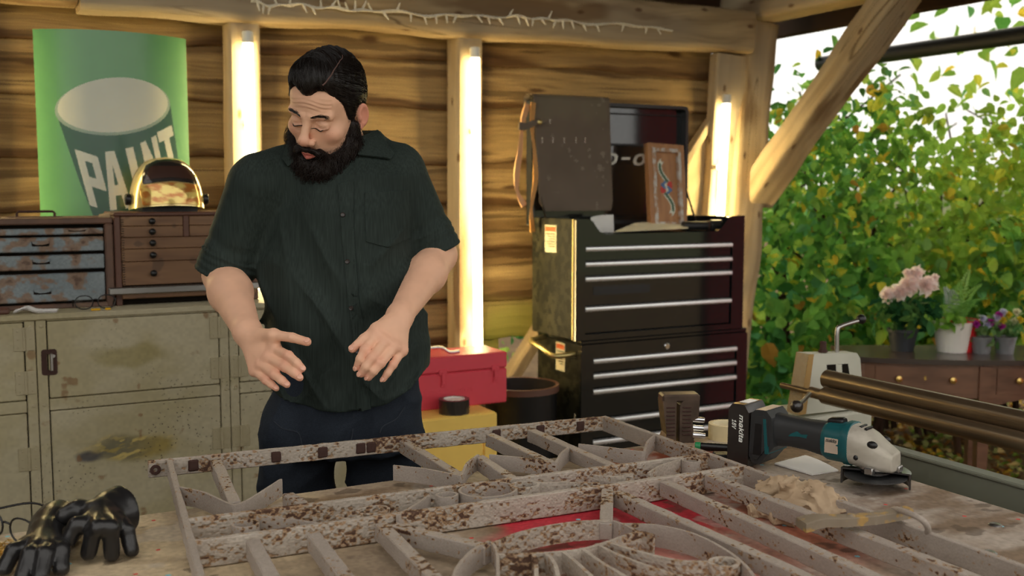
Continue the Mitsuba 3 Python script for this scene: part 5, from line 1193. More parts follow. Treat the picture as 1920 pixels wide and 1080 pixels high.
def leaf_cloud(name, label, cat_, P, N, L, W, pal, r, n_single, twigs=None, twig_mat='dark_timber', part='leaf'):
    """a plant: its leaves nearest the camera are parts of their own, the rest one part"""
    n = len(P); A = norm(np.cross(N, r.normal(size=(n, 3)))); A = norm(A + np.array([0, 0, -0.35]))
    C = GREENS[r.choice(len(GREENS), n, p=pal)] * (1.05 + 0.7 * r.random((n, 1)))
    lime = np.clip((meshkit.fbm(P * 1.3, 2, seed=21) - 0.42) * 3.5, 0, 1)[:, None] * 0.6 * np.clip((P @ RT - 1.7) / 0.9, 0.15, 1)[:, None]
    C = C * (1 - lime) + np.array(srgb(186, 200, 70)) * lime * (0.8 + 0.5 * r.random((n, 1)))
    t = thing(name, label, cat_)
    dist = np.linalg.norm(P - EYE, axis=1) / L
    order = np.argsort(dist)
    near, far = order[:n_single], order[n_single:]
    if len(far):
        V, F = leaf_shapes(P[far], N[far], A[far], L[far], W[far], rich=True); k = V.shape[1]
        FF = (F[None] + (np.arange(len(far)) * k)[:, None, None]).reshape(-1, 3)
        add('foliage', (V.reshape(-1, 3), FF), 'leaf', t, smooth=False, color=np.repeat(C[far], k, 0), kind='stuff')
    for i in near:
        V, F = leaf_shapes(P[i:i + 1], N[i:i + 1], A[i:i + 1], L[i:i + 1], W[i:i + 1], rich=True)
        add_fast(part, (V[0], F), 'leaf', t, C[i])
    if twigs: add('twigs', cat(twigs), twig_mat, t, smooth=60)
    return t
_cnt = {}
def add_fast(part, mesh, bsdf, parent, col):
    k = _cnt.get((parent, part), 0); _cnt[(parent, part)] = k + 1
    key = f'{parent}__{part}' + (f'_{k:03d}' if k else '')
    scene[key] = mikit.ply(mesh, bsdf, smooth=False, color=np.broadcast_to(np.asarray(col, float), (len(mesh[0]), 3)))
r = np.random.default_rng(11)
def hedge_points(n, u0, u1, v0, dv, ztop):
    out = []
    while sum(map(len, out)) < n:
        u = u0 + (u1 - u0) * r.random(4000); z = 0.05 + 2.45 * r.random(4000); d = dv * r.random(4000) ** 1.6
        bulge = 0.55 * (meshkit.fbm(np.stack([u * 2.2, z * 2.2, u * 0], 1), 3, seed=2) - 0.5)
        top = ztop + 0.5 * (meshkit.fbm(np.stack([u * 1.7, u * 0, u * 0 + 4], 1), 3, seed=8) - 0.5)
        clump = meshkit.fbm(np.stack([u * 5, z * 5, d * 4], 1), 3, seed=6)
        keep = (z < top - 0.35 * d + 0.12 * r.normal(size=4000)) & (clump > 0.41)
        keep &= (z > 0.45) | (u < 1.75); lo = (z < 1.0) & (u < 2.0); keep &= ~lo | (r.random(4000) < 0.55)
        v = v0 + d + bulge
        out.append((np.stack([u, v, z], 1))[keep])
    q = np.vstack(out)[:n]
    return q, q[:, :1] * RT + q[:, 1:2] * HF + q[:, 2:] * np.array([0, 0, 1.0])
q, P = hedge_points(11500, 0.95, 3.75, 5.35, 1.5, 1.95)
n = len(P); N = norm(-HF * 0.75 + np.array([0, 0, 0.75]) + 0.75 * r.normal(size=(n, 3)))
big = np.clip((1.35 - q[:, 2]) / 0.7, 0, 1); L = (0.062 + 0.040 * big) * (0.75 + 0.5 * r.random(n)); W = L * (0.60 + 0.15 * r.random(n))
tw = []
for k in range(46):
    u = 1.0 + 2.7 * r.random(); v = 5.6 + 0.9 * r.random(); b0 = uvz(u, v, 0.0); top = 1.2 + 0.9 * r.random()
    pts = [b0 + np.array([0.10 * meshkit.noise(np.array([[k, i * 0.8, 0]]))[0] * i, 0.1 * meshkit.noise(np.array([[k, i * 0.8, 5]]))[0] * i, top * i / 6]) for i in range(7)]
    tw.append(tubes(pts, np.linspace(0.022, 0.006, 7), 5))
leaf_cloud('garden_hedge', 'tall dense green hedge with yellowing leaves outside the open side', 'hedge', P, N, L, W, [0.20, 0.22, 0.16, 0.14, 0.09, 0.08, 0.06, 0.03, 0.02], r, 300, tw)
# overhanging tree at top right
m_ = 2600
u = 1.75 + 2.2 * r.random(m_); v = 4.3 + 2.2 * r.random(m_); z = 2.0 + 1.5 * r.random(m_)
cl = meshkit.fbm(np.stack([u * 3.2, v * 3.2, z * 3.2], 1), 3, seed=14)
edge = 0.53 + 0.17 * np.clip((2.75 - u - 0.35 * (z - 2.0)) / 0.8, -0.5, 1.5)
k = cl > edge; u, v, z = u[k], v[k], z[k]; n = len(u)
P = u[:, None] * RT + v[:, None] * HF + z[:, None] * np.array([0, 0, 1.0])
N = norm(np.array([0, 0, 0.9]) - 0.3 * HF + 0.9 * r.normal(size=(n, 3))); L = 0.105 * (0.6 + 0.7 * r.random(n)); W = L * (0.65 + 0.2 * r.random(n))
tw = [tubes(curve([uvz(4.2, 6.0, 2.6), uvz(3.4, 5.6, 2.75), uvz(2.7, 5.2, 2.60), uvz(2.1, 4.9, 2.42)], 16), np.linspace(0.02, 0.004, 16), 6),
      tubes(curve([uvz(4.2, 5.4, 3.1), uvz(3.3, 5.2, 2.95), uvz(2.5, 4.9, 2.85), uvz(1.9, 4.7, 2.75)], 16), np.linspace(0.02, 0.004, 16), 6),
      tubes(curve([uvz(4.6, 6.2, 0.0), uvz(4.5, 6.1, 1.5), uvz(4.3, 5.8, 2.7), uvz(4.2, 5.4, 3.2)], 16), np.linspace(0.09, 0.03, 16), 8)]
leaf_cloud('overhanging_tree', 'pale green leafy branches hanging in from the top right against the sky', 'tree', P, N, L, W, [0.08, 0.16, 0.28, 0.03, 0.28, 0.04, 0.10, 0.03, 0.0], r, 240, tw)
# shrub seen through the gap in the wall behind the bin
n = 500; P = np.stack([1.9 + 0.8 * r.random(n), 4.6 + 0.5 * r.random(n), 1.1 * r.random(n)], 1); N = norm(np.array([0, -0.7, 0.7]) + 0.7 * r.normal(size=(n, 3)))
L = 0.05 * (0.7 + 0.6 * r.random(n)); leaf_cloud('low_shrub', 'bright green shrub seen through the wall gap above the black bin', 'shrub', P, N, L, L * 0.6, [0.1, 0.25, 0.3, 0.05, 0.25, 0.05, 0, 0, 0], r, 30)
# fallen leaves
n = 5200; uu = 1.3 + 3.0 * r.random(n); vv = 4.0 + 4.0 * r.random(n)
P = uu[:, None] * RT + vv[:, None] * HF; P = P[P[:, 0] > POST_X + 0.15]; n = len(P); P[:, 2] = 0.004 + 0.02 * r.random(n)
N = norm(np.array([0, 0, 1.0]) + 0.35 * r.normal(size=(n, 3))); A = norm(np.cross(N, r.normal(size=(n, 3)))); L = 0.055 * (0.6 + 0.7 * r.random(n))
V, F = leaf_shapes(P, N, A, L, L * 0.65); AUT = np.array([srgb(*q) for q in ((196, 160, 60), (150, 104, 52), (170, 176, 110), (214, 190, 130), (96, 66, 40), (120, 150, 60))])
single('fallen_leaves', (V.reshape(-1, 3), (F[None] + (np.arange(n) * V.shape[1])[:, None, None]).reshape(-1, 3)), 'leaf', 'yellow and brown fallen leaves covering the ground beneath the garden side table', 'leaves', kind='stuff', smooth=False, color=np.repeat(AUT[r.choice(6, n)], V.shape[1], 0))

# ------------------------------------------------------------------ side table with flower pots
def LF(u, v, z): return uvz(u, v, z)
SM = frame(RT, HF, (0, 0, 1), uvz(0, 0, 0))
mat('mahogany', mikit.proc(lambda p, n, uv: mx((0.075, 0.034, 0.020), (0.24, 0.12, 0.07), fb(p.x * 10 + p.y * 6, p.z * 30, p.y * 10, 3))), 0.3, clearcoat=0.4)
mat('mahogany_top', (0.05, 0.035, 0.03), 0.22, clearcoat=0.6)
t = thing('side_table', 'dark wooden bow-fronted side table with brass knobs in front of the hedge', 'table')
U0, U1, VB, VF, ST = 1.515, 2.75, 4.86, 4.53, 0.72
us = np.linspace(U0, U1, 30); bow = lambda u: VF - 0.10 * np.sin((u - U0) / (U1 - U0) * np.pi) ** 0.7
def slabpoly(o, z0, z1): 
    pts = [(u, bow(u) + o) for u in us]; pts = [(U0 - (0.02 if o < 0 else -0.02), VB)] + pts + [(U1, VB)]
    return mv(extr(Polygon(pts), z1 - z0, z0), SM)
add('table_top', slabpoly(-0.018, ST - 0.022, ST), 'mahogany_top', t, smooth=30)
add('case', slabpoly(0.008, ST - 0.17, ST - 0.022), 'mahogany', t, smooth=30)
def on_front(u0, u1, z0, z1, th, name, m):
    uu = np.linspace(u0, u1, 10); poly = Polygon([(u, bow(u) - th + 0.008) for u in uu] + [(u, bow(u) + 0.012) for u in uu[::-1]])
    return add(name, mv(extr(poly, z1 - z0, z0), SM), m, t, smooth=30)
for u0, u1 in ((1.585, 1.985), (2.085, 2.45)):
    d = on_front(u0, u1, ST - 0.15, ST - 0.038, 0.006, 'drawer', 'mahogany')
    for u in (u0 + 0.09, u1 - 0.09):
        add('knob', lathe([(0, -0.002), (0.006, 0), (0.006, 0.006), (0.014, 0.010), (0.014, 0.018), (0, 0.023)], 16, SM @ frame((1, 0, 0), (0, 0, 1), (0, -1, 0), (u, bow(u) + 0.002, ST - 0.09))), 'brass', d, smooth=50)
    um = (u0 + u1) / 2; add('keyhole', mv(cbox((0.010, 0.003, 0.018), (um, bow(um) + 0.0015, ST - 0.085), 0.001), SM), 'brass', d)
for u, v in ((1.545, VF + 0.02), (2.035, float(bow(2.035)) + 0.025), (2.50, float(bow(2.5)) + 0.025), (1.545, VB - 0.03), (2.16, VB - 0.03), (2.72, VB - 0.03)):
    add('leg', mv(hull([(u + sx * w, v + sy * w, z) for sx in (-1, 1) for sy in (-1, 1) for z, w in ((0, 0.018), (ST - 0.17, 0.027), (ST - 0.03, 0.027))]), SM), 'mahogany', t, smooth=False)
arch = [(2.062 + 0.40 * k / 10, ST - 0.172 - 0.0 - 0.055 * (1 - math.sin(math.pi * k / 10) ** 0.6)) for k in range(11)]
add('apron', mv(extr(Polygon([(2.062, ST - 0.15)] + arch + [(2.462, ST - 0.15)]), 0.012, 0, frame((1, 0, 0), (0, 0, 1), (0, -1, 0), (0, 4.455, 0))), SM), 'mahogany', t, smooth=False)

mat('pot_black', srgb(46, 50, 54), 0.5); mat('pot_white', srgb(224, 222, 212), 0.35); mat('pot_red', srgb(196, 36, 38), 0.4); mat('pot_grey', mikit.proc(lambda p, n, uv: mx((0.10, 0.10, 0.10), (0.25, 0.26, 0.27), fb(p.x * 30, p.z * 20, p.y * 30, 3))), 0.45)
mat('soil', srgb(46, 34, 26), 0.95)
mat('stem_green', srgb(84, 110, 52), 0.6)
def pot(t, u, v, rb, rt, h, m):
    M = frame(RT, HF, (0, 0, 1), uvz(u, v, ST))
    add('pot', lathe([(0, 0), (rb, 0), (rt * 0.98, h * 0.86), (rt * 1.06, h * 0.87), (rt * 1.06, h), (rt * 0.98, h), (rt * 0.94, h * 0.86), (0, h * 0.85)], 26, M), m, t, smooth=40)
    add('soil', lathe([(rt * 0.95, h * 0.9), (0, h * 0.93)], 20, M), 'soil', t, smooth=60)
def upx(x, v): return (x - 960) / FPX * v * 1.0
def leaves(t, C, R, n, L, pal, r, name='leaf', single_max=24):
    P = np.asarray(C) + r.normal(size=(n, 3)) * R; N = norm((P - C) / R * 0.6 + np.array([0, 0, 0.8]) + 0.4 * r.normal(size=(n, 3))); A = norm(np.cross(N, r.normal(size=(n, 3))))
    Ls = L * (0.7 + 0.6 * r.random(n)); pal = np.array([srgb(*q) for q in pal]); Cc = pal[r.integers(0, len(pal), n)] * (0.8 + 0.4 * r.random((n, 1)))
    for i in range(min(n, single_max)):
        V, F = leaf_shapes(P[i:i + 1], N[i:i + 1], A[i:i + 1], Ls[i:i + 1], Ls[i:i + 1] * 0.5, rich=True); add_fast(name, (V[0], F), 'leaf', t, Cc[i])
    if n > single_max:
        V, F = leaf_shapes(P[single_max:], N[single_max:], A[single_max:], Ls[single_max:], Ls[single_max:] * 0.5); k = V.shape[1]
        add('foliage', (V.reshape(-1, 3), (F[None] + (np.arange(n - single_max) * k)[:, None, None]).reshape(-1, 3)), 'leaf', t, smooth=False, color=np.repeat(Cc[single_max:], k, 0), kind='stuff')
def flower(t, c, rad, cols, r, n=26, name='flower'):
    c = np.asarray(c); V, F, Cc = [], [], []
    for k in range(n):
        lay = k / n; a = k * 2.4; el = 0.15 + 1.25 * lay; d = RT * math.cos(a) * math.cos(el) + (-HF) * (0.35 + math.sin(el)) * 0.7 + np.array([0, 0, 1]) * (math.sin(a) * math.cos(el) + 0.25)
        d = unit(d); N = unit(np.cross(d, RT) + 0.5 * r.normal(size=3)); A = unit(d - N * (d @ N)); L = rad * (1.0 - 0.35 * lay)
        v, f = leaf_shapes((c + d * rad * 0.45)[None], N[None], A[None], np.array([L]), np.array([L * 0.8]), fold=0.4); F.append(f + 6 * k); V.append(v[0]); Cc += [np.array(srgb(*cols[k % len(cols)]))] * 6
    add(name, (np.vstack(V), np.vstack(F)), 'leaf', t, smooth=False, color=np.array(Cc))
r = np.random.default_rng(23)
t = thing('potted_flower', 'pale pink flowering plant in a dark pot, left end of the side table', 'potted plant', 'potted plants on the side table')
v = 4.70; u = upx(1699, v); pot(t, u, v, 0.048, 0.066, 0.10, 'pot_black')
for dx, hgt in ((-0.07, 0.24), (-0.02, 0.25), (0.06, 0.25), (0.02, 0.32), (0.10, 0.22), (-0.1, 0.2)):
    add('stem', tubes(curve([uvz(u, v, ST + 0.09), uvz(u + dx * 0.4, v, ST + 0.09 + hgt * 0.5), uvz(u + dx, v - 0.03, ST + hgt)], 8), 0.0035, 6), 'stem_green', t, smooth=60)
leaves(t, uvz(u + 0.01, v, ST + 0.18), np.array([0.075, 0.06, 0.035]), 110, 0.075, [(50, 96, 58), (70, 120, 72), (36, 78, 50), (90, 130, 70)], r)
for x, y, rad in ((1684, 547, 0.055), (1703, 535, 0.062), (1735, 534, 0.062), (1716, 512, 0.045), (1662, 553, 0.045), (1700, 512, 0.03), (1752, 521, 0.025)):
    flower(t, at(x, y, v - 0.05), rad, [(255, 244, 240), (255, 250, 248), (254, 234, 228)], r, 30)
t = thing('potted_fern', 'red pot half wrapped in white paper, holding a fern, on the side table', 'potted plant', 'potted plants on the side table')
v = 4.66; u = upx(1796, v); pot(t, u + 0.034, v + 0.02, 0.060, 0.078, 0.145, 'pot_red')
M = frame(RT, HF, (0, 0, 1), uvz(u - 0.008, v - 0.005, ST)); g_ = np.linspace(math.radians(165), math.radians(318), 22)
V = np.array([[(0.064 + 0.022 * k) * math.cos(a), (0.064 + 0.022 * k) * math.sin(a), 0.002 + 0.138 * k] for k in (0, 1) for a in g_]); n2 = len(g_)
Fq = np.array([[i, i + 1, n2 + i + 1, n2 + i] for i in range(n2 - 1)]); m = trimesh.Trimesh(V, np.vstack([Fq[:, [0, 1, 2]], Fq[:, [0, 2, 3]]]), process=False)
add('paper_wrap', mv(m, M), 'pot_white', t, smooth=True)
def frond(t, p0, p1, lean, n=15, w=0.05, col=(120, 168, 84)):
    sp_ = curve([p0, (np.asarray(p0) + p1) / 2 + lean, p1], n); V, F = [], []
    for i in range(1, n):
        s = w * (1 - i / n) + 0.006
        for sd in (-1, 1):
            d = RT * sd + HF * 0.2 * sd + np.array([0, 0, 0.35]); a = sp_[i]; b = a + d * s; k = len(V)
            V += [a, (a + b) / 2 + np.array([0, 0, 0.006]), b, (a + b) / 2 - np.array([0, 0, 0.006])]; F += [[k, k + 1, k + 2], [k, k + 2, k + 3]]
    add('frond', (np.array(V), np.array(F)), 'leaf', t, smooth=False, color=np.array(srgb(*col)))
base = uvz(u, v, ST + 0.13)
for x, y, col in ((1817, 508, (150, 190, 112)), (1800, 530, (120, 168, 84)), (1838, 535, (130, 176, 90)), (1785, 545, (150, 170, 150)), (1772, 540, (160, 176, 170)), (1850, 560, (110, 160, 80)), (1765, 575, (130, 176, 80)), (1830, 575, (120, 170, 80))):
    frond(t, base, at(x, y, v - 0.02), np.array([0, 0, 0.03]), col=col)
leaves(t, uvz(u - 0.03, v - 0.05, ST + 0.145), np.array([0.05, 0.03, 0.02]), 40, 0.05, [(130, 180, 70), (150, 190, 90), (110, 160, 60)], r, single_max=14)
for nm, lab, x, cols, ycols in (('potted_aster', 'grey pot of purple and white flowers, third along the side table', 1849, [(190, 60, 170), (214, 214, 236)], [(1830, 607), (1842, 597), (1858, 604), (1868, 596), (1876, 612), (1850, 610), (1872, 590), (1880, 585)]),
                               ('potted_daisy', 'grey pot with yellow flowers at the right end of the side table', 1893, [(226, 206, 70), (224, 222, 190)], [(1890, 590), (1905, 585), (1912, 600), (1900, 602), (1880, 600)])):
    t = thing(nm, lab, 'potted plant', 'potted plants on the side table'); v = 4.62; u = upx(x, v); pot(t, u, v, 0.036, 0.046, 0.075, 'pot_grey')
    leaves(t, uvz(u, v, ST + 0.12), np.array([0.038, 0.038, 0.032]), 90, 0.035, [(110, 150, 92), (140, 170, 110), (90, 130, 76)], r, single_max=14)
    for i, (fx, fy) in enumerate(ycols): flower(t, at(fx, fy, v - 0.03), 0.024, [cols[i % 2], cols[i % 2]], r, 14)
# ------------------------------------------------------------------ the man behind the bench. Built in (u right, v away, z up) along the view's level axes, then set in the room
PM = frame(RT, HF, (0, 0, 1))
def pv(x, y, v):
    w = at(x, y, v); return np.array([w @ RT, w @ HF, w[2]])
def chain(p, pts, rs, k=None):
    d = None
    for (a, b, ra, rb) in zip(pts[:-1], pts[1:], rs[:-1], rs[1:]):
        e = sd_cone(p, a, b, ra, rb); d = e if d is None else (np.minimum(d, e) if k is None else smin(d, e, k))
    return d
PV = lambda L: [pv(*q) for q in L]
# joints
SH_L, EL_L, WR_L = PV([(482, 352, 2.39), (418, 515, 2.40), (464, 622, 2.17)])
SH_R, EL_R, WR_R = PV([(748, 326, 2.46), (822, 478, 2.47), (750, 592, 2.21)])
HAND_L = dict(mcp=PV([(515, 655, 2.105), (505, 671, 2.10), (492, 684, 2.105), (478, 695, 2.115)]),
              f=[PV([(541, 667, 2.065), (556, 680, 2.048), (567, 691, 2.045)]), PV([(535, 688, 2.06), (551, 699, 2.045), (562, 708, 2.04)]),
                 PV([(516, 703, 2.065), (528, 713, 2.05), (538, 721, 2.045)]), PV([(499, 713, 2.08), (509, 721, 2.07), (518, 728, 2.065)])],
              th=PV([(478, 630, 2.14), (513, 628, 2.10), (548, 633, 2.08), (576, 641, 2.07)]))
HAND_R = dict(mcp=PV([(706, 627, 2.14), (722, 640, 2.135), (739, 650, 2.14), (754, 657, 2.155)]),
              f=[PV([(684, 655, 2.11), (675, 673, 2.105), (669, 689, 2.11)]), PV([(698, 671, 2.10), (686, 688, 2.095), (677, 701, 2.10)]),
                 PV([(714, 681, 2.105), (701, 696, 2.10), (691, 708, 2.105)]), PV([(737, 684, 2.125), (727, 699, 2.12), (719, 711, 2.12)])],
              th=PV([(730, 604, 2.175), (706, 617, 2.15), (682, 635, 2.13), (661, 654, 2.12)]))
def sd_hand(p, wr, H):
    d = None
    for i, m in enumerate(H['mcp']):
        e = sd_cone(p, wr + (m - wr) * 0.15, m, 0.0185, 0.0125); d = e if d is None else smin(d, e, 0.014)
    for a, b in zip(H['mcp'][:-1], H['mcp'][1:]): d = smin(d, sd_cone(p, a, b, 0.0115, 0.0115), 0.006)
    th = H['th']; d = smin(d, sd_cone(p, th[0], th[1], 0.0165, 0.0125), 0.012)
    for i in (1, 2): d = smin(d, sd_cone(p, th[i], th[i + 1], 0.0118 - 0.001 * i, 0.0108 - 0.001 * i), 0.004)
    d = smin(d, sd_cone(p, th[1], H['mcp'][0], 0.010, 0.010), 0.012)
    for i, (m, f) in enumerate(zip(H['mcp'], H['f'])):
        s = (1.0, 1.05, 1.0, 0.88)[i]; P4 = [m] + f
        rr = np.array([0.0108, 0.0096, 0.0088, 0.0074]) * s
        g = chain(p, P4, rr, 0.003)
        g = smin(g, np.linalg.norm(p - f[0], axis=1) - 0.0100 * s, 0.003)
        d = smin(d, g, 0.0055)
    return d
def sd_arm(p, el, wr, H, r0, r1):
    mid = el + (wr - el) * 0.33
    d = smin(sd_cone(p, el, mid, r0, r0 * 1.0), sd_cone(p, mid, wr, r0 * 0.98, r1), 0.02)
    d = smin(d, sd_cone(p, wr, wr + (H['mcp'][1] - wr) * 0.25, r1 * 0.97, r1 * 0.80), 0.015)
    return smin(d, sd_hand(p, wr, H), 0.012)
# head frame: pitched down, turned to the picture's left, leaning a little
def head_matrix(pitch, yaw, roll):
    a, b, c_ = map(math.radians, (pitch, yaw, roll))
    Rp = np.array([[1, 0, 0], [0, math.cos(a), -math.sin(a)], [0, math.sin(a), math.cos(a)]])
    Ry = np.array([[math.cos(b), math.sin(b), 0], [-math.sin(b), math.cos(b), 0], [0, 0, 1]])
    Rr = np.array([[math.cos(c_), 0, math.sin(c_)], [0, 1, 0], [-math.sin(c_), 0, math.cos(c_)]])
    return Rr @ Ry @ Rp
HR = head_matrix(30, 16, 12); HO = pv(613, 197, 2.37)
def loc(p): return (p - HO) @ HR                               # person space -> head space (x right, y back, z up)
def glob_(q): return np.asarray(q) @ HR.T + HO
NECK = np.array([-0.398, 2.475, 1.53])
def mir(p): q = p.copy(); q[:, 0] = np.abs(q[:, 0]); return q
def sd_head(q):
    """the bare head in head space"""
    m = mir(q)
    d = smin(sd_ell(q, (0, 0.012, 0.022), (0.0745, 0.095, 0.088)), sd_ell(q, (0, -0.030, -0.045), (0.060, 0.060, 0.080)), 0.03)
    d = smin(d, sd_ell(q, (0, -0.045, 0.038), (0.056, 0.046, 0.045)), 0.02)
    d = smin(d, sd_cone(m, (0.052, 0.0, -0.072), (0.018, -0.072, -0.110), 0.018, 0.016), 0.03)
    d = smin(d, np.linalg.norm(q - [0, -0.080, -0.108], axis=1) - 0.018, 0.02)
    d = smin(d, sd_cone(m, (0.010, -0.0885, 0.010), (0.046, -0.074, 0.011), 0.0075, 0.0075), 0.014)
    d = smin(d, np.linalg.norm((m - [0.046, -0.060, -0.034]) / [1, 1, 0.9], axis=1) - 0.017, 0.022)
    d = smax(d, -(np.linalg.norm((m - [0.031, -0.101, -0.008]) / [1.25, 1, 0.9], axis=1) - 0.0150), 0.014)
    eye = np.linalg.norm((m - [0.0315, -0.0755, -0.0075]) / [1.15, 1, 0.92], axis=1) - 0.0130
    d = smin(d, eye, 0.005)
    lid = sd_cone(m, (0.019, -0.0845, -0.0150), (0.0315, -0.0895, -0.0175), 0.0022, 0.0026); lid = np.minimum(lid, sd_cone(m, (0.0315, -0.0895, -0.0175), (0.044, -0.081, -0.0140), 0.0026, 0.002))
    d = smin(d, lid, 0.004)
    crease = np.minimum(sd_cone(m, (0.020, -0.086, 0.0015), (0.031, -0.0895, 0.004), 0.001, 0.0012), sd_cone(m, (0.031, -0.0895, 0.004), (0.044, -0.082, 0.000), 0.0012, 0.0008))
    d = smax(d, -crease, 0.004)
    # nose
    d = smin(d, sd_cone(q, (0, -0.088, 0.006), (0, -0.110, -0.036), 0.0065, 0.0095), 0.013)
    d = smin(d, np.linalg.norm((q - [0, -0.1115, -0.0405]) / [1.1, 1, 1], axis=1) - 0.0108, 0.008)
    d = smin(d, np.linalg.norm((m - [0.0125, -0.0995, -0.0465]) / [0.85, 1.1, 0.9], axis=1) - 0.0088, 0.006)
    d = smax(d, -(np.linalg.norm((m - [0.0065, -0.1065, -0.0540]) / [1, 1.4, 0.8], axis=1) - 0.0040), 0.003)
    # mouth
    up = np.minimum(sd_cone(m, (0.0, -0.1000, -0.0735), (0.008, -0.0995, -0.0715), 0.0048, 0.0050), sd_cone(m, (0.008, -0.0995, -0.0715), (0.024, -0.0885, -0.0770), 0.0050, 0.0022))
    lo = sd_cone(m, (0.0, -0.0985, -0.0835), (0.021, -0.0885, -0.0790), 0.0062, 0.0028)
    d = smin(d, up, 0.004); d = smin(d, lo, 0.004)
    d = smax(d, -sd_cone(m, (0.0, -0.1055, -0.0785), (0.021, -0.0925, -0.0780), 0.0014, 0.001), 0.002)
    # ears
    a = math.radians(24); Re = np.array([[math.cos(a), math.sin(a), 0], [-math.sin(a), math.cos(a), 0], [0, 0, 1.0]])
    e = sd_ell(m, (0.0795, 0.018, -0.016), (0.0072, 0.0165, 0.0285), Re)
    e = smin(e, np.linalg.norm((m - [0.0745, 0.008, -0.042]) / [0.8, 1, 1.2], axis=1) - 0.0085, 0.008)
    e = smax(e, -sd_ell(m, (0.0865, 0.017, -0.014), (0.0055, 0.0108, 0.0205), Re), 0.003)
    e = smin(e, sd_ell(m, (0.0785, 0.0065, -0.020), (0.0045, 0.004, 0.008)), 0.003)
    return smin(d, e, 0.006)
def sd_skin_head(p):
    q = loc(p)
    d = sd_head(q)
    n = sd_cone(p, glob_((0, 0.025, -0.06)), NECK, 0.056, 0.062)
    d = smin(d, n, 0.03)
    lines = 0.0007 * np.sin((q[:, 2] - 0.006 * np.cos(q[:, 0] * 60)) * 700) * np.exp(-((q[:, 2] - 0.038) / 0.012) ** 2) * (q[:, 1] < -0.05)
    return np.maximum(d - lines * (np.abs(q[:, 0]) < 0.05), 1.515 - p[:, 2])
LEGS = [(PV([(564, 790, 2.42), (556, 905, 2.43)]) + [pv(556, 905, 2.43) * [1, 1, 0] + [0.0, 0.02, 0.48], pv(556, 905, 2.43) * [1, 1, 0] + [0.0, 0.05, 0.07]]),
        (PV([(710, 785, 2.44), (722, 900, 2.44)]) + [pv(722, 900, 2.44) * [1, 1, 0] + [0.01, 0.02, 0.48], pv(722, 900, 2.44) * [1, 1, 0] + [0.02, 0.05, 0.07]])]
TYAW = math.radians(13)
TV = np.array([[1.60, -0.398, 2.475, 0.060, 0.060], [1.565, -0.398, 2.472, 0.085, 0.070], [1.53, -0.398, 2.465, 0.135, 0.085], [1.48, -0.400, 2.452, 0.172, 0.105], [1.40, -0.404, 2.44, 0.176, 0.118], [1.30, -0.403, 2.43, 0.170, 0.120],
               [1.20, -0.397, 2.425, 0.174, 0.121], [1.10, -0.389, 2.425, 0.183, 0.126], [1.02, -0.388, 2.425, 0.185, 0.127], [0.90, -0.390, 2.43, 0.180, 0.122]])[::-1]
def sd_torso(p, off=0.0):
    z = np.clip(p[:, 2], TV[0, 0], TV[-1, 0]); cu, cv, hw, hd = [np.interp(z, TV[:, 0], TV[:, k]) for k in (1, 2, 3, 4)]
    du, dv = p[:, 0] - cu, p[:, 1] - cv; c_, s_ = math.cos(TYAW), math.sin(TYAW)
    x, y = du * c_ - dv * s_ * -1 * -1, du * s_ + dv * c_
    x = du * c_ - dv * s_; hw, hd = hw + off, hd + off
    e = 2.35; r = (np.abs(x / hw) ** e + np.abs(y / hd) ** e) ** (1 / e)
    g = np.sqrt((x / hw ** 2) ** 2 + (y / hd ** 2) ** 2) * 1.0 + 1e-6
    d = (r - 1) * np.maximum(np.minimum(hw, hd) * 0.9, r / g * 0.8)
    return d
def sd_limb(p, sh, el, wr, H, r0, r1): return smin(sd_cone(p, sh, el, 0.046, 0.042), sd_arm(p, el, wr, H, r0, r1), 0.012)
def sd_core(p):
    d = smin(sd_torso(p, -0.03), sd_cone(p, NECK, NECK + [0, 0, 0.05], 0.058, 0.055), 0.03)
    d = np.maximum(d, p[:, 2] - 1.56); d = np.maximum(d, 0.93 - p[:, 2])
    for sh, el, wr, H, r0, r1 in ((SH_L, EL_L, WR_L, HAND_L, 0.047, 0.0285), (SH_R, EL_R, WR_R, HAND_R, 0.0435, 0.027)):
        d = smin(d, sd_cone(p, sh, el, 0.044, 0.040), 0.02)
    for L in LEGS: d = smin(d, chain(p, L, (0.075, 0.07, 0.05, 0.04), 0.03), 0.03)
    return d
def to_room(m): return trimesh.Trimesh(np.asarray(m.vertices) @ PM[:3, :3].T, m.faces, process=False)

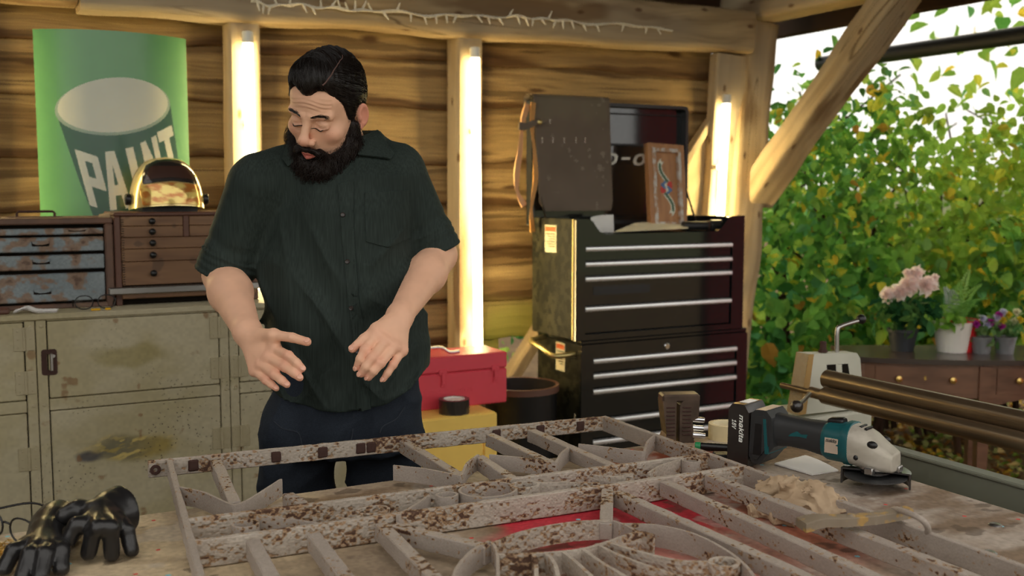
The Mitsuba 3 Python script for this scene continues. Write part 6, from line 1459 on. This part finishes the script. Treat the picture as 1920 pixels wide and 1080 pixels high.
man = thing('person', 'bearded man in a dark green corduroy shirt and jeans looking down at the gate', 'person')
hm = surface_nets(sd_skin_head, glob_((0, 0, 0)) - [0.16, 0.17, 0.22], glob_((0, 0, 0)) + [0.16, 0.17, 0.14], 0.0019, lip=1.4)
bm = [surface_nets(sd_core, (-0.68, 2.20, 0.04), (-0.10, 2.66, 1.58), 0.011, lip=1.5)]
for args in ((SH_L, EL_L, WR_L, HAND_L, 0.047, 0.0285), (SH_R, EL_R, WR_R, HAND_R, 0.0435, 0.027)):
    J = np.array([EL_L if args[1] is EL_L else EL_R, args[2]] + args[3]['mcp'] + sum(args[3]['f'], []) + args[3]['th'])
    bm.append(surface_nets(lambda p: sd_limb(p, *args), J.min(0) - 0.07, J.max(0) + 0.07, 0.0026, lip=1.3))
bm = trimesh.util.concatenate(bm)
def skin_color(V, head):
    base = np.array(srgb(226, 178, 148)); n = meshkit.fbm(V * 45, 3, seed=1)[:, None]; C = base * (0.93 + 0.14 * n)
    red = np.array(srgb(206, 118, 100))
    def blend(C, col, w): return C * (1 - w[:, None]) + np.asarray(col) * w[:, None]
    if head:
        q = loc(V); m = mir(q)
        g = lambda c, s: np.exp(-(((m - np.array(c)) / np.array(s)) ** 2).sum(1))
        C = blend(C, red, 0.45 * g((0.0, -0.113, -0.042), (0.014, 0.02, 0.012)) + 0.30 * g((0.045, -0.07, -0.035), (0.02, 0.03, 0.018)))
        C = blend(C, srgb(214, 104, 92), 0.45 * np.clip((m[:, 0] - 0.070) / 0.008, 0, 1) * (q[:, 1] > -0.01) * (np.abs(q[:, 2] + 0.016) < 0.04))
        C = blend(C, srgb(190, 92, 90), 0.85 * np.exp(-((m[:, 0] / 0.024) ** 4) - ((q[:, 2] + 0.0785) / 0.0105) ** 4) * (q[:, 1] < -0.086))
        C = blend(C, srgb(150, 104, 92), 0.55 * g((0.031, -0.088, -0.0165), (0.016, 0.02, 0.005)) + 0.35 * g((0.031, -0.088, 0.002), (0.016, 0.02, 0.005)))
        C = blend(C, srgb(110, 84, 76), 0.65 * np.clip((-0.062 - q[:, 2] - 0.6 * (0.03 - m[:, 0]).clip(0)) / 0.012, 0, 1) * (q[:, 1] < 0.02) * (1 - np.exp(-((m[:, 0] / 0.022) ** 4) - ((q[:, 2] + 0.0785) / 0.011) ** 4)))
    else:
        for H in (HAND_L, HAND_R):
            for k in H['mcp'] + [f[0] for f in H['f']] + [f[2] for f in H['f']] + [H['th'][3]]:
                C = blend(C, srgb(214, 130, 112), 0.45 * np.exp(-(np.linalg.norm(V - k, axis=1) / 0.012) ** 2))
    return C
mat('skin', VC, 0.48, spec=0.35)
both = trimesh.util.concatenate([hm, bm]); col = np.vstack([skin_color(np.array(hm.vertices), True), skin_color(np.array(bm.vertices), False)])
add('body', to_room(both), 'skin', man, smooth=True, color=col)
# fingernails
def nail(a, b, r, parent):
    d = unit(b - a); up = unit(np.cross(np.cross(d, [0, -0.75, 0.65]), d)); s = np.cross(d, up)
    m = trimesh.creation.icosphere(subdivisions=2); m.apply_scale(1.0); v = np.array(m.vertices) * [0.0062, r * 0.72, 0.0016]
    P = b + d * 0.001 + up * r * 0.86; m.vertices = P + v[:, :1] * d + v[:, 1:2] * s + v[:, 2:] * up
    add('fingernail', to_room(m), 'nail', parent, smooth=True)
mat('nail', srgb(222, 168, 144), 0.35)
for H in (HAND_L, HAND_R):
    for i, f in enumerate(H['f']): nail(f[1], f[2], 0.0074 * (1.0, 1.05, 1.0, 0.88)[i], man)
    nail(H['th'][2], H['th'][3], 0.0088, man)

# ------------------------------------------------------------------ hair and beard
def grad(f, p, e=0.0012):
    g = np.stack([f(p + np.eye(3)[k] * e) - f(p - np.eye(3)[k] * e) for k in range(3)], 1); return g / (np.linalg.norm(g, axis=1, keepdims=True) + 1e-9)
def sd_hair(q):
    cr = sd_ell(q, (0, 0.014, 0.024), (0.0795, 0.103, 0.094))
    top = smin(sd_ell(q, (0.0, 0.006, 0.066), (0.066, 0.088, 0.060)), sd_ell(q, (-0.003, -0.046, 0.080), (0.050, 0.044, 0.040)), 0.03)
    d = smin(cr, top, 0.018)
    m = mir(q)
    cut = smin(sd_ell(m, (0.034, -0.110, 0.004), (0.034, 0.066, 0.080)), sd_ell(q, (0, -0.114, -0.004), (0.036, 0.066, 0.066)), 0.012)
    cut = smin(cut, sd_ell(m, (0.056, -0.072, -0.030), (0.034, 0.044, 0.078)), 0.012)
    d = smax(d, -cut, 0.008)
    d = smax(d, -(q[:, 2] + 0.030 + 0.9 * np.clip(q[:, 1] - 0.05, 0, 1) * -0.4), 0.010)
    ear = sd_ell(m, (0.084, 0.016, -0.022), (0.020, 0.023, 0.036)); d = smax(d, -ear, 0.006)
    st = meshkit.fbm(np.stack([(q[:, 0] + 0.5 * q[:, 1]) * 210, (q[:, 1] * 0.5 - q[:, 0] * 0.6 + q[:, 2]) * 26, q[:, 2] * 26], 1), 2, seed=4)
    return d + 0.0042 * (st - 0.5)
def sd_beard(q):
    m = mir(q)
    d = sd_ell(q, (0, -0.056, -0.126), (0.062, 0.052, 0.056))
    d = smin(d, sd_cone(m, (0.070, -0.008, -0.030), (0.060, -0.022, -0.085), 0.010, 0.021), 0.02)
    d = smin(d, sd_cone(m, (0.060, -0.022, -0.085), (0.028, -0.062, -0.128), 0.025, 0.036), 0.025)
    d = smin(d, sd_cone(m, (0.002, -0.1045, -0.0630), (0.026, -0.0935, -0.0730), 0.0058, 0.0062), 0.006)
    d = smin(d, sd_cone(m, (0.026, -0.0935, -0.0730), (0.035, -0.076, -0.102), 0.0062, 0.014), 0.012)
    mouth = sd_ell(q, (0, -0.108, -0.0815), (0.0235, 0.026, 0.0125)); d = smax(d, -mouth, 0.004)
    st = meshkit.fbm(np.stack([q[:, 0] * 150, q[:, 1] * 110, q[:, 2] * 40], 1), 3, seed=9)
    return d + 0.007 * (st - 0.5)
def local_mesh(f, lo, hi, h): 
    m = surface_nets(f, lo, hi, h, lip=1.8); m.vertices = glob_(m.vertices); return m
mat('hair_dark', srgb(21, 16, 14), 0.4, spec=0.25)
mat('beard_dark', srgb(28, 19, 16), 0.55, spec=0.3)
hair = add('hair', to_room(local_mesh(sd_hair, (-0.11, -0.13, -0.06), (0.11, 0.14, 0.16), 0.0021)), 'hair_dark', man, smooth=True)
beard = add('beard', to_room(local_mesh(sd_beard, (-0.10, -0.13, -0.20), (0.10, 0.04, 0.02), 0.0021)), 'beard_dark', man, smooth=True)
hr = np.random.default_rng(31)
def strands(f, seeds, dirs, n, step, lift, r0, jit=0.25):
    """hairs that start at the seeds and follow the direction field along the surface of f"""
    p = seeds.copy(); path = [p.copy()]; w = hr.normal(size=p.shape) * jit
    for i in range(n):
        g = grad(f, p); d = dirs(p) + w; d = d - g * (d * g).sum(1, keepdims=True); d /= np.linalg.norm(d, axis=1, keepdims=True) + 1e-9
        p = p + d * step; p = p - g * (f(p)[:, None] - lift * (i + 1) / n); path.append(p.copy())
    P = np.stack(path, 1); k = P.shape[1]; T_ = np.gradient(P, axis=1); T_ /= np.linalg.norm(T_, axis=2, keepdims=True) + 1e-9
    a = np.cross(T_, [0.31, 0.52, 0.79]); a /= np.linalg.norm(a, axis=2, keepdims=True) + 1e-9; b = np.cross(T_, a)
    r = (r0 * np.linspace(1, 0.25, k))[None, :, None]
    ring = np.stack([P + r * (math.cos(t) * a + math.sin(t) * b) for t in (0, 2.094, 4.189)], 2)     # n, k, 3, 3
    V = ring.reshape(-1, 3); N = len(P); i, j = np.meshgrid(np.arange(k - 1), np.arange(3), indexing='ij')
    q = np.stack([i * 3 + j, i * 3 + (j + 1) % 3, (i + 1) * 3 + (j + 1) % 3, (i + 1) * 3 + j], -1).reshape(-1, 4); F = np.vstack([q[:, [0, 1, 2]], q[:, [0, 2, 3]]])
    return trimesh.Trimesh(glob_(V), (F[None] + (np.arange(N) * k * 3)[:, None, None]).reshape(-1, 3), process=False)
def surf_seeds(mesh, n, keep):
    v = loc(np.array(mesh.vertices)); v = v[keep(v)]; return v[hr.integers(0, len(v), n)]
hm_ = local_mesh(sd_hair, (-0.11, -0.13, -0.06), (0.11, 0.14, 0.16), 0.004)
def flow(p):
    left = p[:, 0] < 0.044
    d = np.where(left[:, None], np.array([-0.75, 0.35, 0.55]), np.array([0.25, 0.9, -0.45]))
    front = (p[:, 1] < -0.045)[:, None] & left[:, None]
    return np.where(front, np.array([-0.35, 0.45, 0.9]), d)
add('strands', to_room(strands(sd_hair, surf_seeds(hm_, 2600, lambda v: v[:, 2] > -0.03), flow, 8, 0.006, 0.0016, 0.00055, 0.12)), 'hair_dark', hair, smooth=False, kind='stuff')
pt = np.stack([np.linspace(0.040, 0.046, 16), np.linspace(-0.082, 0.02, 16), np.linspace(0.085, 0.13, 16)], 1)
for _ in range(8): pt = pt - grad(sd_hair, pt, 0.004) * sd_hair(pt)[:, None]
mat('scalp', srgb(84, 60, 54), 0.7)
add('parting', to_room(trimesh.Trimesh(*(lambda m: (glob_(m.vertices), m.faces))(tubes(curve(pt + grad(sd_hair, pt, 0.004) * 0.0006, 30), np.linspace(0.0022, 0.0008, 30), 6)), process=False)), 'scalp', hair, smooth=60)
bm_ = local_mesh(sd_beard, (-0.10, -0.13, -0.20), (0.10, 0.04, 0.02), 0.004)
add('strands', to_room(strands(sd_beard, surf_seeds(bm_, 2600, lambda v: (v[:, 2] > -0.175) & ((v[:, 2] < -0.085) | (np.abs(v[:, 0]) > 0.03))), lambda p: np.stack([p[:, 0] * 3, p[:, 0] * 0 - 0.12, p[:, 0] * 0 - 1.0], 1), 7, 0.0060, 0.0100, 0.0006, 0.45)), 'beard_dark', beard, smooth=False, kind='stuff')
must = surf_seeds(bm_, 420, lambda v: (v[:, 2] > -0.082) & (v[:, 1] < -0.08))
add('moustache', to_room(strands(sd_beard, must, lambda p: np.stack([np.sign(p[:, 0]) * 0.9, p[:, 0] * 0 + 0.2, p[:, 0] * 0 - 0.55], 1), 6, 0.003, 0.002, 0.0004, 0.25)), 'beard_dark', beard, smooth=False, kind='stuff')
for s in (-1, 1):
    t_ = hr.random(90); sd_ = np.stack([s * (0.013 + 0.037 * t_), np.full(90, -0.10), 0.0125 + 0.006 * np.sin(t_ * 2.4) - 0.004 * t_ + 0.0018 * hr.normal(size=90)], 1)
    for _ in range(4): sd_ = sd_ - grad(sd_head, sd_) * sd_head(sd_)[:, None]
    add('eyebrow', to_room(strands(sd_head, sd_, lambda p: np.tile([s * 1.0, 0.3, 0.25], (len(p), 1)), 4, 0.0026, 0.0010, 0.0005, 0.2)), 'hair_dark', man, smooth=False)
    t_ = np.linspace(0, 1, 40); sd_ = np.stack([s * (0.0185 + 0.026 * t_), np.full(40, -0.10), -0.0150 - 0.0034 * np.sin(t_ * 3.0)], 1)
    for _ in range(4): sd_ = sd_ - grad(sd_head, sd_) * sd_head(sd_)[:, None]
    sd_ = sd_ + grad(sd_head, sd_) * 0.0006
    add('eyelash', to_room(trimesh.Trimesh(*(lambda m: (glob_(m.vertices), m.faces))(tubes(sd_, np.interp(np.linspace(0, 1, 40), [0, 0.2, 0.8, 1], [0.0004, 0.0011, 0.0012, 0.0005]), 6)), process=False)), 'beard_dark', man, smooth=60)

# ------------------------------------------------------------------ shirt, jeans, shoes
HEM_U, HEM_Z = np.array([pv(x, y, 2.32)[[0, 2]] for x, y in ((440, 700), (487, 728), (520, 748), (560, 759), (600, 766), (650, 769), (690, 763), (730, 752), (770, 728), (793, 700), (830, 690))]).T
def sleeve(p, sh, el, r0, r1, seed, tt):
    ax = unit(el - sh); L = np.linalg.norm(el - sh); s = (p - sh) @ ax
    d = sd_cone(p, sh, el, r0, r1)
    w = np.clip(s / L, 0, 1.3)
    fold = np.sin(s * 150 + 7 * meshkit.noise(p * 16, seed=seed)) * 0.004 * np.clip((w - 0.45) * 2.4, 0, 1) * (0.4 + meshkit.noise(p * 22, seed=seed + 1))
    d = d - fold
    end = L * tt
    cuff = np.maximum(sd_cone(p, sh + ax * (end - 0.055), sh + ax * (end + 0.05), r1 + 0.006, r1 + 0.004), np.abs(s - end + 0.026) - 0.026)
    d = np.maximum(d, s - end)
    return smin(d, cuff - 0.0015 * np.sin(s * 380), 0.004)
def sd_shirt(p):
    d = sd_torso(p, 0.004)
    d = smin(d, sd_cone(p, (-0.405, 2.465, 1.515), SH_L + [0.012, 0, 0.012], 0.062, 0.064), 0.03)
    d = smin(d, sd_cone(p, (-0.388, 2.47, 1.53), SH_R + [-0.012, 0, 0.010], 0.062, 0.060), 0.03)
    n1 = meshkit.fbm(p * 7 + 3, 2, seed=12); n2 = meshkit.noise(np.stack([(p[:, 0] + 0.55 * p[:, 2]) * 15, p[:, 1] * 6, (p[:, 2] - 0.5 * p[:, 0]) * 4], 1), seed=15)
    n3 = meshkit.noise(np.stack([(p[:, 0] - 0.8 * p[:, 2]) * 17, p[:, 1] * 5, (p[:, 2] + 0.5 * p[:, 0]) * 5], 1), seed=19)
    PLU = np.interp(-p[:, 2], [-1.6, -1.45, -1.2, -0.93], [-0.375, -0.375, -0.365, -0.345])
    calm = 1 - 0.85 * np.exp(-((p[:, 0] - PLU) / 0.035) ** 2)
    low = calm * np.clip((1.42 - p[:, 2]) / 0.2, 0.25, 1)
    d = d - 0.014 * (n1 - 0.5) - 0.019 * low * ((1 - np.abs(2 * n2 - 1)) ** 2 - 0.4) - 0.013 * low * ((1 - np.abs(2 * n3 - 1)) ** 2 - 0.4)
    sl = sleeve(p, SH_L, EL_L, 0.068, 0.060, 3, 1.02); sr_ = sleeve(p, SH_R, EL_R, 0.063, 0.0545, 5, 0.98)
    d = smin(smin(d, sl, 0.022), sr_, 0.022)
    d = np.maximum(d, np.interp(p[:, 0], HEM_U, HEM_Z) - p[:, 2])
    ncut = sd_cone(p, NECK + [0.004, -0.02, 0.0], NECK + [0.0, -0.05, 0.16], 0.060, 0.075)
    return np.maximum(smax(d, -ncut, 0.006), p[:, 2] - 1.585)
def tex_cord(p, n, uv):
    f = fb(p.x * 8, p.y * 8, p.z * 5, 3)
    s = nz((p.x * RT[0] + p.y * RT[1]) * 520, p.z * 14, (p.x * HF[0] + p.y * HF[1]) * 300)
    return mx((0.012, 0.0185, 0.016), (0.031, 0.043, 0.038), f) * (0.75 + 0.5 * s)
mat('corduroy', mikit.proc(tex_cord), 0.75, spec=0.15, sheen=0.9, sheen_tint=0.3)
shirt_m = surface_nets(sd_shirt, (-0.82, 2.18, 0.90), (0.0, 2.66, 1.62), 0.0042, lip=2.0)
shirt = add('shirt', to_room(shirt_m), 'corduroy', man, smooth=True)
def front(f, uz, v0=2.0, n=60):
    """the front surface of f over points (u, z), seen along +v"""
    p = np.stack([uz[:, 0], np.full(len(uz), v0), uz[:, 1]], 1)
    for _ in range(n): p[:, 1] += np.clip(f(p) * 0.7, -0.02, 0.03)
    return p
def patch(f, poly, off, th, L=0.008):
    """a drawing in (u, z) laid on the front of f as a thin sheet"""
    m = refine(extr(poly, 1.0), L * 1.0) if False else None
    flat_ = extr(poly, 0.001); flat_ = refine(flat_, L); v = np.array(flat_.vertices); p = front(f, v[:, :2])
    g = grad(f, p, 0.003); P = p + g * (off + th * (v[:, 2:] / 0.001))
    return trimesh.Trimesh(P, flat_.faces[:, ::-1], process=False)
def UZ(pts, v=2.32): return [(lambda q: (q[0], q[2]))(pv(x, y, v)) for x, y in pts]
pl_l = UZ([(632, 345), (640, 400), (647, 470), (655, 540), (664, 610), (670, 680), (674, 766)]); pl_r = UZ([(662, 340), (664, 400), (668, 470), (676, 540), (685, 610), (693, 680), (699, 760)])
add('placket', to_room(patch(sd_shirt, Polygon(pl_l + pl_r[::-1]), 0.001, 0.003)), 'corduroy', shirt, smooth=40)
pk = Polygon(UZ([(684, 362), (761, 357), (762, 448), (726, 464), (688, 452)])); add('pocket', to_room(patch(sd_shirt, pk, 0.0005, 0.003)), 'corduroy', shirt, smooth=40)
mat('button', srgb(52, 46, 44), 0.3)
for x, y in ((645, 403), (655, 489), (664, 574), (673, 655)):
    q = front(sd_shirt, np.array(UZ([(x, y)]))); g_ = grad(sd_shirt, q, 0.004)[0]; s_ = unit(np.cross(g_, (0, 0, 1)))
    b = lathe([(0, 0.0028), (0.003, 0.0022), (0.0045, 0.0032), (0.0055, 0.002), (0.0055, 0), (0, 0)], 16, frame(s_, np.cross(g_, s_), g_, q[0] + g_ * 0.0042)); add('button', to_room(b), 'button', shirt, smooth=50)
# collar: a fallen band round the neck with two points
def collar_ring():
    n = 60; V = []; a = np.linspace(math.radians(-62), math.radians(242), n)
    prof = [(0.062, 0.040), (0.070, 0.046), (0.078, 0.040), (0.096, 0.012), (0.100, 0.000), (0.092, 0.004), (0.072, 0.034)]
    cx_, cy_, cz_ = -0.398, 2.462, 1.545
    for t in a:
        u, v = math.cos(t), math.sin(t)
        drop = 0.020 * max(0, -v) + 0.012 * abs(u) * 0; flare = 1.0 + 0.10 * max(0, -v)
        for r_, z_ in prof:
            zz_ = cz_ + z_ * (1 - 0.25 * max(0, u)) - drop * 1.2 - (0.045 * max(0.0, (-v - 0.3)) if z_ < 0.02 else 0)
            V.append((cx_ + u * r_ * 1.02 * flare + 0.012 * u, cy_ + v * r_ * 1.12 * flare, zz_ + 0.008 * u))
    k = len(prof); i, j = np.meshgrid(np.arange(n - 1), np.arange(k), indexing='ij')
    q = np.stack([i * k + j, (i + 1) * k + j, (i + 1) * k + (j + 1) % k, i * k + (j + 1) % k], -1).reshape(-1, 4)
    f = np.vstack([q[:, [0, 1, 2]], q[:, [0, 2, 3]]] + [np.array([[0, e + 1, e] for e in range(1, k - 1)]), np.array([[(n - 1) * k, (n - 1) * k + e, (n - 1) * k + e + 1] for e in range(1, k - 1)])])
    m = trimesh.Trimesh(np.array(V), f, process=False); return m if m.volume > 0 else trimesh.Trimesh(m.vertices, f[:, ::-1], process=False)
add('collar', to_room(collar_ring()), 'corduroy', shirt, smooth=40)
for pts in ([(664, 262), (690, 246), (700, 258), (728, 290), (722, 299), (700, 296), (668, 292)], [(529, 262), (545, 268), (550, 300), (534, 312), (524, 300)]):
    poly = Polygon(UZ(pts)).buffer(0.002); add('collar_point', to_room(patch(sd_shirt, poly, 0.006, 0.004, 0.006)), 'corduroy', shirt, smooth=40)
def sd_jeans(p):
    z = np.clip(p[:, 2], 0.80, 1.0); c0 = np.array([-0.392, 2.43])
    x, y = p[:, 0] - c0[0], p[:, 1] - c0[1]; hw, hd = np.interp(z, [0.80, 0.90, 1.0], [0.183, 0.176, 0.168]), np.interp(z, [0.8, 0.9, 1.0], [0.122, 0.118, 0.113])
    r = (np.abs(x / hw) ** 2.4 + np.abs(y / hd) ** 2.4) ** (1 / 2.4); hip = (r - 1) * 0.11; hip = smax(hip, 0.84 - p[:, 2], 0.02); hip = np.maximum(hip, p[:, 2] - 1.05)
    d = hip
    for L in LEGS: d = smin(d, chain(p, L, (0.091, 0.080, 0.068, 0.066), 0.03), 0.018)
    n2 = meshkit.noise(np.stack([(p[:, 0] + 0.4 * p[:, 2]) * 10, p[:, 1] * 8, (p[:, 2] - 0.7 * p[:, 0]) * 14], 1), seed=41)
    return np.maximum(d - 0.010 * ((1 - np.abs(2 * n2 - 1)) ** 2 - 0.4) - 0.006 * (meshkit.noise(p * 12, seed=43) - 0.5), 0.06 - p[:, 2])
def tex_denim(p, n, uv):
    f = fb(p.x * 10, p.y * 10, p.z * 6, 3); w = nz(p.x * 700, p.y * 700, p.z * 500)
    return mx((0.009, 0.012, 0.018), (0.026, 0.034, 0.047), f) * (0.8 + 0.4 * w)
mat('denim', mikit.proc(tex_denim), 0.85, spec=0.15)
jeans = add('jeans', to_room(surface_nets(sd_jeans, (-0.66, 2.22, 0.02), (-0.12, 2.64, 1.08), 0.006, lip=1.8)), 'denim', man, smooth=True)
mat('denim_seam', srgb(40, 46, 55), 0.9)
jp = [[(510, 792), (530, 806), (560, 812), (568, 838)], [(755, 770), (740, 790), (718, 800), (712, 812)]]
for pts in jp:
    q = front(sd_jeans, np.array([p[::1] for p in np.array(UZ(pts))])); add('pocket_seam', to_room(tubes(curve(q - [0, 0.001, 0], 20), 0.0016, 5)), 'denim_seam', jeans, smooth=60)
fl = front(sd_jeans, np.array(UZ([(664, 775), (662, 810), (655, 850)]))); add('fly_seam', to_room(tubes(curve(fl - [0, 0.001, 0], 14), 0.0018, 5)), 'denim_seam', jeans, smooth=60)
for L in LEGS:
    f0 = L[3]
    m = surface_nets(lambda p: np.maximum(smin(sd_ell(p, (f0[0], f0[1] - 0.06, 0.035), (0.048, 0.145, 0.05)), sd_cone(p, (f0[0], f0[1] + 0.01, 0.05), (f0[0], f0[1] + 0.01, 0.11), 0.052, 0.05), 0.03), 0.002 - p[:, 2]), (f0[0] - 0.08, f0[1] - 0.24, -0.01), (f0[0] + 0.08, f0[1] + 0.12, 0.17), 0.007)
    add('shoe', to_room(m), 'black_rubber', man, smooth=True)
